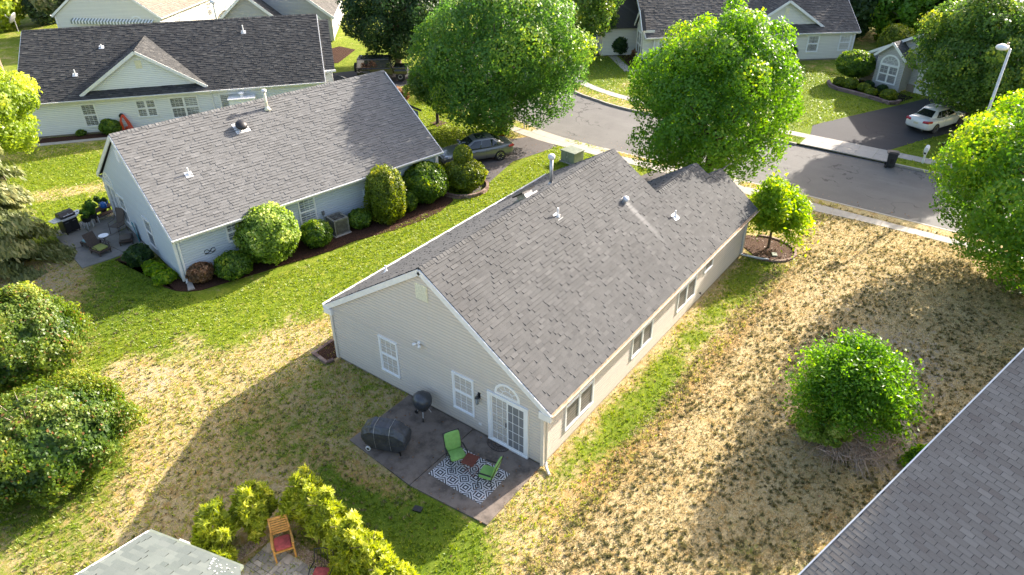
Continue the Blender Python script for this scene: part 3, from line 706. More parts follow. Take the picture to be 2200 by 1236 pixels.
FI = [(34.75, -16), (34.78, -3.4), (34.9, 2.3), (34.98, 14.2), (35.05, 16), (35.3, 17.8), (35.9, 19.8), (37.4, 23.3), (40, 26.3), (45, 30)]
FO = [(35.7, -16), (35.7, -3.4), (35.7, 2.3), (35.75, 14.4), (35.85, 16), (36.2, 18.2), (36.9, 20.3), (38.3, 23), (40.8, 25.6), (45.6, 29.2)]
slab_strip('far_sidewalk', FI, FO, -16, -3.2, 1.25); slab_strip('far_sidewalk', FI, FO, 2.4, 29, 1.25)
slab_strip('driveway_apron', [(33.66, -3.2), (33.62, 2.4)], FO, -3.2, 2.4, 1.12, cross=2)

sheet('driveway', [(15.2, 20.3), (15.0, 14.9), (20.1, 16.05), (23.2, 15.3), (24.0, 15.2), (24.15, 17.8), (22.6, 18.9)], .010, 'asphalt_drive')
sheet('driveway', [(17.4, 4.2), (24.0, 3.2), (24.04, 8.2), (22.4, 8.5), (17.2, 9.4), (12.3, 9.4), (12.3, 4.2)], .010, 'asphalt_drive')
sheet('driveway', [(35.70, 2.35), (37.7, 2.8), (40.7, 1.4), (45.0, -.7), (46.3, -1.35), (50.0, -3.0), (48.0, -8.4), (42.4, -5.7), (39.4, -4.2), (36.9, -3.1), (35.72, -2.6)], .010, 'asphalt_dark')
sheet('driveway', [(43.9, 25.6), (45.7, 23.95), (50.0, 27.0), (53, 31), (43, 33), (40.5, 27.5), (41.8, 26.6)], .012, 'asphalt_dark')
sheet('driveway', [(26.0, 33.6), (30.9, 31.6), (33.0, 34.5), (28.5, 39.5), (25.5, 41.5), (23.5, 38.5)], .012, 'asphalt_dark')
sheet('front_path', [(45.7, 23.95), (41.89, 20.1), (44.49, 17.6), (47.2, 14.7), (47.5, 15.1), (44.9, 18.2), (42.9, 20.05), (46.3, 23.5)], .022, 'walk', .05)
sheet('side_path', [(3.2, 43.9), (8.4, 40.0), (9.2, 39.3), (9.5, 39.7), (8.0, 41.2), (3.8, 44.6)], .022, 'walk', .05)
# planting beds: slightly mounded sheets
def bed(poly, mat='mulch', z=.03, name='mulch_bed'):
    return sheet(name, poly, z, mat, .06)
bed([(-.34, 24.5), (-.72, 23.9), (-.9, 22.8), (-1.05, 21.8), (-1.18, 20.9), (-1.15, 20.2), (-1.02, 19.5), (-.75, 19.0), (-.3, 18.6), (.45, 18.35), (1.3, 18.05), (2.3, 17.7), (3.3, 17.4), (4.5, 16.95), (5.6, 16.6), (7.0, 16.4), (9, 15.6), (10.5, 15.2), (12.0, 15.05), (13.6, 15.4), (14.5, 16.6), (14.4, 17.3), (-.3, 20.0), (-1.2, 24.5)], 'mulch')
bed([(18.0, .2), (17.45, -.6), (17.3, -1.3), (17.75, -1.95), (18.5, -2.25), (19.2, -2.1), (19.6, -1.6), (19.7, -.9), (19.3, .4), (18.8, 1.0)], 'mulch_red')
bed([(4.6, 44.7), (3.9, 44.0), (8.3, 40.6), (9.5, 39.6), (10.2, 40.2)], 'mulch')
bed([(48.7, 4.7), (47.6, 4.4), (47.05, 3.8), (46.75, 2.5), (46.25, 1.1), (45.8, .1), (45.9, -.5), (46.9, -1.15), (48.4, -1.6), (50, 1.6), (51.5, 3.0)], 'mulch_black')
bed([(38.2, -5.2), (39.2, -5.2), (40, -5.8), (39.8, -6.7), (38.6, -6.8), (37.9, -6.0)], 'mulch_black')
bed([(46.4, 23.2), (43.2, 20.05), (44.95, 18.3), (48.9, 14.4), (50.0, 15.5), (47.9, 21.2), (48.6, 22.8)], 'mulch')
bed([(54.5, 9.6), (53.0, 9.2), (52.9, 10.5), (54.0, 11.4)], 'mulch')
bed([(22.1, 24.1), (23.1, 24.0), (23.2, 24.9), (22.4, 25.1)], 'mulch_red')
bed([(28, 47.2), (26.4, 44.5), (29.5, 42.6), (33.6, 44.8), (33.6, 47)], 'mulch')
bed([(17.0, 33.6), (21.0, 29.8), (24.6, 32.6), (22.8, 36.2), (19.3, 36.0)], 'mulch')

# patio behind the beige house: two slabs, a third behind the pale blue house
def slab(name, poly, z, mat, parent=None):
    b = MB(); b.prism(poly, z-.12, z); o = b.obj(name, mat, parent); bevel(o, .008, 1); return o
pt = structure(MB().obj('rear_patio', 'patio'))
slab('slab', [(-.02, 5.92), (-2.92, 5.97), (-3.19, 2.93), (-.02, 2.89)], .055, 'patio', pt)
slab('slab', [(-.02, 2.87), (-3.19, 2.91), (-2.95, -.02), (-.02, .02)], .050, 'patio', pt)
pt = structure(MB().obj('neighbour_patio', 'patio2'))
slab('slab', [(-.25, 29.9), (-1.62, 29.8), (-2.12, 27.2), (-.7, 27.0)], .05, 'patio2', pt)
slab('slab', [(-.68, 26.98), (-2.14, 27.18), (-2.53, 25.0), (-1.02, 24.7), (-.55, 24.72)], .045, 'patio2', pt)
slab('slab', [(-.23, 29.9), (1.6, 30.0), (1.6, 27.4), (-.66, 27.0)], .048, 'patio2', pt)
slab('slab', [(-.53, 24.72), (-.64, 26.98), (1.0, 27.2), (.6, 24.6)], .047, 'patio2', pt)

# ------------------------------------------------------------------ houses
def frame_mat(o, th): return Matrix.Translation((o[0], o[1], 0)) @ Matrix.Rotation(th, 4, 'Z')
X3, Y3, Z3 = Vector((1, 0, 0)), Vector((0, 1, 0)), Vector((0, 0, 1))

# --- beige house in the middle
def beige_house():
    H = thing('beige_house', 'beige sided house with grey shingle roof in the middle of the photo', 'house')
    W, L, ze, zr, yr, m = 9.70, 17.1, 2.44, 5.87, 4.81, .669
    o = .317; ox = .06
    b = MB(); b.box(.02, .02, -.1, L-.02, W-.02, .12); b.obj('foundation', 'foundation', H)
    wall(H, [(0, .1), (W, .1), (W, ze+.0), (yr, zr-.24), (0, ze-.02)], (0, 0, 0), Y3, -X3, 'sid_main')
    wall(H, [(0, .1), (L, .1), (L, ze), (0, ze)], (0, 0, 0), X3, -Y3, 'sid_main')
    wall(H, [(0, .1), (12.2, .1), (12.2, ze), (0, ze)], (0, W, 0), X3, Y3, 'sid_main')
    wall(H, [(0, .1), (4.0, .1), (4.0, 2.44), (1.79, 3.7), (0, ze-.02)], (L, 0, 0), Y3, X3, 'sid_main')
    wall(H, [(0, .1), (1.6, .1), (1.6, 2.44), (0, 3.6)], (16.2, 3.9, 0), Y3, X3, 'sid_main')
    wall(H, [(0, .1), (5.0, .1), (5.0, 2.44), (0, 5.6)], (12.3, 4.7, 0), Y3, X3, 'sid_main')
    b = MB()
    for (x, y) in ((-.02, -.02), (-.02, W+.02), (L+.02, -.02)): b = MB(); b.box(x-.06, y-.06, .08, x+.06, y+.06, ze-.05); b.obj('corner_trim', 'trim_warm', H)
    def zR(y): return ze+(y+o)*m
    ml = (zr-ze)/(W+o-yr)
    # roof planes (right slope with stepped front, left slope, two small front gables)
    R_poly = [(-ox, -o), (17.4, -o), (17.67, 1.77), (16.43, 1.81), (16.42, 2.6), (12.38, 2.6), (12.35, yr), (-ox, yr)]
    cs = math.cos(math.atan(m)); OR = Vector((0, -o, ze+.03)); WR = Vector((0, 1, m)).normalized()
    polyR = [(x, (y+o)/cs) for x, y in R_poly]
    csl = math.cos(math.atan(ml)); OL = Vector((0, W+o, ze+.03)); WL = Vector((0, -1, ml)).normalized()
    L_poly = [(-ox, W+o), (15.05, W+o), (13.6, 7.6), (12.35, yr), (-ox, yr)]
    polyL = [(x, (W+o-y)/csl) for x, y in L_poly]
    # small gable left slopes (mirror pitch)
    O2 = Vector((12.38, 2.6+2.9, ze+.03+.0)); W2 = Vector((0, -1, m)).normalized(); O2.z = zR(2.6)+.03-2.9*m
    poly2 = [(-.1, 0), (4.04, 0), (4.04, 2.9/cs), (0, 2.9/cs)]
    O3 = Vector((16.3, 1.81+1.9, 0)); O3.z = zR(1.81)+.03-1.9*m
    poly3 = [(0, 0), (1.3, 0), (1.37, 1.9/cs), (0, 1.9/cs)]
    # hip at the far left end
    A = Vector((12.35, yr, zr+.03)); Bc = Vector((15.05, W+o, ze+.03)); Cc = Vector((15.05, 5.5, ze+.03))
    def lift(poly, O, U, Wd): return [O+U*u+Wd*w for u, w in poly]
    deck(H, [lift(polyR, OR, X3, WR), lift(polyL, OL, X3, WL), lift(poly2, O2, X3, W2), lift(poly3, O3, X3, W2), [A, Bc, Cc]], th=.09)
    Uh = Y3; Wh = (A-Vector((15.05, yr, ze+.03))).normalized(); hl = (A-Vector((15.05, yr, ze+.03))).length
    polyH = [(5.5, 0), (W+o, 0), (yr, hl)]
    shingles(H, [(polyR, OR, X3, WR), (polyL, OL, X3, WL), (poly2, O2, X3, W2), (poly3, O3, X3, W2), (polyH, Vector((15.05, 0, ze+.03)), Uh, Wh)], 'roof_main', .145, 'dim', 300)
    ridge_caps(H, [((-ox, yr, zr+.03), (12.3, yr, zr+.03), (0, -1, -m), (0, 1, -ml)), ((12.5, 2.6, zR(2.6)+.03), (16.3, 2.6, zR(2.6)+.03), (0, -1, -m), (0, 1, -m)),
                   ((16.5, 1.79, zR(1.79)+.03), (17.6, 1.79, zR(1.79)+.03), (0, -1, -m), (0, 1, -m)), ((15.05, W+o, ze+.03), (12.35, yr, zr+.03), WL*-1, Wh*-1)], 'roof_main')
    # rake boards, eave returns, fascia, soffit
    b = MB()
    def rake(p0, p1): b.beam(Vector(p0), Vector(p1), .05, .20, (0, 0, 1))
    x = -ox+.0
    rake((x-.02, -o, ze-.10), (x-.02, yr+.02, zr-.10)); rake((x-.02, W+o, ze-.10), (x-.02, yr-.02, zr-.10))
    b.box(x-.06, -o-.02, ze-.30, -.0, .10, ze-.03); b.box(x-.06, W-.10, ze-.30, -.0, W+o+.02, ze-.03)
    b.obj('rake_board', 'trim', H)
    b = MB(); b.box(-.03, -o+.03, ze-.16, 17.3, -.0, ze-.12); b.obj('soffit', 'trim_warm', H); b = MB(); b.box(0, W, ze-.16, 15, W+o-.03, ze-.12); b.obj('soffit', 'trim_warm', H)
    b = MB(); b.box(-.03, W+o-.03, ze-.16, 15.05, W+o+.0, ze+.0); b.obj('fascia', 'trim', H)
    g = MB()
    def gut(x0, x1, y, s):
        pr = [(0, .02), (0, -.10), (.07*s, -.10), (.12*s, -.02), (.13*s, .02), (.11*s, .02), (.06*s, -.075), (.015*s, -.075), (.012*s, .02)]
        g.loft([[(xx, y+a, ze+c) for a, c in pr] for xx in (x0, x1)])
    gut(-.05, 17.35, -o-.01, -1); g.obj('gutter', 'rust', H)
    g = MB(); gut(-.05, 15.05, W+o+.01, 1); g.obj('gutter', 'trim', H)
    d = MB(); d.tube([(.15, -o-.06, ze-.08), (.15, -o-.06, ze-.16), (.12, -.07, ze-.30), (.12, -.06, .18), (-.02, -.16, .10), (-.22, -.42, .05)], .045, 8); d.obj('downspout', 'trim_warm', H)
    d = MB(); d.tube([(16.9, -o-.06, ze-.08), (16.9, -.07, ze-.30), (16.9, -.06, .2), (17.0, -.22, .12), (17.2, -1.0, .10), (17.35, -1.3, .09)], .045, 8); d.obj('downspout', 'alum', H)
    # rear windows and sliding door
    for s in (6.27, 2.77):
        window(H, (-.001, s+.94, .66), -Y3, -X3, .94, 1.60, 3, 2, .48, .07, lower_grid=True)
    window_door(H)
    arch_window(H, (0, 1.38, 2.28), -Y3, -X3, 1.02, .48, 5)
    # right side: three paired windows and a small one
    window(H, (1.25, 0, .58), X3, -Y3, 1.82, 1.05+.55, 3, 2, .35, .07, double=True, lowglass='glass_dark')
    window(H, (5.82, 0, .72), X3, -Y3, 1.68, 1.50, 3, 2, .35, .07, double=True, lowglass='glass_dark')
    window(H, (9.72, 0, .66), X3, -Y3, 1.78, 1.56, 3, 2, .35, .07, double=True, lowglass='glass_dark')
    window(H, (12.30, 0, 1.30), X3, -Y3, .88, .62, 2, 1, 1, .06, upglass='glass_dark', blind='blind_dark')
    # gable vent
    v = MB(); v.box(-.05, 4.55, 4.66, -.001, 5.07, 5.26); vo = v.obj('gable_vent', 'vent_tan', H)
    sl = MB()
    for i in range(9): sl.obox((-.055, 4.81, 4.72+i*.06), Y3, (1, 0, .5), (-.5, 0, 1), .23, .02, .004)
    sl.obj('louvre', 'vent_tan', vo)
    # floodlight pair
    f = MB(); f.lathe((-.02, 5.14, 2.80), [(.06, -.03), (.06, .03), (.05, .05)], 12, (-1, 0, 0)); f.tube([(-.05, 5.14, 2.80), (-.12, 5.14, 2.78)], .02, 6)
    fo = f.obj('floodlight', 'trim', H)
    for s in (-1, 1):
        k = MB(); k.lathe((-.10, 5.14+s*.05, 2.78), [(.025, 0), (.05, .06), (.065, .13), (.05, .15)], 12, (-.6, s*.75, -.35)); k.obj('lamp_head', 'trim', fo, True)
    # coach lantern
    q = MB(); q.box(-.03, 2.50, 1.62, -.0, 2.60, 1.86); q.tube([(-.02, 2.55, 1.80), (-.08, 2.55, 1.86), (-.14, 2.55, 1.83)], .012, 6)
    q.lathe((-.14, 2.55, 1.72), [(.09, 0), (.05, .05), (.015, .10), (.012, .12)], 8); q.lathe((-.14, 2.55, 1.46), [(.05, 0), (.055, .02)], 8)
    for k in range(4):
        a = math.pi/4+k*math.pi/2; q.tube([(-.14+.055*math.cos(a), 2.55+.055*math.sin(a), 1.48), (-.14+.075*math.cos(a), 2.55+.075*math.sin(a), 1.72)], .006, 4)
    qo = q.obj('wall_lantern', 'black', H)
    k = MB(); k.lathe((-.14, 2.55, 1.48), [(.045, 0), (.066, .24)], 8); k.obj('lantern_glass', 'blind', qo)
    q = MB(); q.box(-.035, 2.50, .42, -.0, 2.62, .50); q.box(-.045, 2.52, .435, -.03, 2.60, .485); q.obj('socket_cover', 'trim', H)
    q = MB(); q.tube([(12.1, -.02, .42), (12.1, -.10, .42), (12.1, -.13, .38)], .018, 6); q.lathe((12.1, -.08, .45), [(.035, 0), (.035, .012)], 8); q.obj('hose_tap', 'black', H)
    # roof fittings
    nR = (0, -m, 1); nL = (0, ml, 1)
    pipe_vent(H, 6.57, 3.89, 5.27, .36, .038, tilt=nR); pipe_vent(H, 12.07, 1.51, 3.70, .30, .034, tilt=nR); pipe_vent(H, 2.21, 8.9, 3.20, .28, .034, tilt=nL)
    f = MB(); f.tube([(8.95, 5.80, 5.1), (8.95, 5.80, 6.35)], .075, 14); f.lathe((8.95, 5.80, 5.1), [(.2, 0), (.12, .12), (.085, .22)], 14); fo = f.obj('flue_pipe', 'metal', H, True)
    f = MB(); f.lathe((8.95, 5.80, 6.33), [(.08, 0), (.135, .02), (.145, .06), (.145, .14), (.12, .19), (.04, .215)], 18); f.obj('flue_cap', 'alum', fo, True)
    f = MB(); f.lathe((10.25, 3.06, 4.70), [(.12, 0), (.10, .10), (.13, .12), (.14, .2), (.08, .26)], 14, nR); f.obox((10.25, 3.06, 4.72), X3, WR, WR.cross(X3), .17, .17, .012); f.obj('roof_vent', 'alum', H, True)
    # power vent on the back slope
    nl = Vector(nL).normalized(); c = Vector((7.6, 6.1, zr-(6.1-yr)*ml+.04)); f = MB(); f.obox(c+nl*.03, X3, WL, nl, .38, .36, .03)
    f.obox(c+nl*.12, X3, WL, nl, .26, .22, .08); fo = f.obj('louvred_vent', 'metal', H)
    f = MB(); f.obox(c+nl*.24, X3, WL, nl, .42, .30, .03); f.obj('vent_hood', 'black', fo)
    b = MB(); b.obox((10.9, 2.45, zR(2.45)+.055), WR, X3, WR.cross(X3), .02, .01, .004)
    return H

def window_door(H):
    n = -X3; y0, y1 = .54, 2.18; z0, z1 = .05, 2.19; D = .07
    def bx(b, ya, za, yb, zb, d0, d1): b.box(-d1, ya, za, -d0, yb, zb)
    f = MB(); bx(f, y0, z0, y1, z0+.07, 0, D+.02); bx(f, y0, z1-.12, y1, z1, 0, D+.01); bx(f, y0, z0+.07, y0+.12, z1-.12, 0, D); bx(f, y1-.12, z0+.07, y1, z1-.12, 0, D)
    fo = f.obj('sliding_door', 'vinyl', H); ym = (y0+y1)/2
    for (a, c, d, gm, bl) in ((ym-.02, y1-.12, .015, 'glass', 'blind'), (y0+.12, ym+.03, .04, 'glass_dark', 'blind_dark')):
        s = MB(); r = .055; lo, hi = z0+.07, z1-.12
        bx(s, a, lo, a+r, hi, d, d+.024); bx(s, c-r, lo, c, hi, d, d+.024); bx(s, a+r, lo, c-r, lo+r*1.3, d, d+.024); bx(s, a+r, hi-r, c-r, hi, d, d+.024); s.obj('sash', 'vinyl', fo)
        p = MB(); bx(p, a+r*.9, lo+.06, c-r*.9, hi-.05, d+.008, d+.012); p.obj('pane', gm, fo)
        g = MB()
        for i in (1, 2): yv = a+(c-a)*i/3; bx(g, yv-.008, lo+.07, yv+.008, hi-.055, d+.013, d+.018)
        for j in range(1, 5): zv = lo+(hi-lo)*j/5; bx(g, a+r, zv-.008, c-r, zv+.008, d+.0131, d+.0181)
        g.obj('grille', 'vinyl', fo)
        p = MB(); bx(p, a+.02, lo+.02, c-.02, hi-.02, d-.010, d-.004); p.obj('blind', bl, fo)
    h = MB(); h.box(-.10, ym+.035, .98, -.065, ym+.055, 1.16); h.obj('door_handle', 'black', fo)
beige_house()

# --- generic gabled house: long wall on local y=0 facing the camera, x to the right
def gable_house(name, label, loc, th, L, W, ze, zr, mats, x_roof=None, yr=None, o=.32, ox=.12, exp=.15, singles=0, gable_left=True, gable_right=True, wall_x=None, trimm='trim', mode='dim'):
    H = thing(name, label, 'house', (loc[0], loc[1], 0), th); sid, roof = mats; yr = yr or W/2
    x0, x1 = x_roof or (-ox, L+ox); wx0, wx1 = wall_x or (0, L)
    mR = (zr-ze)/(yr+o); mL = (zr-ze)/(W-yr+o)
    b = MB(); b.box(wx0+.02, .02, -.1, wx1-.02, W-.02, .14); b.obj('foundation', 'foundation', H)
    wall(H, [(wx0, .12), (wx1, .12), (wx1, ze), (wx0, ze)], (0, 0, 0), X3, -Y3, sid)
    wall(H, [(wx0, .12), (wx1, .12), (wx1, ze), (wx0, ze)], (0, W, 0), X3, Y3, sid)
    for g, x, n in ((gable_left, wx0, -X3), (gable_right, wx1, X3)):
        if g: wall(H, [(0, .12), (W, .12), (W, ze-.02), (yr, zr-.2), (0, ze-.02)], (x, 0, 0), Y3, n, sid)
    OR = Vector((0, -o, ze+.03)); WR = Vector((0, 1, mR)).normalized(); OL = Vector((0, W+o, ze+.03)); WL = Vector((0, -1, mL)).normalized()
    lR = math.hypot(yr+o, zr-ze); lL = math.hypot(W-yr+o, zr-ze)
    H['_'] = 0; del H['_']
    info = dict(H=H, OR=OR, WR=WR, OL=OL, WL=WL, lR=lR, lL=lL, x0=x0, x1=x1, ze=ze, zr=zr, yr=yr, W=W, o=o, mR=mR, mL=mL, roof=roof, mw=frame_mat(loc, th), exp=exp, singles=singles, mode=mode)
    b = MB()
    for x in (x0-.02, x1+.02):
        b.beam((x, -o, ze-.10), (x, yr, zr-.10), .05, .2); b.beam((x, W+o, ze-.10), (x, yr, zr-.10), .05, .2)
    b.box(x0, -o+.03, ze-.16, x1, -.0, ze-.12); b.box(x0, W, ze-.16, x1, W+o-.03, ze-.12)
    for x in (wx0, wx1): b.box(x-.06, -.06, .08, x+.06, .06, ze-.12); b.box(x-.06, W-.06, .08, x+.06, W+.06, ze-.12)
    b.obj('trim_board', trimm, H)
    g = MB()
    for y, s in ((-o-.01, -1), (W+o+.01, 1)):
        pr = [(0, .02), (0, -.10), (.07*s, -.10), (.12*s, -.02), (.13*s, .02), (.11*s, .02), (.06*s, -.075), (.015*s, -.075), (.012*s, .02)]
        g.loft([[(xx, y+a, ze+c) for a, c in pr] for xx in (x0, x1)])
    g.obj('gutter', trimm, H)
    return info
def finish_roof(I, planes_extra=(), decks_extra=(), caps_extra=(), right_poly=None, left_poly=None, caps=True):
    H = I['H']; pR = right_poly or [(I['x0'], 0), (I['x1'], 0), (I['x1'], I['lR']), (I['x0'], I['lR'])]
    pL = left_poly or [(I['x0'], 0), (I['x1'], 0), (I['x1'], I['lL']), (I['x0'], I['lL'])]
    lift = lambda poly, O, U, Wd: [Vector(O)+Vector(U)*u+Vector(Wd)*w for u, w in poly]
    deck(H, [lift(pR, I['OR'], X3, I['WR']), lift(pL, I['OL'], X3, I['WL'])]+list(decks_extra))
    shingles(H, [(pR, I['OR'], X3, I['WR']), (pL, I['OL'], X3, I['WL'])]+list(planes_extra), I['roof'], I['exp'], I['mode'], I['singles'], I['mw'])
    if caps:
        ridge_caps(H, [((max(p[0] for p in pR if True)*0+I['x0'], I['yr'], I['zr']+.03), (I['x1'], I['yr'], I['zr']+.03), (0, -1, -I['mR']), (0, 1, -I['mL']))]+list(caps_extra), I['roof'])
def gable_on(I, xc, half, yf, zb, za, sid, back=None, ov=.3, vent=True, trimm='trim'):
    """cross gable standing on the front slope: face at y=yf, base height zb, apex za"""
    H = I['H']; m = (za-zb)/half
    wall(H, [(xc-half, zb), (xc+half, zb), (xc, za)], (0, yf, 0), X3, -Y3, sid, name='gable_wall')
    # where its ridge meets the main slope
    yb = (za-I['ze'])/I['mR']-I['o']; planes = []; decks = []
    zt = za+.10
    yb2 = (zt-I['ze']-.03)/I['mR']-I['o']
    for s in (-1, 1):
        e = half+.32; zl = zt-m*e; Wd = Vector((-s, 0, m)).normalized(); ln = math.hypot(e, m*e)
        ylo = (zl-I['ze']-.03)/I['mR']-I['o']
        O = Vector((xc+s*e, 0, zl)); poly = [(yf-ov, 0), (max(ylo, yf-ov+.01), 0), (yb2, ln), (yf-ov, ln)]
        planes.append((poly, O, Y3, Wd)); decks.append([O+Y3*u+Wd*w for u, w in poly])
    b = MB()
    for s in (-1, 1): b.beam((xc+s*(half+.32), yf-ov-.02, zt-m*(half+.32)-.12), (xc, yf-ov-.02, zt-.12), .05, .2)
    b.obj('rake_board', trimm, H)
    if vent:
        v = MB(); v.box(xc-.2, yf-.05, za-1.15, xc+.2, yf-.001, za-.62); vo = v.obj('gable_vent', 'vent_tan', H)
        sl = MB()
        for i in range(6): sl.box(xc-.16, yf-.065, za-1.10+i*.08, xc+.16, yf-.05, za-1.07+i*.08)
        sl.obj('louvre', 'vent_tan', vo)
    return planes, decks, [((xc, yf-ov, zt), (xc, yb2, zt), (-1, 0, -m), (1, 0, -m))]

# --- pale blue house
def blue_house():
    I = gable_house('blue_house', 'pale blue sided house with light grey roof beside the clipped shrubs', (-.354, 19.852), -.185, 14.9, 9.44, 2.41, 5.89, ('sid_blue', 'roof_blue'), o=.45, ox=.15, exp=.147, singles=300, x_roof=(-.12, 15.0))
    H = I['H']; W = 9.44
    # front end: clipped corner at the street, small lower roof beyond the ridge
    lR = I['lR']; pR = [(I['x0'], 0), (15.0, 0), (14.1, lR*.22), (13.6, lR*.45), (14.7, lR), (I['x0'], lR)]
    pR = [(I['x0'], 0), (15.0, 0), (14.85, lR), (I['x0'], lR)]
    O = Vector((14.3, W/2-.6, 5.0)); Wd = Vector((-1, 0, .0)); 
    ex = []; dk = []
    Ob = Vector((17.6, 0, 2.9)); Wb = Vector((-1, 0, .62)).normalized(); po = [(4.9, 0), (9.6, 0), (9.3, 3.6), (4.9, 3.9)]
    ex.append((po, Ob, Y3, Wb)); dk.append([Ob+Y3*u+Wb*w for u, w in po])
    finish_roof(I, ex, dk, right_poly=pR)
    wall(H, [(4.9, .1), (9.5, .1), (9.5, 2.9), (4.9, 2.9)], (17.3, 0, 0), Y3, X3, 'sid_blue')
    n = -X3
    window(H, (0, 3.85, .55), -Y3, n, .98, 1.55, 3, 2, .5, .08, blind='blind_dark'); window(H, (0, 7.45, .50), -Y3, n, .96, 1.55, 3, 2, .5, .08, blind='blind_dark')
    window(H, (0, 9.25, .1), -Y3, n, 1.55, 2.1, 3, 4, 1, .10, double=True, name='patio_door', blind='blind_dark'); arch_window(H, (0, 8.45, 2.3), -Y3, n, 1.3, .55, 4, blind='blind_green')
    arch = MB(); arch.prism([(0, 0), (.02, 0), (.02, .01)], 0, .001)
    v = MB(); v.box(-.05, 4.6, 4.5, -.001, 5.1, 5.1); vo = v.obj('gable_vent', 'trim', H)
    sl = MB(); [sl.box(-.07, 4.64, 4.56+i*.09, -.05, 5.06, 4.59+i*.09) for i in range(6)]; sl.obj('louvre', 'trim', vo)
    window(H, (2.38, 0, 1.20), X3, -Y3, .62, .98, 2, 2, .5, .06, lower_grid=True, blind='blind_dark')
    window(H, (6.13, 0, .68), X3, -Y3, .95, 1.5, 3, 3, .5, .06, lower_grid=True, blind='blind_green')
    b = MB(); b.box(12.1, -.05, .1, 12.2, -.0, 2.25); b.obj('wall_trim', 'trim', H)
    d = MB(); d.tube([(.2, -.50, 2.30), (.16, -.08, 2.1), (.14, -.07, .2), (.0, -.3, .08)], .05, 8); d.obj('downspout', 'trim', H)
    d = MB(); d.tube([(14.7, -.50, 2.30), (14.75, -.08, 2.1), (14.75, -.07, .2)], .05, 8); d.obj('downspout', 'trim', H)
    q = MB(); q.box(9.9, -.12, 1.02, 10.35, -.0, 1.55); q.lathe((10.2, -.12, 1.3), [(.09, 0), (.08, .06)], 12, (0, -1, 0)); q.tube([(10.15, -.08, 1.02), (10.15, -.08, .1)], .04, 8); q.obj('electric_meter', 'sid_blue', H)
    q = MB(); q.box(9.95, -.2, .25, 10.25, -.0, .62); q.obj('gas_meter_box', 'ac', H)
    q = MB(); q.box(7.35, -.12, .95, 7.47, -.0, 1.15); q.tube([(7.41, -.08, .95), (7.41, -.08, .5)], .015, 6); q.obj('disconnect_box', 'ac', H)
    # butterfly ornament on the wall: scrolled metal
    q = MB()
    for s in (-1, 1): q.tube([(1.45, -.05, 1.12), (1.45+s*.12, -.06, 1.25), (1.45+s*.24, -.05, 1.22), (1.45+s*.26, -.05, 1.10), (1.45+s*.10, -.05, 1.05), (1.45, -.05, 1.12)], .014, 5)
    q.tube([(1.2, -.05, 1.06), (1.45, -.07, 1.0), (1.7, -.05, 1.06)], .012, 5)
    q.obj('wall_ornament', 'black', H)
    # roof fittings
    def onR(x, y): return (x, y, I['ze']+(y+I['o'])*I['mR']+.03)
    nR = (0, -I['mR'], 1)
    x, y, z = onR(2.05, 2.05); pipe_vent(H, x, y, z, .34, .04, tilt=nR)
    x, y, z = onR(7.35, 4.15); f = MB(); f.tube([(x, y, z-.1), (x, y, z+.9)], .07, 14); f.lathe((x, y, z-.05), [(.2, 0), (.12, .1), (.08, .2)], 14); fo = f.obj('flue_pipe', 'vent_tan', H, True)
    f = MB(); f.lathe((x, y, z+.86), [(.08, 0), (.13, .02), (.14, .1), (.10, .16)], 16); f.obj('flue_cap', 'alum', fo, True)
    x, y, z = onR(5.55, 3.55); nv = Vector(nR).normalized(); f = MB(); f.lathe(Vector((x, y, z)), [(.16, 0), (.15, .12), (.28, .16), (.30, .2), (.26, .29), (.14, .35), (.02, .37)], 20, nv); f.obj('turtle_vent', 'black', H, True)
    f = MB(); f.obox(Vector((x, y, z))+nv*.01, X3, I['WR'], nv, .36, .32, .012); f.obj('flashing', 'trim', H)
blue_house()

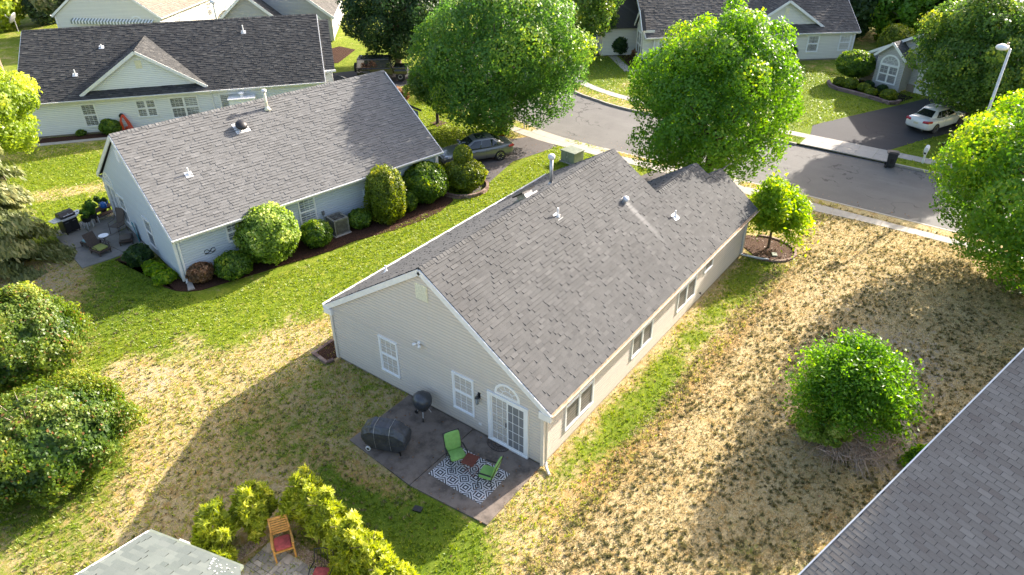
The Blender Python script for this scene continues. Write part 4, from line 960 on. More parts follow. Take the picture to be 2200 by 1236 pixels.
# --- white house, top left
def white_house():
    th = R(-39.5)
    I = gable_house('white_house', 'white sided house with dark roof and front facing gable', (5.0, 44.6), th, 18.6, 10.6, 2.44, 6.0, ('sid_white', 'roof_white'), o=.3, ox=.15, exp=.17, x_roof=(-1.2, 18.95), wall_x=(-1.0, 18.7))
    H = I['H']
    p, d, c = gable_on(I, 6.85, 3.75, .3, 2.86, 5.30, 'sid_white')
    # lower roof at the right end
    Ob = Vector((18.9, .75, 2.98)); Wb = I['WR']; po = [(.1, 0), (.85, 0), (.85, 5.0), (.1, 5.0)]
    p.append((po, Ob, X3, Wb)); d.append([Ob+X3*u+Wb*w for u, w in po])
    finish_roof(I, p, d, c)
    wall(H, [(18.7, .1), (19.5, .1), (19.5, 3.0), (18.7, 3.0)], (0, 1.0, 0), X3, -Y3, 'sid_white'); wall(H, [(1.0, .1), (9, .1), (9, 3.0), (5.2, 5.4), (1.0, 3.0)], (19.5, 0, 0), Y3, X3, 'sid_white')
    b = MB(); b.box(18.95, .62, 2.86, 19.8, .74, 2.99); b.obj('gutter', 'trim', H)
    window(H, (2.50, 0, .50), X3, -Y3, .98, 1.66, 3, 2, .5, .09, lower_grid=True, blind='blind_green')
    window(H, (5.98, 0, .86), X3, -Y3, 1.36, 1.28, 2, 2, .5, .09, lower_grid=True, double=True, blind='blind_green')
    window(H, (8.18, 0, .60), X3, -Y3, 1.95, 1.56, 3, 2, .5, .09, lower_grid=True, double=True, blind='blind_dark')
    window(H, (11.5, 0, .1), X3, -Y3, 1.6, 2.05, 3, 4, 1, .1, name='patio_door', blind='blind_dark')
    b = MB(); b.box(12.25, -1.0, .0, 13.95, -.02, 1.85); b.obj('chimney_chase', 'sid_white', H)
    b = MB(); b.box(12.18, -1.07, 1.85, 14.02, -.01, 1.93); b.tube([(13.1, -.5, 1.93), (13.1, -.5, 2.15)], .12, 12); b.lathe((13.1, -.5, 2.15), [(.22, 0), (.22, .04), (.1, .1)], 12); b.obj('chase_cap', 'trim', H)
    d = MB(); d.tube([(11.1, -.38, 2.35), (11.1, -.07, 2.15), (11.1, -.07, .1)], .05, 8); d.tube([(18.4, -.38, 2.35), (18.4, -.07, 2.15), (18.4, -.07, .1)], .05, 8); d.obj('downspout', 'trim', H)
    for x, y, hh in ((13.6, 4.1, .5), (2.4, 1.6, .35), (4.0, 3.6, .2)): pipe_vent(H, x, y, I['ze']+(y+.3)*I['mR']+.03, hh, .045, tilt=(0, -I['mR'], 1))
    f = MB(); f.tube([(11.5, 7.5, 4.4), (11.5, 7.5, 6.8)], .09, 12); fo = f.obj('flue_pipe', 'vent_tan', H, True)
    f = MB(); f.lathe((11.5, 7.5, 6.75), [(.1, 0), (.22, .02), (.22, .22), (.1, .26)], 14); f.obj('flue_cap', 'trim', fo, True)
white_house()

# --- cream house across the street, top right
def cream_house():
    th = R(-48.07)
    I = gable_house('cream_house', 'cream sided house with brown grey roof across the street behind the round tree', (46.91, 16.88), th, 15.3, 12.0, 2.44, 6.4, ('sid_cream', 'roof_cream'), o=.3, ox=.15, exp=.20, x_roof=(-3.75, 15.6), wall_x=(-2.9, 15.3))
    H = I['H']
    p, d, c = gable_on(I, 8.9, 3.2, .6, 3.0, 5.05, 'sid_cream')
    # entry gable on the left end, facing left
    finish_roof(I, p, d, c)
    n = -Y3
    window(H, (-2.6, 0, .80), X3, n, .95, 1.42, 3, 2, .5, .09, blind='blind'); window(H, (7.5, 0, 1.0), X3, n, 1.4, 1.25, 3, 2, .5, .09, double=True, blind='blind_dark')
    window(H, (11.0, 0, .72), X3, n, 1.1, 1.52, 3, 2, .5, .1, blind='blind'); window(H, (13.95, 0, .76), X3, n, 1.1, 1.50, 3, 2, .5, .1, blind='blind')
    b = MB(); b.box(-3.0, -.14, .0, 2.5, -.02, .70); b.obj('stone_base', 'fieldstone', H)
    # tall arched bay at the left corner
    x0 = -3.0
    wall(H, [(0.2, .1), (2.3, .1), (2.3, 3.0), (1.25, 4.2), (.2, 3.0)], (x0-.9, 0, 0), Y3, -X3, 'sid_cream', name='bay_wall')
    wall(H, [(-3.9, .1), (-2.9, .1), (-2.9, 3.0), (-3.9, 3.0)], (0, .2, 0), X3, -Y3, 'sid_cream', name='bay_wall')
    window(H, (x0-.9, 2.0, .5), -Y3, -X3, 1.5, 2.2, 2, 2, .5, .09, double=True, blind='blind_dark'); arch_window(H, (x0-.9, 1.25, 2.72), -Y3, -X3, 1.45, .9, 2, blind='blind_green')
    q = MB()
    for s in (-1, 1):
        e = 1.35; q.beam((x0-1.1, 1.25+s*e, 2.95), (x0-1.1, 1.25, 4.4), .06, .18)
    q.obj('rake_board', 'trim', H)
    q = MB()
    for s in (-1, 1): q.face([(x0-1.1, 1.25+s*1.35, 3.02), (x0-1.1, 1.25, 4.47), (-3.72, 1.25, 4.47), (-3.72, 1.25+s*1.35, 3.02)][::s])
    q.obj('bay_roof', 'roof_cream', H)
    # garage wing behind
    wall(H, [(3.5, .1), (10.5, .1), (10.5, 2.6), (7, 5.2), (3.5, 2.6)], (-6.8, 0, 0), Y3, -X3, 'sid_cream', name='garage_wall')
    wall(H, [(-6.8, .1), (-2.9, .1), (-2.9, 2.6), (-6.8, 2.6)], (0, 3.5, 0), X3, -Y3, 'sid_cream', name='garage_wall')
    q = MB()
    for s in (-1, 1): q.face([(-7.1, 7+s*3.8, 2.5), (-7.1, 7, 5.35), (0, 7, 5.35), (0, 7+s*3.8, 2.5)][::s])
    q.obj('garage_roof', 'roof_cream', H)
    q = MB(); q.box(-6.86, 4.6, .1, -6.82, 8.9, 2.3)
    for i in range(1, 4): q.box(-6.88, 4.6, .1+i*.55-.012, -6.86, 8.9, .1+i*.55+.012)
    q.obj('garage_door', 'trim', H)
    q = MB(); q.beam((-7.12, 3.2, 2.38), (-7.12, 7, 5.25), .06, .18); q.beam((-7.12, 10.8, 2.38), (-7.12, 7, 5.25), .06, .18); q.obj('rake_board', 'trim', H)
    pipe_vent(H, 11.4, 4.0, I['ze']+4.3*I['mR']+.03, .35, .05, tilt=(0, -I['mR'], 1))
cream_house()

# --- greige house with the arched bay window, right
def bay_house():
    th = math.atan2(-.17-1.69, 48.98-49.62)
    H = thing('bay_window_house', 'greige house with tall arched window beside the white car', 'house', (49.62, 1.69, 0), th)
    # local x along the bay face (towards the garage), y>0 = away behind? face normal points -y side
    Lx = 2.05
    n = -Y3
    wall(H, [(-.15, .45), (Lx+.1, .45), (Lx+.1, 2.55), (.95, 3.55), (-.15, 2.60)], (0, 0, 0), X3, n, 'sid_grey', name='bay_wall')
    b = MB(); b.box(-.15, -.02, -.1, Lx+.1, .4, .45); b.obj('bay_base', 'sid_grey', H)
    wall(H, [(0, .45), (1.2, .45), (1.2, 2.5), (0, 2.5)], (-.15, 0, 0), Y3, -X3, 'sid_grey', name='bay_wall')
    wall(H, [(0, .1), (1.2, .1), (1.2, 2.5), (0, 2.5)], (Lx+.1, 0, 0), Y3, X3, 'sid_grey', name='bay_wall')
    window(H, (.16, 0, .20+.3), X3, n, 1.6, 1.45, 2, 2, .5, .09, double=True, blind='blind'); arch_window(H, (.96, 0, 1.97), X3, n, 1.6, .75, 6, blind='blind_green')
    wall(H, [(-1.7, .1), (-.15, .1), (-.15, 2.9), (-1.7, 2.1)], (0, 1.0, 0), X3, n, 'sid_grey', name='wall'); wall(H, [(0, .1), (6.5, .1), (6.5, 2.2), (0, 2.2)], (-1.7, 1.0, 0), Y3, -X3, 'sid_grey')
    wall(H, [(Lx+.1, .1), (Lx+6.4, .1), (Lx+6.4, 2.6), (Lx+.1, 2.6)], (0, 1.2, 0), X3, n, 'sid_grey', name='garage_wall')
    q = MB(); q.box(-1.7, .86, .0, -.15, .99, .5); q.obj('stone_base', 'fieldstone', H); q = MB(); q.box(Lx+.1, 1.05, 0, Lx+.8, 1.18, .55); q.obj('stone_base', 'fieldstone', H)
    q = MB(); q.box(Lx+.9, 1.10, .02, Lx+5.9, 1.17, 2.2)
    for i in range(1, 4): q.box(Lx+.95, 1.085, .02+i*.55-.012, Lx+5.85, 1.10, .02+i*.55+.012)
    q.obj('garage_door', 'trim', H)
    q = MB(); q.box(Lx+.76, 1.04, .02, Lx+.9, 1.17, 2.3); q.box(Lx+5.9, 1.04, .02, Lx+6.04, 1.17, 2.3); q.obj('door_trim', 'trim', H)
    # roofs
    planes = []; dk = []
    m = .86
    for s, e in ((-1, 1.25), (1, 1.35)):
        zt = 3.72; Wd = Vector((-s, 0, m)).normalized(); ln = math.hypot(e, m*e); O = Vector((.95+s*e, 0, zt-m*e)); po = [(-.3, 0), (3.0, 0), (4.6, ln), (-.3, ln)]
        planes.append((po, O, Y3, Wd)); dk.append([O+Y3*u+Wd*w for u, w in po])
    mm = .55; O = Vector((0, .7, 2.15)); Wd = Vector((0, 1, mm)).normalized()
    O = Vector((-2.0, 0, 2.05)); Wd = Vector((1, 0, mm)).normalized(); po = [(.7, 0), (8, 0), (8, 7.2), (.7, 7.2)]
    planes.append((po, O, Y3, Wd)); dk.append([O+Y3*u+Wd*w for u, w in po])
    top = O+Wd*7.2; O2 = Vector((top.x*2+2.0, 0, 2.05)); Wd2 = Vector((-1, 0, mm)).normalized()
    planes.append((po, O2, Y3, Wd2)); dk.append([O2+Y3*u+Wd2*w for u, w in po])
    wall(H, [(-1.7, 2.2), (Lx+9.2, 2.2), (top.x, top.z-.15)], (0, 1.0, 0), X3, n, 'sid_grey', name='gable_wall')
    deck(H, dk); shingles(H, planes, 'roof_main', .18, 'dim', 0)
    q = MB()
    q.beam((-.35, -.32, 2.50), (.95, -.32, 3.62), .05, .18); q.beam((2.35, -.32, 2.43), (.95, -.32, 3.62), .05, .18)
    q.beam((-2.0, .68, 1.98), (top.x, .68, top.z-.07), .05, .2); q.beam((O2.x, .68, 1.98), (top.x, .68, top.z-.07), .05, .2)
    q.obj('rake_board', 'trim', H)
bay_house()

# --- corner house, bottom right: only its near roof slope and white rake are in view
def corner_house():
    th = R(-20.5)
    H = thing('corner_house', 'house corner with grey three tab shingle roof and thin white edge', 'house', (0, -8.8, 0), th)
    mm = 0.423; s0 = -2.6
    O = Vector((s0, 0, 2.71+mm*(s0+1.51))); Wd = Vector((1, 0, mm)).normalized(); ln = 10.6/math.cos(math.atan(mm))
    U = -Y3; po = [(0, 0), (14, 0), (14, ln), (0, ln)]
    dk = [[O+U*u+Wd*w for u, w in po]]
    top = O+Wd*ln; O2 = top+Vector((12, 0, -12*mm)); W2 = Vector((-1, 0, mm)).normalized(); p2 = [(0, 0), (14, 0), (14, 12/math.cos(math.atan(mm))), (0, 12/math.cos(math.atan(mm)))]
    dk.append([O2+U*u+W2*w for u, w in p2])
    deck(H, dk)
    shingles(H, [(po, O, U, Wd), (p2, O2, U, W2)], 'roof_corner', .135, 'tab', 300, frame_mat((0, -8.8), th), tab=.31)
    q = MB(); q.beam(O+Y3*.02+Vector((0, 0, -.03)), top+Y3*.02+Vector((0, 0, -.03)), .035, .10); q.beam(top+Y3*.02+Vector((0, 0, -.03)), O2+Y3*.02+Vector((0, 0, -.03)), .035, .10); q.obj('rake_board', 'trim', H)
    zb = O.z
    wall(H, [(O.x+.3, .1), (O2.x-.3, .1), (O2.x-.3, O2.z-.05), (top.x, top.z-.2), (O.x+.3, O.z)], (0, -.35, 0), X3, Y3, 'sid_grey')
    b = MB(); b.box(O.x+.3, -13.5, 0, O2.x-.3, -.4, max(O.z-.25, .5)); b.obj('foundation', 'sid_grey', H)
corner_house()

# --- house below the camera, bottom left: slope falling towards the camera
def sage_house():
    A = Vector((-9.73, 5.60, 2.44)); d = Vector((.2545, -.967, 0)); th = math.atan2(d.y, d.x)
    H = thing('sage_roof_house', 'house corner with sage grey shingle roof beside the paved patio', 'house', (A.x, A.y, 0), th)
    # local: eave along x from 0, roof rises to local -y (towards the camera)
    L = 2.9; m = .36; z = A.z; Wd = Vector((0, -1, m)).normalized(); O = Vector((0, 0, z)); ln = 5.2
    po = [(0, 0), (L, 0), (L+2.6, 2.9), (L+2.6, ln), (0, ln)]
    W2 = Vector((-1, 0, m)).normalized(); O2 = Vector((L, 0, z)); p2 = [(0, 0), (-4.4, 0), (-4.4, ln), (-2.6, 2.9)]
    deck(H, [[O+X3*u+Wd*w for u, w in po]], th=.08)
    shingles(H, [(po, O, X3, Wd)], 'roof_green', .15, 'dim', 300, frame_mat((A.x, A.y), th), th=(.003, .030))
    q = MB(); q.beam(O+Vector((-.03, 0, -.05)), O+Wd*ln+Vector((-.03, 0, -.05)), .05, .09); q.obj('rake_board', 'trim', H)
    q = MB(); q.box(-.05, -.02, z-.14, L, .09, z-.03); q.obj('gutter', 'util_green', H)
    b = MB(); b.box(.25, -6, 0, L+2.6, -.35, z-.05); b.obj('wall', 'sid_grey', H)
    q = MB(); q.box(.50, .12, z-.62, .82, .38, z-.50); q.box(.55, .16, 0, .61, .34, z-.62); q.obj('white_cap', 'trim', H)
    q = MB()
    for i in range(26):
        x = L-.75+random.random()*.75; y = -.05-random.random()*.4; q.obox(Vector((x, y, z-y*m+.022)), X3, Wd, X3.cross(Wd), .006+random.random()*.016, .006+random.random()*.02, .002)
    q.obj('roof_sealant', 'trim', H, kind='stuff')
sage_house()

# ------------------------------------------------------------------ foliage
def leaves_mesh(name, P, Nrm, size, aspect, tone, hue, mat, droop=None, jitter=.6, shape='quad'):
    """P (n,3) centres, Nrm (n,3) facing directions, size (n,). Each leaf clump is a bent four-sided blade"""
    n = len(P); rng = RNG
    nr = Nrm+rng.normal(0, jitter, (n, 3)); nr /= np.linalg.norm(nr, axis=1)[:, None]+1e-9
    t = rng.normal(0, 1, (n, 3)) if droop is None else droop+rng.normal(0, .35, (n, 3))
    t -= nr*np.sum(t*nr, 1)[:, None]; t /= np.linalg.norm(t, axis=1)[:, None]+1e-9
    b = np.cross(nr, t); s = size[:, None]
    tip = P+t*s*aspect*.5; tail = P-t*s*aspect*.5; l = P+b*s*.5+nr*s*.12*rng.uniform(-1, 1, (n, 1)); r = P-b*s*.5+nr*s*.12*rng.uniform(-1, 1, (n, 1))
    v = np.stack([tail, r, tip, l], 1).reshape(-1, 3)
    me = bpy.data.meshes.new(name); me.vertices.add(4*n); me.vertices.foreach_set('co', v.ravel().astype(np.float32))
    me.loops.add(4*n); me.loops.foreach_set('vertex_index', np.arange(4*n, dtype=np.int32))
    me.polygons.add(n); me.polygons.foreach_set('loop_start', np.arange(0, 4*n, 4, dtype=np.int32)); me.update(calc_edges=True)
    for nm, a in (('tone', tone), ('hue', hue)):
        at = me.attributes.new(nm, 'FLOAT', 'FACE'); at.data.foreach_set('value', a.astype(np.float32))
    me.materials.append(MT[mat]); return me
def mobj(name, me, parent=None, **k):
    o = bpy.data.objects.new(name, me); COL.objects.link(o); o.parent = parent
    for a, b in k.items(): o[a] = b
    return o
def sph(n, up=0.0):
    v = RNG.normal(0, 1, (n, 3)); v[:, 2] += up; return v/np.linalg.norm(v, axis=1)[:, None]
def crown_points(n, r, rz, zc, lobes=34, lr=.36, fill=.12, cone=0.0, flat=0.0, loose=0.0, scatter=None):
    big = sph(9)*.55; d = sph(lobes); bulge = np.max(np.exp(-np.sum((d[:, None]-big[None]/.55)**2, 2)*1.8), 1)
    k = (RNG.uniform(.52, .78, lobes)+.14*bulge-.03+np.where(RNG.random(lobes) < .16, RNG.uniform(.04, .17, lobes), 0))[:, None]; c = d*k
    if loose: c *= RNG.uniform(1-loose, 1+loose*.45, lobes)[:, None]
    c = np.vstack([c, sph(lobes//5)*.35]); R_ = RNG.uniform(.65, 1.3, len(c))*lr; R_[lobes:] = .34*(1-loose)
    tl = RNG.uniform(0, .38, len(c))
    out = []; nor = []; ton = []; m = 0
    while m < n:
        q = 4*n; i = RNG.choice(len(c), q, p=R_**2/np.sum(R_**2)); dd = sph(q, .15)
        p = c[i]+dd*(R_[i]*RNG.uniform(.78, 1.08, q))[:, None]
        inside = np.zeros(q, bool)
        for j in range(len(c)): inside |= (np.linalg.norm(p-c[j], axis=1) < R_[j]*.78) & (i != j)
        keep = ~inside | (RNG.random(q) < fill*.3)
        keep &= np.linalg.norm(p, axis=1) < (1.2 if not loose else 1.4)
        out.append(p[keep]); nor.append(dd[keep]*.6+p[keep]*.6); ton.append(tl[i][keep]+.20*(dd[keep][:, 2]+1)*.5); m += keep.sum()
    p = np.vstack(out)[:n]; nn = np.vstack(nor)[:n]; tn = np.concatenate(ton)[:n]
    rad0 = np.linalg.norm(p, axis=1); p = p+RNG.normal(0, scatter or (.035 if loose else .020), p.shape)
    if cone:
        hgt = (p[:, 2]+1)/2; sc = 1-cone*np.clip(hgt, 0, 1)**1.3; p[:, 0] *= sc; p[:, 1] *= sc
    P = p*np.array([r, r, rz]); P[:, 2] += zc
    if flat: P[:, 2] = np.maximum(P[:, 2], zc-rz*flat)
    rad = np.linalg.norm(p, axis=1)
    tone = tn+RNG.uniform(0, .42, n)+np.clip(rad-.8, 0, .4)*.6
    return P, nn, tone
def trunk_obj(H, zc, r, rz, rad, mat='bark', limbs=7, base=(0, 0), lean=(0, 0), zsplit=None):
    b = MB(); zs = zsplit or max(zc-rz*.62, .5); top = Vector((lean[0], lean[1], zs))
    b.tube([(base[0], base[1], -.1), (base[0]*.9, base[1]*.9, .12), (lean[0]*.5, lean[1]*.5, zs*.5), top], [rad*1.5, rad*1.12, rad, rad*.85], 10)
    for i in range(limbs):
        a = 2*math.pi*(i+random.random()*.6)/limbs; k = random.uniform(.45, .78)*r; h = random.uniform(.0, .8)
        e = Vector((math.cos(a)*k, math.sin(a)*k, zc+rz*(h-.25))); mid = top.lerp(e, .45)+Vector((0, 0, .25*rz*random.random()))
        b.tube([top-Vector((0, 0, .1)), mid, e], [rad*.5, rad*.32, rad*.09], 6)
        for j in range(2):
            e2 = mid+Vector((random.uniform(-1, 1), random.uniform(-1, 1), random.uniform(.1, .9)))*r*.35; b.tube([mid, e2], [rad*.2, rad*.05], 5)
    b.tube([top, (lean[0], lean[1], zc+rz*.55)], [rad*.8, rad*.12], 8)
    return b.obj('trunk', mat, H, True)
def tree(name, label, loc, r, zc, rz, n, mat, leaf=.20, trunk=.2, cat='tree', group=None, lobes=34, lr=.36, cone=0.0, bark='bark', jitter=.55, aspect=1.5, limbs=7, flat=0, droop=None, fill=.12, loose=0.0):
    H = thing(name, label, cat, (loc[0], loc[1], 0), 0, group)
    P, N, T = crown_points(n, r, rz, zc, lobes, lr, fill, cone, flat, loose)
    S = RNG.uniform(.65, 1.25, len(P))*leaf
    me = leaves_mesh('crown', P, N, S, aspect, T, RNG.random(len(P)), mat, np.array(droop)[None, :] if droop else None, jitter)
    mobj('crown', me, H)
    trunk_obj(H, zc, r, rz, trunk, bark, limbs)
    return H
def clipped(name, label, loc, r, h, n, mat, leaf=.07, ry=None, box=0.0, top=0.0, group=None, cat='shrub', z0=0.0, stem=0.0, rz=0.0, lump=.09, gap=0.0, core='lf_core'):
    """sheared shrub: superellipsoid skin of small leaves over a leafy core"""
    H = thing(name, label, cat, (loc[0], loc[1], 0), rz, group); ry = ry or r; d = sph(n)
    e = 2+box*4; k = (np.abs(d[:, 0])**e+np.abs(d[:, 1])**e+np.abs(d[:, 2])**e)**(-1/e)
    p = d*k[:, None]
    if top: p[:, :2] *= (1-top*np.clip(p[:, 2], -.2, 1))[:, None]
    nz = np.array([mnoise.noise(Vector(q*2.2)+Vector((loc[0], loc[1], 0))) for q in p]); nz2 = np.array([mnoise.noise(Vector(q*6.5)+Vector((loc[1], loc[0], 3))) for q in p])
    s = 1+lump*nz*1.7+lump*.9*nz2+RNG.uniform(-.12, .035, n)+np.where(RNG.random(n) < .03, RNG.uniform(.02, .09, n), 0)
    sel = (nz2 > -.9+gap*2) ; p = p*s[:, None]; hz = (h-z0-stem)/2
    P = p*np.array([r, ry, hz]); P[:, 2] += z0+stem+hz; P = P[sel]; d = d[sel]
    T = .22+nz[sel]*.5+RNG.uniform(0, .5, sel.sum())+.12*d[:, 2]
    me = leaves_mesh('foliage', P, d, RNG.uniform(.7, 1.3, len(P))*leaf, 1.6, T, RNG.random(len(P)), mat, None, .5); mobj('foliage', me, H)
    # inner leaf mass
    m = n//3; d2 = sph(m); k2 = (np.abs(d2[:, 0])**e+np.abs(d2[:, 1])**e+np.abs(d2[:, 2])**e)**(-1/e); p2 = d2*k2[:, None]*RNG.uniform(.74, .90, (m, 1))
    if top: p2[:, :2] *= (1-top*np.clip(p2[:, 2], -.2, 1))[:, None]
    P2 = p2*np.array([r, ry, hz]); P2[:, 2] += z0+stem+hz
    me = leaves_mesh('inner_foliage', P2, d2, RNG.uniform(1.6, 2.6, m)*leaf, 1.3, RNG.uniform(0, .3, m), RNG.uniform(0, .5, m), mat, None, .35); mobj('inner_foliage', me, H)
    b = MB()
    for i in range(5):
        a = i*1.3; b.tube([(0, 0, -.05), (.03*math.cos(a), .03*math.sin(a), stem+.1), (r*.5*math.cos(a), ry*.5*math.sin(a), z0+stem+hz*1.2)], [.03+.02*r, .02+.015*r, .01], 5)
    b.obj('stem', 'bark', H); return H
def sprays(name, label, loc, r, h, n, mat, leaf=.16, cone=.5, cat='shrub', group=None, aspect=2.6, lobes=26, ry=None, rz=0, lr=.34, upb=.4, brown=True, fill=.1, loose=0.0):
    H = thing(name, label, cat, (loc[0], loc[1], 0), rz, group)
    P, N, T = crown_points(n, 1, 1, 0, lobes, lr, fill, 0, 0, loose); hgt = np.clip((P[:, 2]+1)/2, 0, 1); sc = 1-cone*hgt**1.2
    P[:, 0] *= sc*r; P[:, 1] *= sc*(ry or r); P[:, 2] = (P[:, 2]+1)/2*h
    dr = N*np.array([1, 1, .4])+np.array([0, 0, upb])
    hue = RNG.random(len(P)) if brown else RNG.uniform(0, .8, len(P))
    me = leaves_mesh('foliage', P, N, RNG.uniform(.6, 1.3, len(P))*leaf, aspect, T, hue, mat, dr, .7); mobj('foliage', me, H)
    b = MB(); b.tube([(0, 0, -.1), (0, 0, h*.5), (.03, .02, h*.93)], [.05, .035, .01], 6)
    for i in range(10):
        a = i*2.4; z = h*(.15+.07*i); b.tube([(0, 0, z), (math.cos(a)*r*.6, math.sin(a)*r*.6, z+.15*h)], [.018, .006], 5)
    b.obj('stem', 'bark', H); return H

# big street trees
G1 = 'large trees along the street'
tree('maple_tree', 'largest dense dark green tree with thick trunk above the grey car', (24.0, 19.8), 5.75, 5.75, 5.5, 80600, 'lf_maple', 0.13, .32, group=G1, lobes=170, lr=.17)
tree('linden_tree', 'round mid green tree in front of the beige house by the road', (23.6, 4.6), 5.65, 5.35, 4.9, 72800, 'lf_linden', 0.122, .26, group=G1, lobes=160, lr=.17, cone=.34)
tree('shade_tree', 'broad dark tree standing behind the parked black jeep', (32.09, 37.65), 5.3, 5.2, 4.6, 44200, 'lf_dark', 0.16, .30, group=G1, lobes=120, lr=.19)
tree('shade_tree', 'dark tree overhanging the far driveway of the cream house', (43.8, 25.8), 3.9, 5.1, 3.9, 23400, 'lf_pear', 0.168, .25, group=G1, lobes=110, lr=.2)
tree('pear_tree', 'egg shaped dense tree behind the white car and light pole', (43.3, -5.9), 5.1, 4.9, 4.5, 62400, 'lf_pear', 0.139, .24, group=G1, lobes=170, lr=.15)
tree('linden_tree', 'yellow green tree at the right edge in front of the light pole', (22.7, -11.6), 5.2, 4.6, 4.8, 78000, 'lf_linden', 0.113, .28, group=G1, lobes=160, lr=.17)
tree('cherry_tree', 'small reddish green tree left of the big dark maple', (22.62, 24.55), 1.95, 2.75, 1.75, 18200, 'lf_pear', 0.101, .11, limbs=9, lobes=60, lr=.22)
H = thing('ornamental_tree', 'small airy bright green tree in the mulch ring at the beige house corner', 'tree', (18.6, -.85, 0))
ORN = H
tree('light_maple_tree', 'pale yellow green tree overhanging from the left edge', (-.2, 39.3), 3.7, 4.4, 3.3, 36400, 'lf_light', 0.143, .2, lobes=70, lr=.2, cone=.1)
tree('leaning_tree', 'tree with bare leaning trunk beside the white house roof', (6.3, 52.8), 2.6, 8.6, 2.2, 6500, 'lf_light', 0.218, .28, lobes=16, bark='bark_pale')
# beyond the right edge: its shade lies on the corner house roof
tree('shade_tree', 'slender tree beyond the corner house, with its shade on the three tab roof', (12.9, -13.1), 1.7, 9.3, 2.3, 11700, 'lf_linden', 0.134, .14, lobes=60, lr=.2, loose=.3)
# top left
tree('pine_tree', 'sparse pine with bare trunk behind the white house ridge', (21.4, 74.8), 3.0, 3.6, 3.4, 9100, 'lf_pine', 0.252, .16, lobes=22, lr=.30, bark='bark_pale', fill=.05, aspect=2.2)
tree('blue_spruce', 'grey green spruce between the pine and the pale tree', (21.5, 81.5), 2.6, 3.6, 3.6, 9100, 'lf_blue', 0.252, .16, cone=.6, lobes=22)
tree('pale_tree', 'pale leafy tree in the top left corner', (17.2, 82.5), 3.6, 3.6, 3.4, 10400, 'lf_light', 0.269, .2, lobes=22)
tree('back_tree', 'dark green tree behind the spruce at the top edge', (27.5, 84.5), 3.8, 5.0, 4.6, 10400, 'lf_maple', 0.302, .25)
# wood at the top right: single trees one can tell apart
wood = [(62.5, 12.0, 3.6, 4.6, 4.8, 'lf_dark', 'tall dark tree right behind the cream house corner'), (65.5, 8.0, 3.3, 3.8, 4.2, 'lf_dark', 'dark tree with black gaps in the wood behind the hedge'),
        (66.5, 3.5, 3.6, 4.0, 4.2, 'lf_linden', 'bright green tree in the wood at the top right'), (70.5, 9.5, 4.0, 5.5, 5.5, 'lf_maple', 'deep green tree at the back of the wood'),
        (70, 0.0, 4.0, 4.6, 4.6, 'lf_light', 'pale spotted tree in the wood near the top edge'), (66, -2.6, 3.6, 4.2, 4.2, 'lf_dark', 'dark tree behind the greige house roof'), (75, 4.5, 4.5, 6, 6, 'lf_dark', 'rearmost dark tree of the wood')]
for x, y, r, zc, rz, m, lb in wood: tree('wood_tree', lb, (x, y), r, zc, rz, 11000, m, .28, .2, lobes=70, lr=.22, group='trees of the small wood')
# spruce and arborvitae at the left edge
def spruce(label, loc, r, h, n, mat='lf_spruce', leaf=.20):
    H = thing('spruce_tree', label, 'tree', (loc[0], loc[1], 0)); t = RNG.random(n)**.8; nb = 60
    bi = RNG.integers(0, nb, n); bh = np.linspace(.04, .97, nb)[bi]; ba = (bi*2.39963)+RNG.normal(0, .16, n); k = RNG.random(n)**.6
    rad = r*(1-bh)**.5*k*(1+.25*np.sin(bi*1.7)); z = h*bh-rad*.28+RNG.normal(0, .07, n)-RNG.random(n)*.22
    P = np.stack([np.cos(ba)*rad, np.sin(ba)*rad, np.maximum(z, .05)], -1); N = np.stack([np.cos(ba), np.sin(ba), .4+0*ba], -1)
    D = np.stack([np.cos(ba)*.5, np.sin(ba)*.5, -1+0*ba], -1)
    T = .1+RNG.uniform(0, .5, n)+.35*k+.12*np.sin(bi*5.1)
    mobj('crown', leaves_mesh('crown', P, N, RNG.uniform(.6, 1.2, n)*leaf*.55, 3.2, T, RNG.uniform(0, .8, n), mat, D, .5), H)
    b = MB(); b.tube([(0, 0, -.1), (0, 0, h*.96)], [.16, .02], 8)
    for i in range(0, nb, 2):
        hh = .04+.93*i/nb; a = i*2.39963; rr = r*(1-hh)**.5*.9; b.tube([(0, 0, h*hh), (math.cos(a)*rr, math.sin(a)*rr, h*hh-rr*.28)], [.03, .008], 4)
    b.obj('trunk', 'bark', H); return H
spruce('weeping grey green spruce at the left edge beside the neighbour patio', (-4.6, 28.2), 2.7, 8.6, 42000)
ga_ = 'old arborvitae at the left edge'
clipped('arborvitae', 'upper arborvitae at the left edge with yellow tips', (-7.95, 18.5), 2.35, 3.6, 50000, 'lf_arb', .072, group=ga_, lump=.17, top=.22, cat='arborvitae')
H = clipped('arborvitae', 'lower arborvitae at the left edge with dead twigs in its top', (-9.4, 13.1), 2.42, 2.55, 52000, 'lf_arb', .070, group=ga_, lump=.17, top=.12, cat='arborvitae')
b = MB()
for i in range(34):
    a = random.random()*6.28; e = Vector((-.2+math.cos(a)*random.uniform(.3, .9), math.sin(a)*random.uniform(.3, .9), random.uniform(2.0, 2.9))); s = Vector((-.2, 0, 1.5)); m = s.lerp(e, .5)+Vector((0, 0, .12)); b.tube([s, m, e], [.022, .013, .004], 4)
b.obj('dead_twig', 'twig', H)
sprays('arborvitae', 'small arborvitae at the left edge below the two large ones', (-11.4, 16.6), 1.5, 2.4, 6000, 'lf_arb', .14, .4, group='old arborvitae at the left edge')
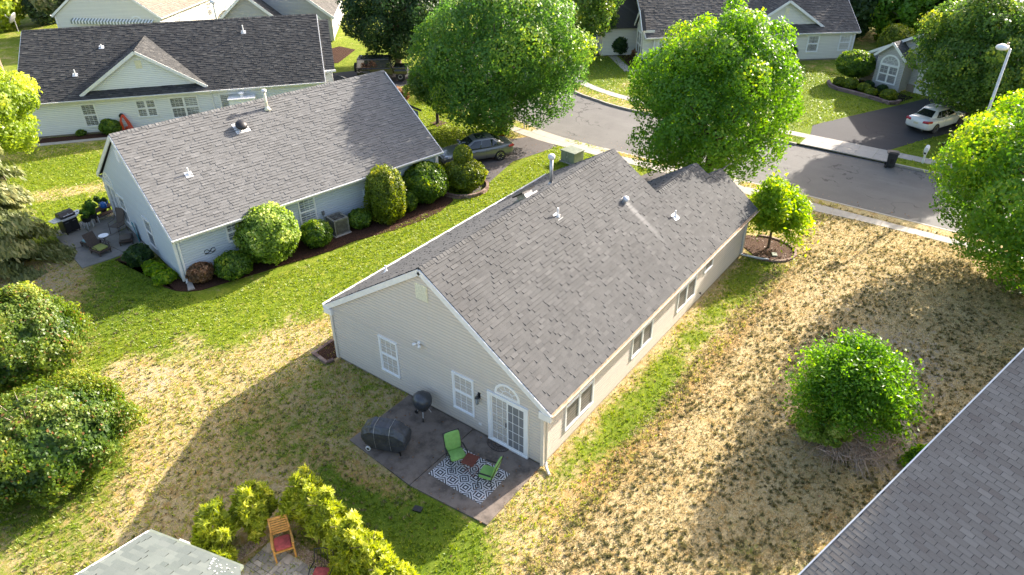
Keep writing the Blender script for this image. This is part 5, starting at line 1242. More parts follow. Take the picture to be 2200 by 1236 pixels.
# golden arborvitae round the pavers
ga = [(-8.18, 5.57, .56, 1.75, 'leftmost golden arborvitae beside the sage roof'), (-7.10, 5.28, .58, 1.8, 'second golden arborvitae left of the teak chair'), (-6.04, 4.25, .60, 1.85, 'tallest golden arborvitae behind the teak chair'),
      (-6.03, 3.22, .56, 1.75, 'golden arborvitae just right of the teak chair'), (-6.15, 2.2, .54, 1.7, 'golden arborvitae in the middle of the row right of the chair'), (-6.28, 1.32, .54, 1.65, 'golden arborvitae near the right end of the row'), (-6.42, .5, .52, 1.55, 'rightmost golden arborvitae at the bottom edge'),
      (-8.62, 4.95, .42, .9, 'low green arborvitae against the sage roof gutter'), (-6.6, 1.9, .42, .85, 'small golden arborvitae beside the second red cushion')]
for x, y, r, h, lb in ga: sprays('golden_arborvitae', lb, (x, y), r*1.55, h*1.16, 8500, 'lf_gold', .10, .48, group='golden arborvitae round the paved patio', aspect=3.4, lobes=80, upb=.7, brown=False, lr=.105, loose=.42)
def arching(nb, per, r, h, z0=.1, spread=.10, low=.0):
    """leaf points along stems that arch out of one base"""
    P = []; N = []; T = []
    for i in range(nb):
        a = random.random()*6.283; out = r*random.uniform(.25, 1.05); top = h*random.uniform(.45, 1.0)*(1-.35*(out/r)**2); bend = random.uniform(.0, .35)
        t = RNG.random(per)**.75; t = low+(1-low)*t; w = RNG.normal(0, 1, (per, 3))*(spread*(.5+t))[:, None]
        rr = out*t**1.25; z = z0+top*np.sin(t*(1.57+bend))*1.0
        P.append(np.stack([math.cos(a)*rr, math.sin(a)*rr, z], -1)+w); N.append(w/(np.linalg.norm(w, axis=1)[:, None]+1e-6)+np.array([0, 0, .5])); T.append(.05+.45*t+random.uniform(-.08, .18)+RNG.uniform(0, .3, per))
    P = np.vstack(P); P[:, 2] = np.maximum(P[:, 2], .03); return P, np.vstack(N), np.concatenate(T)
P, N, T = arching(130, 180, 1.7, 3.1, .85, .12, .10); P[:, 2] -= .75*(np.hypot(P[:, 0], P[:, 1])/1.6)**2
mobj('crown', leaves_mesh('crown', P, N, RNG.uniform(.6, 1.2, len(P))*.095, 2.3, T, RNG.random(len(P)), 'lf_bright', None, .8), ORN)
trunk_obj(ORN, 2.5, 1.3, 1.6, .06, limbs=12)
# big wild bush on the side lot
def wild_bush():
    H = thing('wild_bush', 'large wild bright green bush with dead brush at its foot on the dry lot', 'bush', (7.4, -7.35, 0))
    P, N, T = arching(230, 230, 2.15, 3.55, .1, .115)
    mobj('foliage', leaves_mesh('foliage', P, N, RNG.uniform(.6, 1.2, len(P))*.068, 2.1, T, RNG.random(len(P)), 'lf_bush', None, .7), H)
    P, N, T = crown_points(4500, .9, .55, .55, 18, .3, .05); P += np.array([-.9, .45, 0]); mobj('low_foliage', leaves_mesh('low_foliage', P, N, RNG.uniform(.5, 1, len(P))*.09, 1.7, T, RNG.random(len(P)), 'lf_euon', None, .7), H)
    for q, (dx, dy, k) in enumerate([(.9, -1.4, .5), (1.5, -.6, .45), (1.9, -1.2, .3)]):
        P, N, T = crown_points(1200, k, k*.7, .6, 10, .35, .05); P += np.array([dx, dy, 0]); mobj('sprout', leaves_mesh('sprout', P, N, RNG.uniform(.6, 1.1, len(P))*.1, 2.0, T, RNG.random(len(P)), 'lf_bush', None, .7), H)
    b = MB()
    for i in range(16):
        a = random.random()*6.28; r = random.uniform(.5, 1.5); b.tube([(0, 0, 0), (math.cos(a)*r*.4, math.sin(a)*r*.4, 1.0), (math.cos(a)*r, math.sin(a)*r, random.uniform(1.6, 3.0))], [.05, .03, .008], 5)
    b.obj('stem', 'bark', H); b = MB()
    for i in range(300):
        a = random.uniform(2.9, 5.0); r0 = random.uniform(.9, 1.8); r1 = r0+random.uniform(-.5, .9); z = random.uniform(.05, .45); a2 = a+random.uniform(-.45, .45)
        b.tube([(math.cos(a)*r0, math.sin(a)*r0, z), (math.cos(a2)*r1*.7, math.sin(a2)*r1*.7, z*.8+.1), (math.cos(a2)*r1, math.sin(a2)*r1, random.uniform(.02, .25))], [.012, .009, .004], 3, False)
    b.obj('dead_brush', 'twig', H, kind='stuff')
wild_bush()

# clipped shrubs along the pale blue house
gb = 'shrubs along the pale blue house'
clipped('round_shrub', 'large pale variegated ball shrub under the blue house eave', (3.45, 18.25), 1.42, 2.75, 11000, 'lf_euon', .085, group=gb, lump=.08)
clipped('boxwood', 'low green mound between the speckled bush and the pale ball', (1.4, 18.45), .84, 1.15, 4200, 'lf_box', .075, group=gb)
clipped('speckled_bush', 'dark speckled bush by the blue house corner', (.25, 19.35), .60, .85, 2600, 'lf_red', .075, group=gb, gap=.1)
clipped('boxwood', 'round green shrub right of the pale ball, below the window', (5.65, 17.55), .76, 1.35, 4200, 'lf_box', .075, group=gb)
clipped('boxwood', 'loose small shrub right of the air conditioner', (8.35, 17.35), .64, .95, 2800, 'lf_box', .075, group=gb, gap=.12)
clipped('column_yew', 'tall clipped column shrub beside the meter', (9.75, 16.75), .92, 2.95, 12000, 'lf_yew', .07, group=gb, box=.28, top=.12, lump=.07)
clipped('boxwood', 'small bright shrub between the column and the large ball', (11.2, 16.55), .50, 1.15, 2600, 'lf_box', .07, group=gb)
clipped('round_shrub', 'large dark green ball shrub near the blue house front corner', (12.75, 16.7), 1.26, 2.2, 10000, 'lf_box', .085, group=gb, lump=.07)
H = clipped('snowman_shrub', 'two tier clipped shrub inside the stone ring in front of the grey car', (15.3, 15.95), 1.22, 1.75, 8500, 'lf_yew', .08, group=gb, lump=.07)
P = sph(2600); nz = P*np.array([.55, .55, .62]); nz[:, 2] += 1.95; nz[:, 0] += .1; nz[:, 1] += .15
mobj('top_ball', leaves_mesh('top_ball', nz, P, RNG.uniform(.6, 1.2, 2600)*.085, 1.5, RNG.uniform(.2, .9, 2600), RNG.random(2600), 'lf_yew', None, .5), H)
clipped('hosta', 'dark leafy shrub at the corner of the neighbour patio', (-.62, 23.15), .60, .95, 2600, 'lf_dark', .10, group=gb, lump=.15)
clipped('daylily', 'bright grassy clump in the bed, upper one', (-.72, 21.6), .42, .5, 1500, 'lf_bright', .09, group=gb, lump=.2); clipped('daylily', 'bright grassy clump in the bed, nearest to the downspout', (-.82, 20.65), .48, .5, 1700, 'lf_bright', .09, group=gb, lump=.2)
clipped('daylily', 'small clump with yellow flowers next to the dark patio shrub', (-.62, 22.3), .3, .42, 900, 'lf_bright', .07, group=gb, lump=.2)
clipped('boxwood', 'green shrub on the mulch under the white house window', (8.05, 41.9), .72, .95, 3000, 'lf_box', .1, lump=.1); clipped('seedling', 'tiny seedling left of the shrub at the white house', (6.5, 43.1), .3, .4, 500, 'lf_box', .09, lump=.2)
# far side shrubs
gf = 'clipped balls in the mauve stone bed'
balls = [(48.35, 3.95, .50, 'ball at the far upper end of the stone bed'), (47.95, 3.05, .62, 'second ball from the upper end, wider than tall'), (47.75, 1.95, .50, 'ball in the middle of the bed edge'), (46.85, 1.2, .46, 'ball nearest to the lawn in the middle of the bed'), (46.55, -.15, .62, 'low wide ball next to the driveway'),
         (47.5, .95, .32, 'tiny ball behind the middle ones'), (48.95, 1.9, .42, 'dark ball under the arched window'), (48.55, .75, .40, 'dark ball right of the arched window')]
for x, y, r, lb in balls: clipped('clipped_ball', 'clipped '+lb, (x, y), r, r*1.35, 1300, 'lf_yew' if r > .42 else 'lf_dark', .09, group=gf)
clipped('topiary', 'umbrella shaped flowering topiary beside the greige house', (49.7, 3.36), 1.45, 2.55, 9000, 'lf_box', .10, stem=.55, lump=.05, cat='topiary')
clipped('golden_hedge', 'dome shaped yellow topped hedge behind the greige house', (59.0, 2.4), 1.25, 2.9, 5000, 'lf_yew', .13, box=.3)
clipped('dark_shrub', 'dark round shrub beside the cream house arched window', (46.6, 23.4), 1.0, 1.95, 5000, 'lf_dark', .11); clipped('holly', 'green shrub against the cream house between its windows', (53.7, 10.2), 1.0, 1.65, 4500, 'lf_maple', .13, lump=.15)
clipped('red_shrub', 'rusty red shrub below the arched window of the cream house', (46.2, 20.9), .75, .95, 2600, 'lf_red', .12, lump=.15); clipped('juniper', 'spreading blue grey juniper by the cream house path', (44.9, 19.5), 1.0, .55, 2400, 'lf_blue', .13, lump=.2); clipped('juniper', 'blue grey juniper farther along the cream house path', (46.4, 17.6), .95, .55, 2200, 'lf_blue', .13, lump=.2)
clipped('laurel', 'small bright shrub against the cream house bay', (47.6, 19.9), .45, .8, 900, 'lf_bright', .11)
# near the jeep and behind the white house
for x, y, r, h, m, lb in [(20.2, 32.5, 1.5, 1.9, 'lf_red', 'reddish feathery shrub left of the jeep'), (22.6, 30.7, 1.2, 1.7, 'lf_light', 'pale hydrangea mound behind the blue house ridge'), (24.2, 30.0, .9, 1.3, 'lf_red', 'dark red shrub right of the hydrangea'), (31.5, 33.2, .8, 1.6, 'lf_red', 'pinkish shrub beside the dark maple crown'), (19.2, 35.0, 1.0, 1.5, 'lf_red', 'thin reddish grasses by the white house corner')]:
    tree('garden_shrub', lb, (x, y), r, h*.55, h*.5, 2600, m, .17, .03, 'shrub', 'shrubs near the jeep', lobes=14, limbs=4)
for x, y, r, h, m, lb in [(28.2, 44.7, .75, 2.4, 'lf_bright', 'pointed bright evergreen by the grey house wall'), (30.1, 47.3, .8, 2.0, 'lf_maple', 'green shrub behind the pointed evergreen')]:
    sprays('cone_shrub', lb, (x, y), r, h, 2200, m, .16, .7, brown=False, upb=1)
for x, y, r, m, lb in [(37.0, 66.5, 1.2, 'lf_yew', 'yellow topped round shrub behind the white house ridge'), (41.5, 69.0, 1.3, 'lf_dark', 'dark round shrub between two yellow ones'), (46.5, 71.5, 1.6, 'lf_box', 'large green round shrub at the top edge'), (33.5, 63.8, .9, 'lf_yew', 'small yellow shrub just above the white house ridge')]:
    clipped('round_shrub', lb, (x, y), r, r*1.5, 1800, m, .17, group='round shrubs by the brown roof house')
# shrubs at the corner house edge, bottom right
clipped('corner_shrub', 'dark green shrub poking out under the corner house roof', (1.75, -9.05), .55, .9, 2200, 'lf_yew', .07, lump=.15)
clipped('corner_shrub', 'small pale green weed patch by the corner house edge', (7.3, -10.1), .7, .4, 2200, 'lf_bush', .07, lump=.3)
P = np.stack([RNG.uniform(-2.7, .3, 5200), RNG.uniform(-8.6, -7.2, 5200), RNG.random(5200)*.45], -1); P[:, 1] -= .3*np.sin(P[:, 0]*2); P = P[(P[:, 0]+P[:, 1]*.8+8.0) < .2]
H = thing('ground_cover', 'bright yellow green ground cover at the bottom edge', 'ground cover'); mobj('foliage', leaves_mesh('foliage', P, np.tile([0, 0, 1.], (len(P), 1)), RNG.uniform(.6, 1.2, len(P))*.11, 1.6, RNG.uniform(.2, 1, len(P)), RNG.random(len(P)), 'lf_light', None, .7), H, kind='stuff')

# fallen leaves
def litter():
    P = []
    for (x0, x1, y0, y1, z, n) in ((-3.3, .0, -.3, 6.1, .06, 120), (24.9, 25.6, -10, 12, .02, 160), (25.5, 27, -6, 20, -.115, 260), (33.0, 33.6, -8, 14, -.115, 160), (17.3, 19.6, -2.1, .2, .035, 130), (15, 24, 15.5, 20.5, .02, 260), (-10, 0, -1, 13, .03, 220), (2, 24, -9, -1, .03, 350)):
        P.append(np.stack([RNG.uniform(x0, x1, n), RNG.uniform(y0, y1, n), np.full(n, z+.004)], -1))
    P = np.vstack(P); k = ~((P[:, 0] > -.05) & (P[:, 0] < 17.4) & (P[:, 1] > -.1) & (P[:, 1] < 9.9)); P = P[k]
    me = leaves_mesh('fallen_leaves', P, np.tile([0, 0, 1.], (len(P), 1)), RNG.uniform(.03, .07, len(P)), 1.5, RNG.uniform(.2, 1, len(P)), RNG.random(len(P)), 'lf_red', None, .25)
    mobj('fallen_leaves', me, None, kind='stuff', label='scattered small brown fallen leaves on lawn, road and patio', category='leaves')
litter()
# ------------------------------------------------------------------ grass tufts
from mathutils import noise as _n
def nz(x, y, s, o=0.0): return np.array([_n.noise(Vector((a*s, b*s, o))) for a, b in zip(x, y)])
def tufts(name, n, xr, yr_, blade, hgt, dens, colf, mat, region=None, blades=5, spread=.6):
    x = RNG.uniform(xr[0], xr[1], n); y = RNG.uniform(yr_[0], yr_[1], n); g, b, d = zones(x, y)
    keep = RNG.random(n) < dens(x, y, g, b, d)
    for poly in NOGRASS:
        x0, y0, x1, y1, th = poly; c, s = math.cos(th), math.sin(th)
        u = (x-x0)*c+(y-y0)*s; v = -(x-x0)*s+(y-y0)*c; keep &= ~((u > 0) & (u < x1) & (v > 0) & (v < y1))
    keep &= ((x < interp(KERB_N, y)-.02) & ~((x > interp(WI, y)-.02) & (x < interp(WO, y)+.02) & (y < 30))) | (x > interp(KERB_F, y)+.05)
    keep &= ~((x > interp(FI, y)-.03) & (x < interp(FO, y)+.03)); keep &= ~((x > 15) & (x < 26) & (y > 14.9+.02*x) & (y < 18.6)); keep &= ~((y > 3.2) & (y < 8.6) & (x > 17) & (x < 26))
    keep &= ~((y > -3.3) & (y < 2.6) & (x > 33) & (x < 36.8)); keep &= ~((x > 35.5) & (x < 50) & (y < 2.8-.44*(x-37.5)) & (y > -2.5-.47*(x-35.7)))
    x, y, g, b, d = [a[keep] for a in (x, y, g, b, d)]; m = len(x)
    sz = RNG.uniform(.6, 1.25, m)*(1 if blades < 15 else RNG.uniform(.5, 1.5, m)); T = colf(g, b, d, m); k = blades
    P = np.repeat(np.stack([x, y, 0*x], -1), k, 0); sz = np.repeat(sz, k); T = np.repeat(T, k)+RNG.uniform(-.12, .12, m*k)
    a = RNG.uniform(0, 2*math.pi, m*k); o = RNG.random(m*k)*blade*spread; D = np.stack([np.cos(a), np.sin(a), 0*a], -1)
    h = sz*hgt*RNG.uniform(.6, 1.2, m*k); base = P+D*(o*.6)[:, None]; tip = base+D*(o*.9+h*.35)[:, None]; tip[:, 2] += h
    sd = np.stack([-np.sin(a), np.cos(a), 0*a], -1)*(blade*.30*sz)[:, None]
    v = np.stack([base-sd, base+sd, tip], 1).reshape(-1, 3); v[:, 2] += .002
    me = bpy.data.meshes.new(name); q = m*k; me.vertices.add(3*q); me.vertices.foreach_set('co', v.ravel().astype(np.float32)); me.loops.add(3*q); me.loops.foreach_set('vertex_index', np.arange(3*q, dtype=np.int32))
    me.polygons.add(q); me.polygons.foreach_set('loop_start', np.arange(0, 3*q, 3, dtype=np.int32)); me.update(calc_edges=True)
    at = me.attributes.new('tone', 'FLOAT', 'FACE'); at.data.foreach_set('value', np.clip(T, 0, 1.1).astype(np.float32)); me.materials.append(MT[mat])
    o = mobj(name, me); o['kind'] = 'stuff'; return o
NOGRASS = [(-.03, -.1, 17.2, 9.9, 0), (-.354, 19.852, 15, 9.5, -.185), (-3.2, -.05, 3.2, 6.05, 0), (-2.55, 24.6, 3.2, 5.5, 0), (5.0-.7, 44.0, 19, 11, R(-39.5)), (-1.0, 17.7, 6.5, 2.2, -.22), (5.3, 16.3, 9, 1.7, -.13),
           (17.4, -2.2, 2.2, 2.9, 0), (-1.15, 19, .9, 5.6, 0), (46.5, -.4, 4, 4.6, .1), (3.5, 43.4, 8.5, 2.2, R(-41))]
# lawn sward: short clumps coloured by how green the ground is there
def sward_col(g, b, d, m):
    r = RNG.random(m); green = r < np.clip((g-.20)*1.9, .03, .985)
    return np.where(green, RNG.uniform(.12, .60, m)-.25*d, RNG.uniform(.72, 1.0, m))
tufts('grass', 150000, (-12, 25.6), (-12, 30), .055, .075, lambda x, y, g, b, d: np.clip(.95-.9*b, .05, 1)*(y > -2.4)*np.where((x > 0) & (y < 0), .8, 1), sward_col, 'lf_grass', blades=4, spread=1.2)
tufts('grass', 30000, (-12, 24), (30, 44), .09, .08, lambda x, y, g, b, d: .8+0*x, sward_col, 'lf_grass', blades=3, spread=1.2)
tufts('grass', 26000, (34, 52), (-8, 26), .10, .08, lambda x, y, g, b, d: .8+0*x, sward_col, 'lf_grass', blades=3, spread=1.2)
# dry lot: separate dark tussocks on straw and sandy soil
tufts('dry_grass', 13000, (-8, 25.2), (-12, -1.7), .068, .052, lambda x, y, g, b, d: np.clip(.62-.25*b+.9*nz(x, y, .45)+.5*nz(x, y, 1.4, 3), .05, 1), lambda g, b, d, m: np.where(RNG.random(m) < .74, RNG.uniform(.0, .5, m), RNG.uniform(.5, .9, m)), 'lf_dry', blades=18, spread=.85)
tufts('dry_grass', 60000, (-8, 25.2), (-12, -1.6), .05, .05, lambda x, y, g, b, d: np.clip(.9-.95*b, .05, 1), lambda g, b, d, m: np.where(RNG.random(m) < .25, RNG.uniform(.2, .6, m), RNG.uniform(.7, 1.05, m)), 'lf_dry', blades=4, spread=1.3)
tufts('dry_grass', 2600, (-12, -2.5), (2, 24), .07, .055, lambda x, y, g, b, d: np.clip(.6+0*b, .1, 1), lambda g, b, d, m: RNG.uniform(0, .5, m), 'lf_dry', blades=10, spread=1.0)

# ------------------------------------------------------------------ things on the beige house patio
PZ = .055
def rug():
    o = MB(); o.box(0, 0, 0, 1.53, 2.14, .008); r = o.obj('rug', 'rug'); r.location = (-2.47, .62, PZ-.003)
    r['label'] = 'black and white geometric outdoor rug under the green chairs'; r['category'] = 'rug'
rug()
def mat_():
    b = MB(); H = None; c = (-.10, 1.72)
    pts = [(c[0]-.30*math.sin(math.pi*i/16), c[1]+.42*math.cos(math.pi*i/16), PZ+.012) for i in range(17)]
    b.tube(pts, .014, 5); b.tube([pts[0], pts[-1]], .014, 5)
    b.tube([(c[0]-.09*math.sin(math.pi*i/8), c[1]+.12*math.cos(math.pi*i/8), PZ+.012) for i in range(9)], .011, 5)
    for i in range(1, 12): a = math.pi*i/12; b.tube([(c[0]-.09*math.sin(a), c[1]+.12*math.cos(a), PZ+.012), (c[0]-.29*math.sin(a), c[1]+.41*math.cos(a), PZ+.012)], .008, 4)
    b.tube([(c[0]-.2*math.sin(math.pi*i/12), c[1]+.27*math.cos(math.pi*i/12), PZ+.012) for i in range(13)], .007, 4)
    o = b.obj('doormat', 'brown_metal'); o['label'] = 'half round spoked doormat before the sliding door'; o['category'] = 'doormat'
mat_()
def rbox(b, c, ax, ay, az, hx, hy, hz, r=.03):
    """cushion: box with rounded rim"""
    c = Vector(c); ax, ay, az = Vector(ax).normalized(), Vector(ay).normalized(), Vector(az).normalized(); rings = []
    for t, k in ((-1, .86), (-.6, .97), (0, 1), (.6, .97), (1, .86)):
        ring = []
        for i in range(20):
            a = 2*math.pi*i/20; ca, sa = math.cos(a), math.sin(a); e = .35
            ring.append(c+ax*hx*k*math.copysign(abs(ca)**e, ca)+ay*hy*k*math.copysign(abs(sa)**e, sa)+az*hz*t)
        rings.append(ring)
    b.loft(rings)
def green_chair(loc, rz, label):
    H = thing('patio_chair', label, 'chair', (*loc, PZ), rz, 'green patio chairs')
    b = MB(); rbox(b, (0, 0, .43), X3, Y3, Z3, .27, .25, .045); b.obj('seat', 'green_cushion', H, True)
    b = MB(); bu = Vector((0, .28, 1)).normalized(); bn = Vector((0, -1, .28)).normalized(); rbox(b, Vector((0, .31, .78)), X3, bu, bn, .27, .33, .04)
    bk = b.obj('backrest', 'green_cushion', H, True); q = MB()
    for i in (-1, 1):
        for j in (-1, 1): q.lathe(Vector((i*.09, .31, .80))+bu*j*.10+bn*.038, [(.014, 0), (.010, .006)], 6, bn)
    q.obj('button', 'lime_cushion', bk)
    f = MB()
    for s in (-1, 1):
        f.tube([(s*.29, -.24, 0), (s*.29, -.20, .40), (s*.30, -.18, .62), (s*.30, .24, .62), (s*.28, .30, .60)], .013, 6)
        f.tube([(s*.29, .26, 0), (s*.28, .22, .40), (s*.27, .44, 1.08)], .013, 6); f.beam((s*.30, -.2, .635), (s*.30, .22, .635), .05, .02)
        f.tube([(s*.29, -.20, .38), (s*.28, .22, .38)], .012, 6)
    f.tube([(-.29, -.2, .38), (.29, -.2, .38)], .012, 6); f.tube([(-.28, .22, .38), (.28, .22, .38)], .012, 6); f.tube([(-.27, .44, 1.08), (.27, .44, 1.08)], .012, 6)
    f.obj('frame', 'black', H)
green_chair((-1.60, 2.28), R(-28), 'green cushioned chair facing the door, left of the red table')
green_chair((-1.62, .98), R(-166), 'green cushioned chair with its back to the house corner, right of the red table')
def side_table():
    H = thing('folding_table', 'small red brown slatted folding table between the green chairs', 'table', (-1.58, 1.72, PZ), R(10))
    for i in range(7): b = MB(); b.box(-.24+i*.07, -.22, .50, -.18+i*.07, .22, .518); b.obj('slat', 'table_red', H)
    b = MB(); b.box(-.24, -.18, .48, .24, -.15, .4995); b.box(-.24, .15, .48, .24, .18, .4995); b.obj('batten', 'table_red', H)
    for s in (-1, 1): b = MB(); b.tube([(s*.20, -.2, 0), (s*.20, .2, .49)], .012, 5); b.tube([(s*.18, .2, 0), (s*.18, -.2, .49)], .012, 5); b.tube([(s*.2, -.2, .02), (-s*.0, -.2, .02)], .01, 5); b.obj('leg', 'table_red', H)
side_table()
def covered_grill():
    H = thing('covered_grill', 'large gas grill under black vinyl cover at the patio edge', 'grill', (-2.42, 4.62, PZ), R(-68))
    L, Wd = .78, .36; rings = []
    prof = [(-1, .88, .86), (-.93, .95, .93), (-.56, 1.0, 1.13), (-.50, 1.0, 1.14), (0, 1.02, 1.15), (.50, 1.0, 1.14), (.56, 1.0, 1.13), (.93, .95, .93), (1, .88, .86)]
    for t, k, z in prof:
        x = t*L; w_ = Wd*k; lowz = .30 if abs(t) > .9 else .18; j = .012*math.sin(t*9)
        rings.append([(x*.93, -w_*.86, lowz+j), (x, -w_, .62), (x, -w_*.98, z*.82), (x, -w_*.62, z), (x, w_*.62, z), (x, w_*.98, z*.82), (x, w_, .62), (x*.93, w_*.86, lowz-j)])
    b = MB(); b.loft(rings); o = b.obj('cover', 'cover', H, False); bevel(o, .025, 2)
    m = o.modifiers.new('fine', 'SUBSURF'); m.subdivision_type = 'SIMPLE'; m.levels = 3; m.render_levels = 3
    tx = bpy.data.textures.new('creases', 'CLOUDS'); tx.noise_scale = .22; m = o.modifiers.new('creases', 'DISPLACE'); m.texture = tx; m.strength = .05; m.mid_level = .5
    q = MB()
    for x in (-.27, .27):
        q.tube([(x, -.34, .25), (x, -.385, .62), (x, -.375, .94), (x, -.235, 1.165), (x, .235, 1.165), (x, .375, .94), (x, .385, .62)], .008, 4)
    q.obj('seam', 'metal', o)
    for s in (-1, 1): w_ = MB(); w_.lathe((-.60, s*.26-.02, .09), [(.02, -.01), (.085, -.008), (.09, .0), (.09, .035), (.085, .043), (.02, .045)], 16, (0, 1, 0)); wo = w_.obj('wheel', 'trim', H); k = MB(); k.lathe((-.60, s*.26-.022, .09), [(.05, -.012), (.05, .05)], 12, (0, 1, 0)); k.obj('hub', 'black', wo)
    for s in (-1, 1): w_ = MB(); w_.beam((.55, s*.24, 0), (.50, s*.24, .45), .04, .04); w_.obj('leg', 'black', H)
    w_ = MB(); w_.beam((-.6, -.24, .14), (.52, -.24, .14), .03, .03); w_.beam((-.6, .24, .14), (.52, .24, .14), .03, .03); w_.obj('bottom_rail', 'black', H)
covered_grill()
def kettle():
    H = thing('kettle_grill', 'round kettle grill under black cover beside the house wall', 'grill', (-.55, 4.72, PZ), R(20))
    b = MB(); b.lathe((0, 0, 0), [(.10, .40), (.23, .44), (.31, .54), (.355, .68), (.355, .80), (.32, .91), (.24, .99), (.12, 1.04), (.02, 1.05)], 22)
    o = b.obj('cover', 'cover', H, True); tx = bpy.data.textures.new('folds', 'CLOUDS'); tx.noise_scale = .11
    m = o.modifiers.new('fine', 'SUBSURF'); m.levels = 1; m.render_levels = 1; m = o.modifiers.new('folds', 'DISPLACE'); m.texture = tx; m.strength = .045; m.mid_level = .5
    q = MB(); rgs = []
    for z, r in ((.62, .30), (.50, .24), (.42, .20), (.33, .17)): rgs.append([((r+.025*math.sin(i*2.1))*math.cos(2*math.pi*i/24), (r+.025*math.sin(i*2.1))*math.sin(2*math.pi*i/24), z) for i in range(24)])
    q.loft(rgs); q.obj('skirt', 'cover', H, True)
    for i, a in enumerate((200, 320, 80)):
        c, s = math.cos(R(a)), math.sin(R(a)); l = MB(); l.tube([(c*.12, s*.12, .45), (c*.30, s*.30, .02)], .012, 6); l.obj('leg', 'alum', H)
    for a in (200, 80): c, s = math.cos(R(a)), math.sin(R(a)); l = MB(); l.lathe((c*.30, s*.30, .07), [(.02, -.02), (.07, -.018), (.07, .018), (.02, .02)], 14, (s, -c, 0)); l.obj('wheel', 'black', H)
kettle()

# ------------------------------------------------------------------ neighbour patio
def gas_grill():
    H = thing('gas_grill', 'black gas grill with side shelves on the neighbour patio', 'grill', (-.98, 29.2, .05), R(186))
    b = MB(); b.box(-.38, -.28, .10, .38, .28, .80); o = b.obj('cabinet', 'black', H); bevel(o, .015)
    b = MB(); b.box(-.36, .281, .14, -.01, .295, .72); b.box(.01, .281, .14, .36, .295, .72); d = b.obj('door', 'black', H)
    b = MB(); b.tube([(-.28, .31, .66), (-.09, .31, .66)], .012, 6); b.tube([(.09, .31, .66), (.28, .31, .66)], .012, 6); b.obj('handle', 'chrome', d)
    b = MB(); b.box(-.40, -.30, .80, .40, .34, .88); b.obj('control_panel', 'alum', H)
    b = MB(); b.loft([[(x, -.28, .88), (x, -.27, 1.06), (x, -.15, 1.16), (x, .08, 1.15), (x, .24, 1.0), (x, .28, .88)] for x in (-.38, .38)]); o = b.obj('lid', 'black', H); bevel(o, .02)
    b = MB(); b.tube([(-.28, .30, 1.02), (.28, .30, 1.02)], .014, 6); b.lathe((0, .27, 1.06), [(.035, 0), (.035, .012)], 10, (0, 1, .6)); b.obj('lid_handle', 'chrome', o)
    for s in (-1, 1): b = MB(); b.box(s*.41, -.26, .83, s*.80, .26, .87); b.obj('side_shelf', 'alum', H)
    b = MB(); [b.lathe((-.62+i*.12, 0, .87), [(.03, 0), (.03, .03)], 8) for i in range(3)]; b.obj('knob', 'black', H)
    for x in (-.33, .33):
        for y in (-.24, .24): b = MB(); b.tube([(x, y, 0), (x, y, .12)], .03, 8); b.obj('foot', 'black', H)
gas_grill()
def planter(loc, s, h, label):
    H = thing('planter', label, 'planter', (*loc, .05), .2)
    b = MB(); b.loft([[(x*k, y*k, z) for x, y in ((-s, -s), (s, -s), (s, s), (-s, s))] for k, z in ((.8, .35), (1, .62))]); b.obj('pot', 'black', H)
    for x in (-1, 1):
        for y in (-1, 1): b = MB(); b.beam((x*s*.9, y*s*.9, 0), (x*s*.9, y*s*.9, .4), .03, .03); b.obj('leg', 'alum', H)
    P, N, T = crown_points(1100, s*1.5, h*.45, .62+h*.35, 10, .4, .1); mobj('plant', leaves_mesh('plant', P, N, RNG.uniform(.6, 1.2, len(P))*.07, 1.6, T, RNG.random(len(P)), 'lf_maple', None, .6), H)
planter((-.22, 28.85), .17, .5, 'raised planter with leafy plant, nearest to the gas grill'); planter((.18, 29.05), .19, .75, 'raised planter with taller plant beside the brown bench')
def bench():
    H = thing('potting_bench', 'brown wooden bench with pots on the neighbour patio', 'bench', (.85, 29.35, .05), R(5))
    for i in range(4): b = MB(); b.box(-.6, -.22+i*.115, .55, .6, -.12+i*.115, .58); b.obj('slat', 'wicker', H)
    b = MB(); b.box(-.58, -.2, .18, .58, .2, .21); b.box(-.6, .22, .3, .6, .25, .55); b.obj('shelf', 'wicker', H)
    for x in (-.56, .56):
        for y in (-.2, .2): b = MB(); b.beam((x, y, 0), (x, y, .55), .06, .06); b.obj('leg', 'wicker', H)
bench()
H = thing('flower_pot', 'black pot with leafy plant on the left end of the bench', 'pot', (.45, 29.4, .63)); b = MB(); b.lathe((0, 0, 0), [(.12, 0), (.17, .24), (.18, .25), (.15, .24)], 14); b.obj('pot', 'black', H)
P, N, T = crown_points(700, .28, .2, .38, 8, .4, .1); mobj('plant', leaves_mesh('plant', P, N, RNG.uniform(.6, 1.2, len(P))*.07, 1.6, T, RNG.random(len(P)), 'lf_maple', None, .6), H)
H = thing('watering_can', 'bright blue watering can on the brown bench', 'watering can', (1.0, 29.3, .63)); b = MB(); b.lathe((0, 0, 0), [(.15, 0), (.16, .05), (.15, .24), (.10, .28)], 16); b.obj('can_body', 'blue_plastic', H, True)
b = MB(); b.tube([(.13, 0, .06), (.28, 0, .24), (.33, 0, .32)], .022, 6); b.obj('spout', 'blue_plastic', H); b = MB(); b.tube([(-.14, 0, .08), (-.24, 0, .18), (-.18, 0, .32), (0, 0, .33), (.08, 0, .27)], .014, 6); b.obj('handle', 'blue_plastic', H)
H = thing('leafy_pot_plant', 'plant behind the blue watering can', 'plant', (1.1, 29.75, .05)); P, N, T = crown_points(900, .3, .3, .8, 8, .4, .1); mobj('foliage', leaves_mesh('foliage', P, N, RNG.uniform(.6, 1.2, len(P))*.08, 1.6, T, RNG.random(len(P)), 'lf_dark', None, .6), H); b = MB(); b.lathe((0, 0, 0), [(.14, 0), (.18, .55)], 12); b.obj('pot', 'black', H)
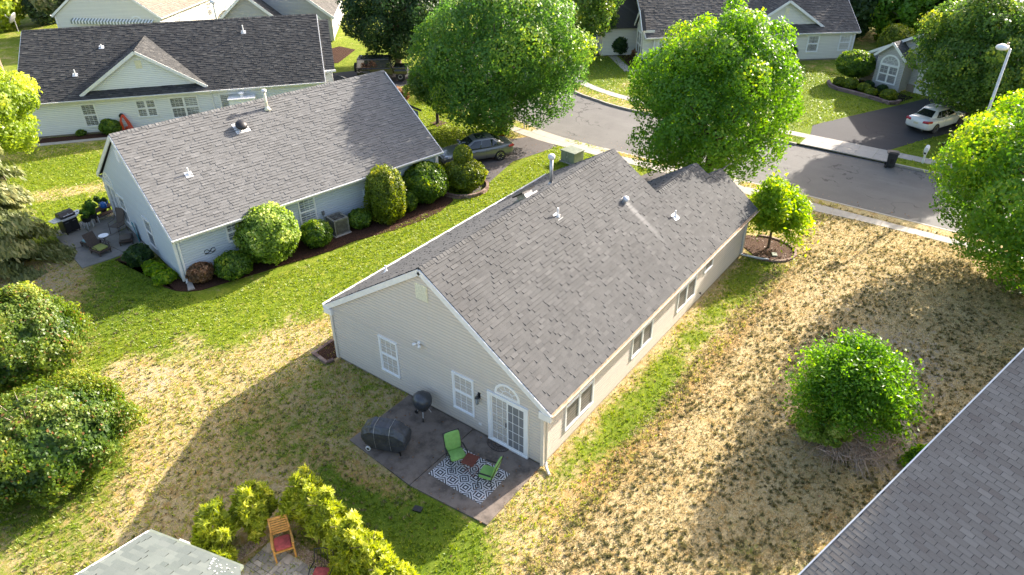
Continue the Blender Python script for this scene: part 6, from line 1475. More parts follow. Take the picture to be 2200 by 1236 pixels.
def lounger(loc, rz, label, seatm, back=True, frame='wicker', foot=False):
    H = thing('lounge_chair', label, 'lounge chair', (*loc, .05), rz)
    b = MB(); b.box(-.32, -.45, .14, .32, .35, .26); o = b.obj('seat_base', frame, H); bevel(o, .02)
    b = MB(); rbox(b, (0, -.08, .30), X3, Y3, Z3, .27, .33, .045); b.obj('seat', seatm, H, True)
    if back:
        b = MB(); u = Vector((0, .42, 1)).normalized(); n = Vector((0, -1, .42)).normalized(); b.obox(Vector((0, .47, .60)), X3, u, n, .29, .36, .02); o = b.obj('backrest', frame, H); bevel(o, .02)
    for x in (-.28, .28):
        for y in (-.40, .30): b = MB(); b.beam((x, y, 0), (x, y, .16), .05, .05); b.obj('leg', frame, H)
    if not foot:
        for s in (-1, 1): b = MB(); b.tube([(s*.33, -.35, .24), (s*.34, -.32, .46), (s*.34, .30, .48), (s*.31, .42, .44)], .022, 6); b.obj('arm', frame, H)
lounger((-1.22, 25.75), R(8), 'brown wicker chair with lime seat at the neighbour patio edge', 'lime_cushion', True)
lounger((-1.12, 26.75), R(188), 'low chair with aqua cushion behind the lime one', 'aqua', False, foot=True)
lounger((.15, 25.75), R(-30), 'dark sling ottoman near the teal board', 'mesh_sling', False, 'brown_metal', True)
def sling_chair():
    H = thing('sling_chair', 'high backed sling armchair by the neighbour patio door', 'chair', (.42, 27.0, .05), R(-70))
    b = MB(); b.obox((0, 0, .42), X3, Y3, Z3, .25, .25, .012); b.obj('seat', 'mesh_sling', H)
    u = Vector((0, .3, 1)).normalized(); n = Vector((0, -1, .3)).normalized(); b = MB(); b.obox(Vector((0, .38, .80)), X3, u, n, .25, .40, .012); b.obj('backrest', 'mesh_sling', H)
    f = MB()
    for s in (-1, 1): f.tube([(s*.28, -.28, 0), (s*.28, -.24, .62), (s*.28, .20, .64), (s*.27, .5, 1.15)], .014, 6); f.tube([(s*.28, .34, 0), (s*.27, .26, .42), (s*.27, -.26, .42)], .014, 6)
    f.tube([(-.27, .5, 1.18), (.27, .5, 1.18)], .014, 6); f.obj('frame', 'brown_metal', H)
sling_chair()
H = thing('glass_table', 'small oval glass side table behind the lime seated chair', 'table', (-.62, 26.35, .05)); b = MB(); b.lathe((0, 0, .48), [(.24, 0), (.25, .01), (.24, .02)], 20); b.obj('table_top', 'clear_lens', H); b = MB()
for a in (0, 2.1, 4.2): b.tube([(0, 0, .25), (math.cos(a)*.2, math.sin(a)*.2, 0)], .012, 5); b.tube([(0, 0, .25), (math.cos(a)*.15, math.sin(a)*.15, .48)], .012, 5)
b.obj('frame', 'brown_metal', H)
b = MB(); b.obox((0, 0, .46), (.93, .36, 0), (-.1, .1, 1), (0, 0, 0.0001), .01, .01, .01) if False else None
b.loft([[(0, 0, .05), (.5, -.09, .05), (.42, .0, 1.0), (.30, .04, 1.08), (.1, .05, 1.0)], [(0, .04, .05), (.5, -.05, .05), (.42, .04, 1.0), (.30, .08, 1.08), (.1, .09, 1.0)]]); o = b.obj('boogie_board', 'teal'); o.location = (.52, 25.15, 0); o.rotation_euler = (0, 0, R(78)); o['label'] = 'teal board leaning against the blue house gable'; o['category'] = 'board'
for x, y, lb in ((-.62, 24.60, 'upper round reddish stepping stone at the patio corner'), (-.73, 24.20, 'lower round reddish stepping stone at the patio corner')):
    b = MB(); b.lathe((0, 0, 0), [(.22, -.02), (.24, .0), (.23, .035)], 18); o = b.obj('stepping_stone', 'brick'); o.location = (x, y, 0); o['label'] = lb; o['category'] = 'stepping stone'
b = MB(); b.loft([[(-.16, -.35, .0), (.16, -.35, .0), (.14, -.35, .05), (-.14, -.35, .05)], [(-.11, .35, .0), (.11, .35, .0), (.10, .35, .09), (-.10, .35, .09)]]); o = b.obj('splash_block', 'walk'); o.location = (-.42, 19.28, .03); o.rotation_euler = (0, 0, R(-25)); o['label'] = 'concrete splash block under the blue house downspout'; o['category'] = 'splash block'
def ac_unit():
    H = thing('air_conditioner', 'grey air conditioning condenser on a pad beside the blue house', 'air conditioner', (7.2, 17.75, 0), -.185)
    b = MB(); b.box(-.48, -.48, -.02, .48, .48, .07); b.obj('pad', 'walk', H)
    b = MB(); b.box(-.38, -.38, .07, .38, .38, .86); o = b.obj('core', 'black', H)
    b = MB(); b.box(-.41, -.41, .07, .41, .41, .15)
    for x in (-.39, .39):
        for y in (-.39, .39): b.box(x-.03, y-.03, .15, x+.03, y+.03, .86)
    b.box(-.42, -.42, .86, .42, -.30, .93); b.box(-.42, .30, .86, .42, .42, .93); b.box(-.42, -.30, .86, -.30, .30, .93); b.box(.30, -.30, .86, .42, .30, .93); b.obj('casing', 'ac', H)
    b = MB()
    for i in range(13):
        t = -.34+i*.0567
        for s in (-1, 1): b.box(t-.013, s*.39-.012, .15, t+.013, s*.39+.012, .86); b.box(s*.39-.012, t-.013, .15, s*.39+.012, t+.013, .86)
    b.obj('louvre', 'ac', H)
    b = MB(); b.lathe((0, 0, .80), [(.09, 0), (.09, .08)], 12)
    for i in range(4): a = i*math.pi/2; b.obox((math.cos(a)*.18, math.sin(a)*.18, .84), (math.cos(a), math.sin(a), 0), (-math.sin(a), math.cos(a), .4), (0, 0, 1), .13, .06, .004)
    b.obj('fan', 'black', H)
    b = MB()
    for r in (.12, .19, .26): b.tube([(r*math.cos(2*math.pi*i/20), r*math.sin(2*math.pi*i/20), .935) for i in range(21)], .006, 4)
    for i in range(8): a = i*math.pi/4; b.tube([(0, 0, .94), (math.cos(a)*.32, math.sin(a)*.32, .935)], .005, 4)
    b.obj('fan_grille', 'ac', H)
ac_unit()
def hose():
    H = thing('garden_hose', 'orange red hose hanging from a reel on the white house', 'hose', (8.72, 41.18, 0), R(-39.5)); b = MB(); b.lathe((-.1, .22, 1.15), [(.14, 0), (.14, .05), (.08, .07), (.08, .2), (.14, .22)], 14, (0, -1, 0)); b.obj('reel', 'black', H)
    for k in range(5):
        b = MB(); t = k*.05; b.tube([(-.1+t*.4, .05-t*.3, 1.22), (-.25+t*.5, -.02, .8), (-.22+t*.7, -.08, .1), (-.16+t*.6, -.1, .04), (.06+t, -.1, .45), (.1+t*1.4, -.12, .10), (.32+t*1.2, -.14, .05), (.16+t, -.05, .7), (-.04+t*.6, .02, 1.25)], .024, 6)
        b.obj('hose_coil', 'orange', H, True)
hose()
def dish():
    H = thing('satellite_dish', 'grey satellite dish on the white house ridge', 'satellite dish', (7.75, 50.9, 6.05), R(200)); b = MB(); b.lathe((0, 0, .55), [(.02, 0), (.2, .02), (.36, .07), (.42, .11), (.40, .10), (.2, .03)], 22, (.3, -.8, .5)); b.obj('dish', 'metal', H, True)
    b = MB(); b.tube([(0, 0, -.35), (0, 0, .55)], .03, 8); b.tube([(0, 0, .35), (.15, -.5, .75)], .015, 6); b.lathe((.15, -.5, .72), [(.04, 0), (.04, .12)], 8); b.obj('mast', 'metal', H)
dish()

# ------------------------------------------------------------------ street furniture
def transformer():
    H = thing('transformer_box', 'pale green utility box on the lawn by the driveway', 'utility box', (22.3, 13.05, 0), R(-8))
    b = MB(); b.box(-.50, -.62, -.02, .62, .62, .06); b.obj('pad', 'walk', H)
    b = MB(); b.box(-.42, -.55, .06, .50, .55, .70); o = b.obj('cabinet', 'util_green', H); bevel(o, .02)
    b = MB(); b.box(-.46, -.58, .70, .54, .58, .78); o = b.obj('lid', 'util_green', H); bevel(o, .02)
    b = MB(); b.box(-.435, -.005, .1, -.42, .005, .68); b.box(-.455, .0, .36, -.42, .06, .46); b.obj('hasp', 'metal', H)
transformer()
def light_pole():
    H = thing('light_pole', 'white street light pole in front of the egg shaped tree', 'street light', (33.48+.95, -7.25, 0))
    b = MB(); b.tube([(0, 0, -.2), (0, 0, 7.35)], [.105, .065], 14); b.lathe((0, 0, 0), [(.22, 0), (.2, .12), (.13, .2)], 14); b.obj('pole', 'alum', H, True)
    b = MB(); b.tube([(0, 0, 7.3), (-.15, .12, 7.5), (-.4, .32, 7.55)], .045, 8); b.obj('arm', 'alum', H)
    b = MB(); b.lathe((-.48, .38, 7.42), [(.05, -.06), (.26, -.05), (.32, .04), (.28, .14), (.14, .22), (.05, .25)], 20); b.obj('lamp_head', 'trim', H, True)
    b = MB(); b.lathe((-.20, .16, 7.6), [(.06, 0), (.06, .1), (.02, .12)], 10); b.obj('photocell', 'rust', H)
light_pole()
def bin_():
    H = thing('wheelie_bin', 'black wheeled rubbish bin standing at the kerb', 'rubbish bin', (33.25, -3.28, -.118), R(12))
    b = MB(); b.loft([[(x*k, y*k2, z) for x, y in ((-.24, -.28), (.24, -.28), (.24, .28), (-.24, .28))] for k, k2, z in ((.80, .78, .06), (.85, .83, .2), (1, 1, .92))]); o = b.obj('body', 'bin', H); bevel(o, .025)
    b = MB(); b.box(-.29, -.32, .92, .29, .34, .97); b.box(-.22, -.25, .97, .22, .25, 1.02); o = b.obj('lid', 'bin', H); bevel(o, .02)
    b = MB(); b.tube([(-.25, .36, .95), (.25, .36, .95)], .018, 6); b.obj('handle', 'bin', H)
    for s in (-1, 1): b = MB(); b.lathe((s*.24-.03, .24, .10), [(.03, 0), (.10, .005), (.10, .05), (.03, .055)], 14, (1, 0, 0)); b.obj('wheel', 'rubber', H)
    b = MB(); b.box(-.255, -.10, .30, -.215, .10, .62); b.obj('grip_recess', 'black', H)
bin_()
def mailbox():
    H = thing('mailbox', 'white plastic mailbox on a post beside the pavement', 'mailbox', (34.72, -4.82, 0), R(0)); b = MB(); b.box(-.05, -.06, -.1, .05, .06, .85); b.obj('post', 'trim', H)
    b = MB(); b.loft([[(x, -.12, .85), (x, .12, .85), (x, .12, 1.0), (x, .085, 1.085), (x, 0, 1.12), (x, -.085, 1.085), (x, -.12, 1.0)] for x in (-.30, .28)]); o = b.obj('box', 'trim', H); bevel(o, .01)
    b = MB(); b.box(-.315, -.11, .86, -.30, .11, 1.0); d = b.obj('door', 'trim', H); b = MB(); b.box(-.318, -.09, .66, -.06, .09, .84); b.obj('paper_slot', 'trim', H); b = MB(); b.box(-.325, -.07, .69, -.318, .07, .80); b.obj('slot', 'black', d)
mailbox()
H = thing('sign_post', 'thin grey metal post on the verge beside the big maple', 'post', (25.42, 18.95, 0)); b = MB(); b.box(-.04, -.035, -.2, .04, .035, 2.6); b.obj('post', 'metal', H); b = MB(); b.box(.045, -.22, 2.05, .055, .22, 2.65); b.obj('sign_plate', 'metal', H)

# ------------------------------------------------------------------ vehicles
def sedan(label, loc, rz, paint, sunroof=False, tail='red_lens'):
    """length 4.8 m, nose to +x"""
    H = thing('parked_car', label, 'car', (*loc, 0.012), rz); b = MB()
    ST = [  # x, half width, z bottom, z mid, z shoulder, z top centre
        (2.40, .50, .34, .44, .52, .56), (2.34, .70, .26, .46, .60, .66), (2.15, .83, .22, .50, .68, .76), (1.75, .90, .20, .52, .76, .86), (1.2, .915, .19, .54, .84, .95), (.85, .92, .19, .54, .88, 1.00),
        (.3, .92, .19, .54, .90, .98), (-.6, .92, .19, .54, .92, .98), (-1.4, .92, .20, .55, .94, 1.02), (-1.75, .905, .21, .56, .96, 1.07), (-2.1, .87, .25, .58, .95, 1.06), (-2.32, .80, .32, .58, .88, .98), (-2.40, .66, .40, .58, .74, .80)]
    rings = []
    for x, w_, zb, zm, zs, zt in ST:
        rings.append([(x, 0, zb), (x, -w_*.86, zb), (x, -w_*.98, zb+.10), (x, -w_, zm), (x, -w_*.985, zm+(zs-zm)*.6), (x, -w_*.93, zs), (x, -w_*.72, zt-.025), (x, -w_*.3, zt), (x, 0, zt+.008),
                      (x, w_*.3, zt), (x, w_*.72, zt-.025), (x, w_*.93, zs), (x, w_*.985, zm+(zs-zm)*.6), (x, w_, zm), (x, w_*.98, zb+.10), (x, w_*.86, zb)])
    b.loft(rings); body = b.obj('body', paint, H, True); m = body.modifiers.new('sub', 'SUBSURF'); m.levels = 1; m.render_levels = 1
    # cabin
    base = [(1.02, .60), (.92, .74), (.2, .79), (-.8, .79), (-1.45, .73), (-1.78, .58)]; top = [(.22, .44), (.16, .54), (-.15, .575), (-.75, .57), (-1.02, .52), (-1.10, .42)]
    zb = [.98, .95, .92, .93, .97, 1.02]; zt = [1.41, 1.42, 1.45, 1.45, 1.42, 1.40]
    def ring(k, e=0.0):
        L = [(bx+(tx-bx)*k, (by+(ty-by)*k)+e, z0+(z1-z0)*k) for (bx, by), (tx, ty), z0, z1 in zip(base, top, zb, zt)]
        return [(x, -y, z) for x, y, z in L]+[(x, y, z) for x, y, z in L[::-1]]
    c = MB(); c.loft([ring(0), ring(.5, .012), ring(.93), [(x*.97-.01, y*.93, z+.03) for x, y, z in ring(1)]], True, True); cab = c.obj('cabin', paint, H, True)
    def pane(name, quad, off=.012, mat='car_glass'):
        q = [Vector(p) for p in quad]; n = (q[1]-q[0]).cross(q[2]-q[0]).normalized(); cc = sum(q, Vector())/len(q)
        if n.dot(cc-Vector((-.4, 0, .9))) < 0: n = -n; q = q[::-1]
        g = MB(); g.idx([p+n*off for p in q]+[p-n*.02 for p in q], [tuple(range(len(q)))]+[(i, i+len(q), (i+1) % len(q)+len(q), (i+1) % len(q)) for i in range(len(q))]); g.obj(name, mat, H)
    def P(i, k, s, e=0.0):
        (bx, by), (tx, ty) = base[i], top[i]; return (bx+(tx-bx)*k, s*(by+(ty-by)*k+e), zb[i]+(zt[i]-zb[i])*k)
    pane('windscreen', [P(0, .05, -1), P(0, .05, 1), P(0, .93, 1), P(0, .93, -1)], .02); pane('rear_window', [P(5, .12, -1), P(5, .12, 1), P(5, .92, 1), P(5, .92, -1)], .02)
    for s in (-1, 1):
        A = Vector(P(1, .1, s)); Bt = Vector(P(1, .86, s)); C0 = Vector(P(2, .1, s)); C1 = Vector(P(2, .86, s)); D0 = Vector(P(3, .1, s)); D1 = Vector(P(3, .86, s)); E0 = Vector(P(4, .12, s)); E1 = Vector(P(4, .82, s))
        pane('side_window', [A.lerp(C0, .08), C0.lerp(D0, .22), C1.lerp(D1, .22), Bt.lerp(C1, .15)], .024)
        pane('side_window', [C0.lerp(D0, .29), D0.lerp(E0, .05), D1.lerp(E1, .0), C1.lerp(D1, .29)], .024)
        pane('side_window', [D0.lerp(E0, .14), E0.lerp(D0, .15), E1.lerp(D1, .3), D1.lerp(E1, .1)], .024)
        mm = MB(); rbox(mm, (.78, s*.98, .98), X3, Y3, Z3, .07, .10, .06); mm.obj('mirror', paint, H, True)
        for hx in (.15, -.85): hh = MB(); hh.box(hx-.09, s*.925-.015, .80, hx+.09, s*.925+.015, .83); hh.obj('door_handle', paint, H)
        sl = MB()
        for x in (.62, -.42, -1.28): sl.beam((x, s*.915, .30), (x-.02, s*.905, .88), .008, .006, (0, 1, 0))
        sl.obj('door_seam', 'black', H)
        hl = MB(); hl.loft([[(2.20, s*.60, .60), (2.30, s*.60, .60), (2.24, s*.62, .70), (2.12, s*.62, .74)], [(1.86, s*.885, .66), (1.95, s*.90, .64), (1.90, s*.885, .74), (1.82, s*.86, .80)]]); hl.obj('headlight', 'clear_lens', H)
        tl = MB(); tl.loft([[(-2.36, s*.42, .84), (-2.40, s*.42, .78), (-2.42, s*.44, .84), (-2.34, s*.44, .93)], [(-2.26, s*.80, .80), (-2.32, s*.82, .80), (-2.32, s*.80, .90), (-2.24, s*.78, .97)], [(-1.95, s*.885, .84), (-1.97, s*.90, .82), (-1.97, s*.895, .90), (-1.93, s*.875, .94)]]); tl.obj('tail_light', tail, H)
        for wx in (1.42, -1.36):
            a = MB(); a.lathe((wx, s*.905, .325), [(.36, -.30), (.375, -.02), (.36, .012)], 24, (0, s, 0)); a.obj('wheel_arch', 'rubber', H)
            t = MB(); t.lathe((wx, s*.72, .325), [(.22, .0), (.30, .0), (.325, .03), (.33, .10), (.325, .185), (.30, .21), (.235, .212), (.225, .17)], 28, (0, s, 0)); wh = t.obj('wheel', 'rubber', H, True)
            r = MB(); r.lathe((wx, s*.86, .325), [(.232, .0), (.232, .065), (.215, .068), (.205, .02), (.05, .03), (.05, .055)], 24, (0, s, 0))
            for i in range(7):
                an = 2*math.pi*i/7; dv = Vector((math.cos(an), 0, math.sin(an))); r.beam(Vector((wx, s*.905, .325))+dv*.04, Vector((wx, s*.915, .325))+dv*.215, .045, .016, (0, 1, 0))
            r.obj('rim', 'chrome', wh)
    g = MB(); g.box(2.345, -.40, .48, 2.395, .40, .60); g.box(2.33, -.50, .30, 2.38, .50, .40); g.obj('grille', 'black', H)
    p = MB(); p.box(-2.425, -.16, .66, -2.39, .16, .76); p.obj('number_plate', 'plate', H)
    e = MB()
    for s in (-1, 1): e.lathe((-2.36, s*.55, .30), [(.045, 0), (.045, .08)], 10, (-1, 0, 0))
    e.obj('exhaust', 'chrome', H)
    bp = MB(); bp.box(-2.40, -.62, .335, -2.33, .62, .36); bp.obj('bumper_seam', 'black', H)
    if sunroof: s_ = MB(); s_.box(-.62, -.40, 1.474, .02, .40, 1.484); s_.obj('sunroof', 'car_glass', H)
    return H
sedan('metallic grey sedan with sunroof parked on the driveway beside the snowman shrub', (19.1, 18.25), R(149), 'paint_grey', True)
sedan('white sedan parked under the egg shaped tree across the street', (42.35, -4.1), R(-22), 'paint_white')
def jeep():
    H = thing('off_roader', 'boxy black off road vehicle behind the blue house ridge', 'car', (28.3, 35.6, .012), R(-52))
    b = MB(); b.box(-2.1, -.8, .5, .9, .8, 1.1); b.box(.9, -.68, .6, 2.1, .68, 1.12); b.box(-2.1, -.92, .5, -1.0, .92, .85); b.box(1.0, -.92, .6, 2.1, .92, .92); o = b.obj('body', 'paint_black', H); bevel(o, .04)
    b = MB(); b.loft([[(x, -y, z), (x, y, z), (x2, y2, 1.84), (x2, -y2, 1.84)] for x, y, z, x2, y2 in ((.95, .76, 1.1, .6, .66), (-2.1, .78, 1.1, -2.0, .68))]); o = b.obj('hard_top', 'paint_black', H); bevel(o, .04)
    b = MB(); b.obox((.80, 0, 1.46), (0, 1, 0), (-.43, 0, 1), (1, 0, .43), .6, .3, .02); b.obj('windscreen', 'car_glass', H)
    for s in (-1, 1):
        for x0, x1 in ((-.1, .6), (-1.0, -.2), (-1.95, -1.1)): b = MB(); b.obox(((x0+x1)/2, s*.735, 1.47), (1, 0, 0), (0, -s*.14, 1), (0, 1, .14*s), (x1-x0)/2, .27, .015); b.obj('side_window', 'car_glass', H)
        for wx in (1.5, -1.5): b = MB(); b.lathe((wx, s*.66, .40), [(.2, 0), (.38, .01), (.40, .06), (.40, .2), (.38, .25), (.2, .26)], 22, (0, s, 0)); w_ = b.obj('wheel', 'rubber', H, True); q = MB(); q.lathe((wx, s*.88, .40), [(.2, .02), (.18, .045), (.05, .03)], 16, (0, s, 0)); q.obj('rim', 'metal', w_)
        b = MB(); b.lathe((2.1, s*.5, .92), [(.11, 0), (.1, .03)], 14, (1, 0, 0)); b.obj('headlight', 'clear_lens', H); b = MB(); b.box(.72, s*.95-.04, 1.12, .82, s*.95+.12*s, 1.32); b.obj('mirror', 'paint_black', H)
    b = MB(); b.lathe((-2.35, 0, 1.0), [(.38, -.0), (.38, .22)], 20, (1, 0, 0)); b.obj('spare_wheel', 'rubber', H)
jeep()
o = sedan('blue car half hidden under the dark tree in the far driveway', (46.8, 27.9), R(35), 'blue_plastic')

# ------------------------------------------------------------------ edging, pavers, gravel, stones
def ring_wall(name, label, pts, courses, mat, bw=.28, bh=.10, dp=.14, cat='edging', setback=.01, kind=None):
    H = thing(name, label, cat); cache = {}
    P = [Vector((x, y, 0)) for x, y in pts]; seg = [(P[i+1]-P[i]).length for i in range(len(P)-1)]; tot = sum(seg)
    def at(s):
        for i, l in enumerate(seg):
            if s <= l or i == len(seg)-1: return P[i].lerp(P[i+1], min(s/l, 1)), (P[i+1]-P[i]).normalized()
            s -= l
    meshes = []
    for k in range(4):
        b = MB(); b.tone = k*.25; w_ = bw-.012; b.loft([[(-w_/2*f, -dp/2*f2, z) for f, f2 in ((1, 1),)]+[(w_/2*f, -dp/2*f2, z) for f, f2 in ((1, 1),)]+[(w_/2, dp/2, z), (-w_/2, dp/2, z)] for z in (0, bh-.008)]); meshes.append(b.mesh('block', mat))
    for c in range(courses):
        s = bw*.5*(c % 2)+bw/2
        while s < tot-bw*.3:
            q, d = at(s); o = bpy.data.objects.new('block', random.choice(meshes)); COL.objects.link(o); o.parent = H
            o.location = (q.x, q.y, c*bh+.0); o.rotation_euler = (0, 0, math.atan2(d.y, d.x)+random.uniform(-.04, .04)); s += bw
    return H
arc = lambda cx, cy, rx, ry, a0, a1, n=26: [(cx+rx*math.cos(R(a0+(a1-a0)*i/n)), cy+ry*math.sin(R(a0+(a1-a0)*i/n))) for i in range(n+1)]
ring_wall('stone_ring', 'curved grey block ring wall round the two tier shrub', arc(15.25, 16.0, 1.42, 1.38, 150, 378), 2, 'brick', .26, .11, .16)
ring_wall('tree_ring', 'reddish brown block edging of the mulch ring at the beige house corner', [(17.25, .0)]+arc(18.45, -.75, 1.22, 1.45, 175, 395), 1, 'brick', .24, .10, .12)
ring_wall('bed_edging', 'brown block edging of the little bed behind the beige house left corner', [(.6, 10.75), (-.45, 10.72), (-.55, 9.85), (-.2, 9.75)], 1, 'brick', .28, .12, .14)
bed([(-.40, 10.62), (.6, 10.65), (.6, 9.85), (-.02, 9.85), (-.45, 9.9)], 'mulch', .05)
ring_wall('stone_bed_wall', 'mauve retaining wall curving round the bed of clipped balls', [(48.85, 4.95), (48.2, 4.75), (47.5, 4.40), (47.0, 3.75), (46.72, 2.6), (46.3, 1.3), (45.95, .4), (45.65, -.1), (45.6, -.5), (45.95, -.85), (46.5, -1.05)], 2, 'stone_purple', .40, .13, .22)
# paved patio at the bottom edge
def pavers():
    root = structure(MB().obj('paved_patio', 'paver')); th = math.atan2(2.91-4.77, -6.99+7.18); c, s = math.cos(th), math.sin(th); ox, oy = -7.18, 4.77
    # local u runs along the right edge, v towards the lower left
    pat = [(0, 0, 2, 2), (2, 0, 2, 1), (4, 0, 1, 2), (2, 1, 1, 1), (3, 1, 1, 2), (0, 2, 1, 1), (1, 2, 2, 2), (4, 2, 1, 1), (0, 3, 1, 2), (3, 3, 2, 2), (1, 4, 2, 1), (0, 5, 2, 1), (2, 5, 1, 1), (3, 5, 2, 1)]
    g = .152; cache = {}
    for I in range(-1, 5):
        for J in range(0, 4):
            for (a, b_, w_, h_) in pat:
                u0 = (a+5*I)*g; v0 = (b_+6*J)*g
                if u0 < -.01 or u0 > 3.2 or v0 > 2.5: continue
                cu, cv = u0+w_*g/2, v0+h_*g/2; x = ox+c*cu-(-s)*0+(-(-s))*0; x = ox+c*cu+s*cv; y = oy+s*cu-c*cv
                k = (w_, h_)
                if k not in cache:
                    m = MB(); hw, hh = w_*g/2-.006, h_*g/2-.006; m.loft([[(-hw, -hh, -.05), (hw, -hh, -.05), (hw, hh, -.05), (-hw, hh, -.05)], [(-hw, -hh, .026), (hw, -hh, .026), (hw, hh, .026), (-hw, hh, .026)], [(-hw+.006, -hh+.006, .031), (hw-.006, -hh+.006, .031), (hw-.006, hh-.006, .031), (-hw+.006, hh-.006, .031)]]); cache[k] = m.mesh('paver', 'paver')
                o = bpy.data.objects.new('paver', cache[k]); COL.objects.link(o); o.parent = root; o.location = (x, y, random.uniform(-.002, .002)); o.rotation_euler = (0, 0, th)
    return ox, oy, c, s
pavers()
def gravel():
    n = 5200; pts = []
    b = MB()
    strips = [((-7.18, 4.80), (-7.0, 2.6), .42, 1), ((-7.18, 4.80), (-8.6, 5.0), .40, -1)]
    for i in range(n):
        (ax, ay), (bx, by), w_, sgn = strips[i % 2]; t = random.random(); q = random.random()
        d = Vector((bx-ax, by-ay)).normalized(); nn = Vector((-d.y, d.x))*sgn; x = ax+(bx-ax)*t+nn.x*w_*q; y = ay+(by-ay)*t+nn.y*w_*q; r = random.uniform(.012, .024); b.tone = random.random()
        a = random.random()*3.14; ca, sa = math.cos(a)*r, math.sin(a)*r; z = .005+random.random()*.02
        b.idx([(x+ca, y+sa, z), (x-sa*.8, y+ca*.8, z), (x-ca, y-sa, z), (x+sa*.8, y-ca*.8, z), (x+ca*.1, y+sa*.1, z+r*.8)], [(0, 1, 4), (1, 2, 4), (2, 3, 4), (3, 0, 4)])
    o = b.obj('gravel', 'gravel'); o['label'] = 'tan pea gravel strip round the paved patio'; o['category'] = 'gravel'; o['kind'] = 'stuff'
gravel()
def teak_chair():
    H = thing('teak_chair', 'yellow teak slatted armchair with faded red cushion on the pavers', 'chair', (-7.14, 4.08, .03), R(-31))
    for s in (-1, 1):
        b = MB(); b.beam((s*.27, -.26, 0), (s*.27, -.24, .62), .05, .05, (1, 0, 0)); b.obj('leg', 'teak', H)
        b = MB(); b.beam((s*.26, .25, 0), (s*.26, .24, .42), .05, .045, (1, 0, 0)); b.beam((s*.26, .24, .42), (s*.245, .42, .98), .045, .045, (1, 0, 0)); b.obj('leg', 'teak', H)
        b = MB(); b.beam((s*.285, -.30, .635), (s*.275, .0, .655), .07, .03); b.beam((s*.275, .0, .655), (s*.26, .33, .64), .06, .03); o = b.obj('arm', 'teak', H); bevel(o, .008)
    b = MB(); b.box(-.27, -.27, .36, .27, -.23, .42); b.box(-.27, .22, .36, .27, .26, .42); b.box(-.28, -.25, .36, -.24, .25, .42); b.box(.24, -.25, .36, .28, .25, .42); b.obj('seat_frame', 'teak', H)
    for i in range(7): b = MB(); t = .10+i*.072; z = .46+t; y = .265+t*.32; b.obox((0, y+.0, z+.0), X3, (0, .32, 1), (0, -1, .32), .235, .026, .008); b.obj('slat', 'teak', H)
    b = MB(); b.obox((0, .445, 1.01), X3, (0, .32, 1), (0, -1, .32), .27, .035, .014); b.obj('top_rail', 'teak', H)
    b = MB(); rbox(b, (0, -.02, .46), X3, Y3, Z3, .235, .24, .04); b.obj('cushion', 'red_cushion', H, True)
teak_chair()
def metal_chair():
    H = thing('metal_chair', 'black metal chair with faded red cushion cut off by the bottom edge', 'chair', (-7.2, 2.35, .03), R(-60)); b = MB(); rbox(b, (0, 0, .44), X3, Y3, Z3, .25, .25, .045); b.obj('cushion', 'red_cushion', H, True)
    f = MB()
    for s in (-1, 1): f.tube([(s*.28, -.28, 0), (s*.28, -.26, .62), (s*.30, .0, .66), (s*.28, .28, .62), (s*.26, .40, 1.0)], .014, 6); f.tube([(s*.27, .30, 0), (s*.26, .26, .42), (s*.26, -.26, .40)], .014, 6)
    f.tube([(-.26, .40, 1.0), (0, .42, 1.06), (.26, .40, 1.0)], .014, 6)
    for i in range(5): f.tube([(-.2+i*.1, .27, .44), (-.2+i*.1, .40, 1.02)], .008, 5)
    f.obj('frame', 'black', H)
metal_chair()
b = MB(); b.box(-.10, -.14, 0, .10, .14, .05); o = b.obj('valve_cover', 'black'); o.location = (-3.72, 2.07, 0); o.rotation_euler = (0, 0, .3); o['label'] = 'small dark valve box lid in the grass before the patio'; o['category'] = 'valve cover'
b = MB(); b.box(-.16, -.12, 0, .16, .12, .06); o = b.obj('valve_cover', 'util_green'); o.location = (18.05, -1.35, .02); o.rotation_euler = (0, 0, .5); o['label'] = 'green irrigation lid in the mulch ring'; o['category'] = 'valve cover'

# ------------------------------------------------------------------ far houses at the top left
def far_house(name, label, loc, th, L, W, ze, zr, mats, extra=None, o=.3):
    I = gable_house(name, label, loc, th, L, W, ze, zr, mats, o=o, exp=.22); finish_roof(I, *(extra(I) if extra else ((), (), ())), caps=False) ; return I
I = far_house('brown_roof_house', 'cream house with tan shingle roof at the top edge', (24.1, 61.6), R(29), 22.0, 11.0, 2.6, 6.6, ('sid_cream', 'roof_brown'))
H = I['H']
for x in (2.6, 7.6, 8.9, 12.2, 13.4): window(H, (x, 0, .8), X3, -Y3, 1.05, 1.5, 2, 2, .5, .09, blind='blind_dark')
arch_window(H, (0, 2.4, 2.2), -Y3, -X3, 1.2, .5, 3, blind='blind_dark'); window(H, (0, 3.3, .3), -Y3, -X3, 1.5, 1.8, 2, 2, .5, .1, blind='blind_dark'); window(H, (0, 6.6, .3), -Y3, -X3, 1.5, 1.8, 2, 2, .5, .1, blind='blind_green')
b = MB(); n_ = 26
for i in range(n_): b.tone = (i % 2)*1.0; y0 = .6+i*.33; b.face([(-.45, y0, 2.2), (-.45, y0+.165, 2.2), (-.02, y0+.165, 2.4), (-.02, y0, 2.4)]); b.face([(-.45, y0, 1.95), (-.45, y0+.165, 1.95), (-.45, y0+.165, 2.2), (-.45, y0, 2.2)])
b.obj('awning', 'trim', H); b = MB()
for i in range(n_): y0 = .6+i*.33+.165; b.face([(-.45, y0, 2.2), (-.45, y0+.165, 2.2), (-.02, y0+.165, 2.4), (-.02, y0, 2.4)]); b.face([(-.45, y0, 1.92), (-.45, y0+.165, 1.92), (-.45, y0+.165, 2.2), (-.45, y0, 2.2)])
b.obj('awning_stripe', 'util_green', H)

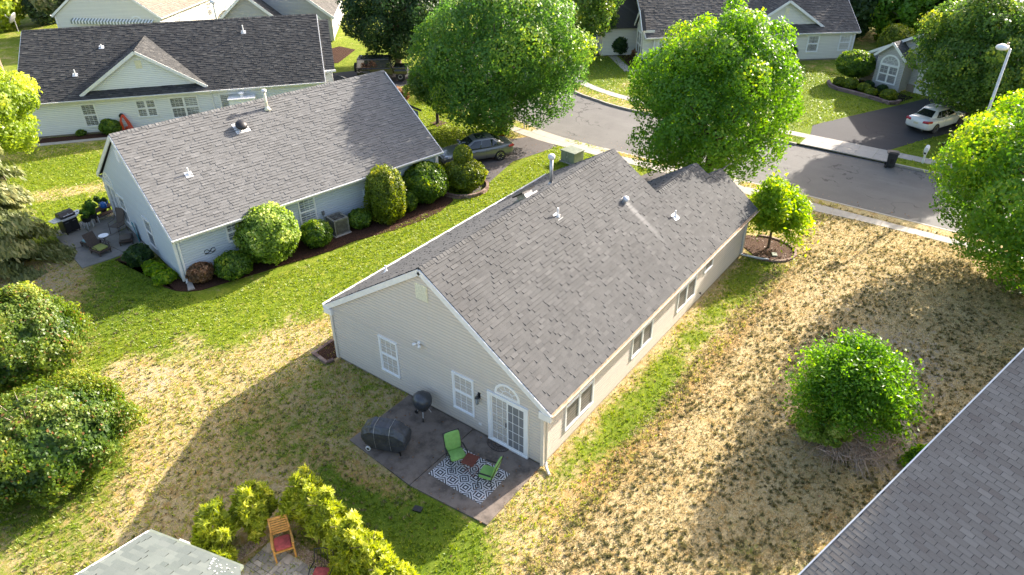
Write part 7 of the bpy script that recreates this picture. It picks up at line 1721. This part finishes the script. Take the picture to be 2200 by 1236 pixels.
def grey_house():
    A = Vector((33.96, 48.67)); Bx = Vector((27.27, 55.82)); th = math.atan2(A.y-Bx.y, A.x-Bx.x)
    H = thing('grey_house', 'grey sided house with two gables behind the white house', 'house', (Bx.x, Bx.y, 0), th)
    # gable faces look towards the camera (local -y)
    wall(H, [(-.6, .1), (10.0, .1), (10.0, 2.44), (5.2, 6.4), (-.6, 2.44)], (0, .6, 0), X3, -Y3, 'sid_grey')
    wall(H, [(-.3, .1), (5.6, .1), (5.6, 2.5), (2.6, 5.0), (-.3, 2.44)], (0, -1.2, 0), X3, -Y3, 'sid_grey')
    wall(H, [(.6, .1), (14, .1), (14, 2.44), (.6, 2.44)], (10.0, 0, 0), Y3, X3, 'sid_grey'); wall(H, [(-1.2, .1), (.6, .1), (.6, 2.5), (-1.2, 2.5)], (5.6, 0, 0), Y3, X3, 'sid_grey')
    pl = []; dk = []
    for s, xc, zt, e, m, y0, y1 in ((-1, 5.2, 6.55, 6.2, .78, .2, 14), (1, 5.2, 6.55, 5.2, .80, .2, 14), (-1, 2.6, 5.15, 3.3, .86, -1.6, 3), (1, 2.6, 5.15, 3.4, .86, -1.6, 3)):
        Wd = Vector((-s, 0, m)).normalized(); ln = math.hypot(e, m*e); O = Vector((xc+s*e, 0, zt-m*e)); po = [(y0, 0), (y1, 0), (y1, ln), (y0, ln)]; pl.append((po, O, Y3, Wd)); dk.append([O+Y3*u+Wd*w for u, w in po])
    deck(H, dk); shingles(H, pl, 'roof_cream', .22, 'dim', 0)
    b = MB()
    for xc, zt, e, m, y in ((5.2, 6.45, 5.2, .80, .18), (2.6, 5.05, 3.4, .86, -1.62)):
        for s in (-1, 1): b.beam((xc+s*e, y, zt-m*e), (xc, y, zt), .06, .24)
    b.box(10.3, .2, 2.3, 10.42, 14, 2.44); b.obj('rake_board', 'trim', H)
    arch_window(H, (8.4, .6, 1.7), X3, -Y3, 1.7, 1.0, 4, blind='blind_dark'); window(H, (7.55, .6, .4), X3, -Y3, 1.7, 1.3, 2, 2, .5, .1, blind='blind_dark')
    window(H, (10.0, 1.4, .5), Y3, X3, 1.0, 1.7, 2, 2, .5, .1, blind='blind_dark'); window(H, (10.0, 5.0, .9), Y3, X3, 1.0, 1.2, 2, 2, .5, .1, blind='blind_dark')
    d = MB(); d.tube([(10.2, .4, 2.3), (10.08, .7, 2.0), (10.08, .7, .1)], .06, 6); d.obj('downspout', 'trim', H)
grey_house()
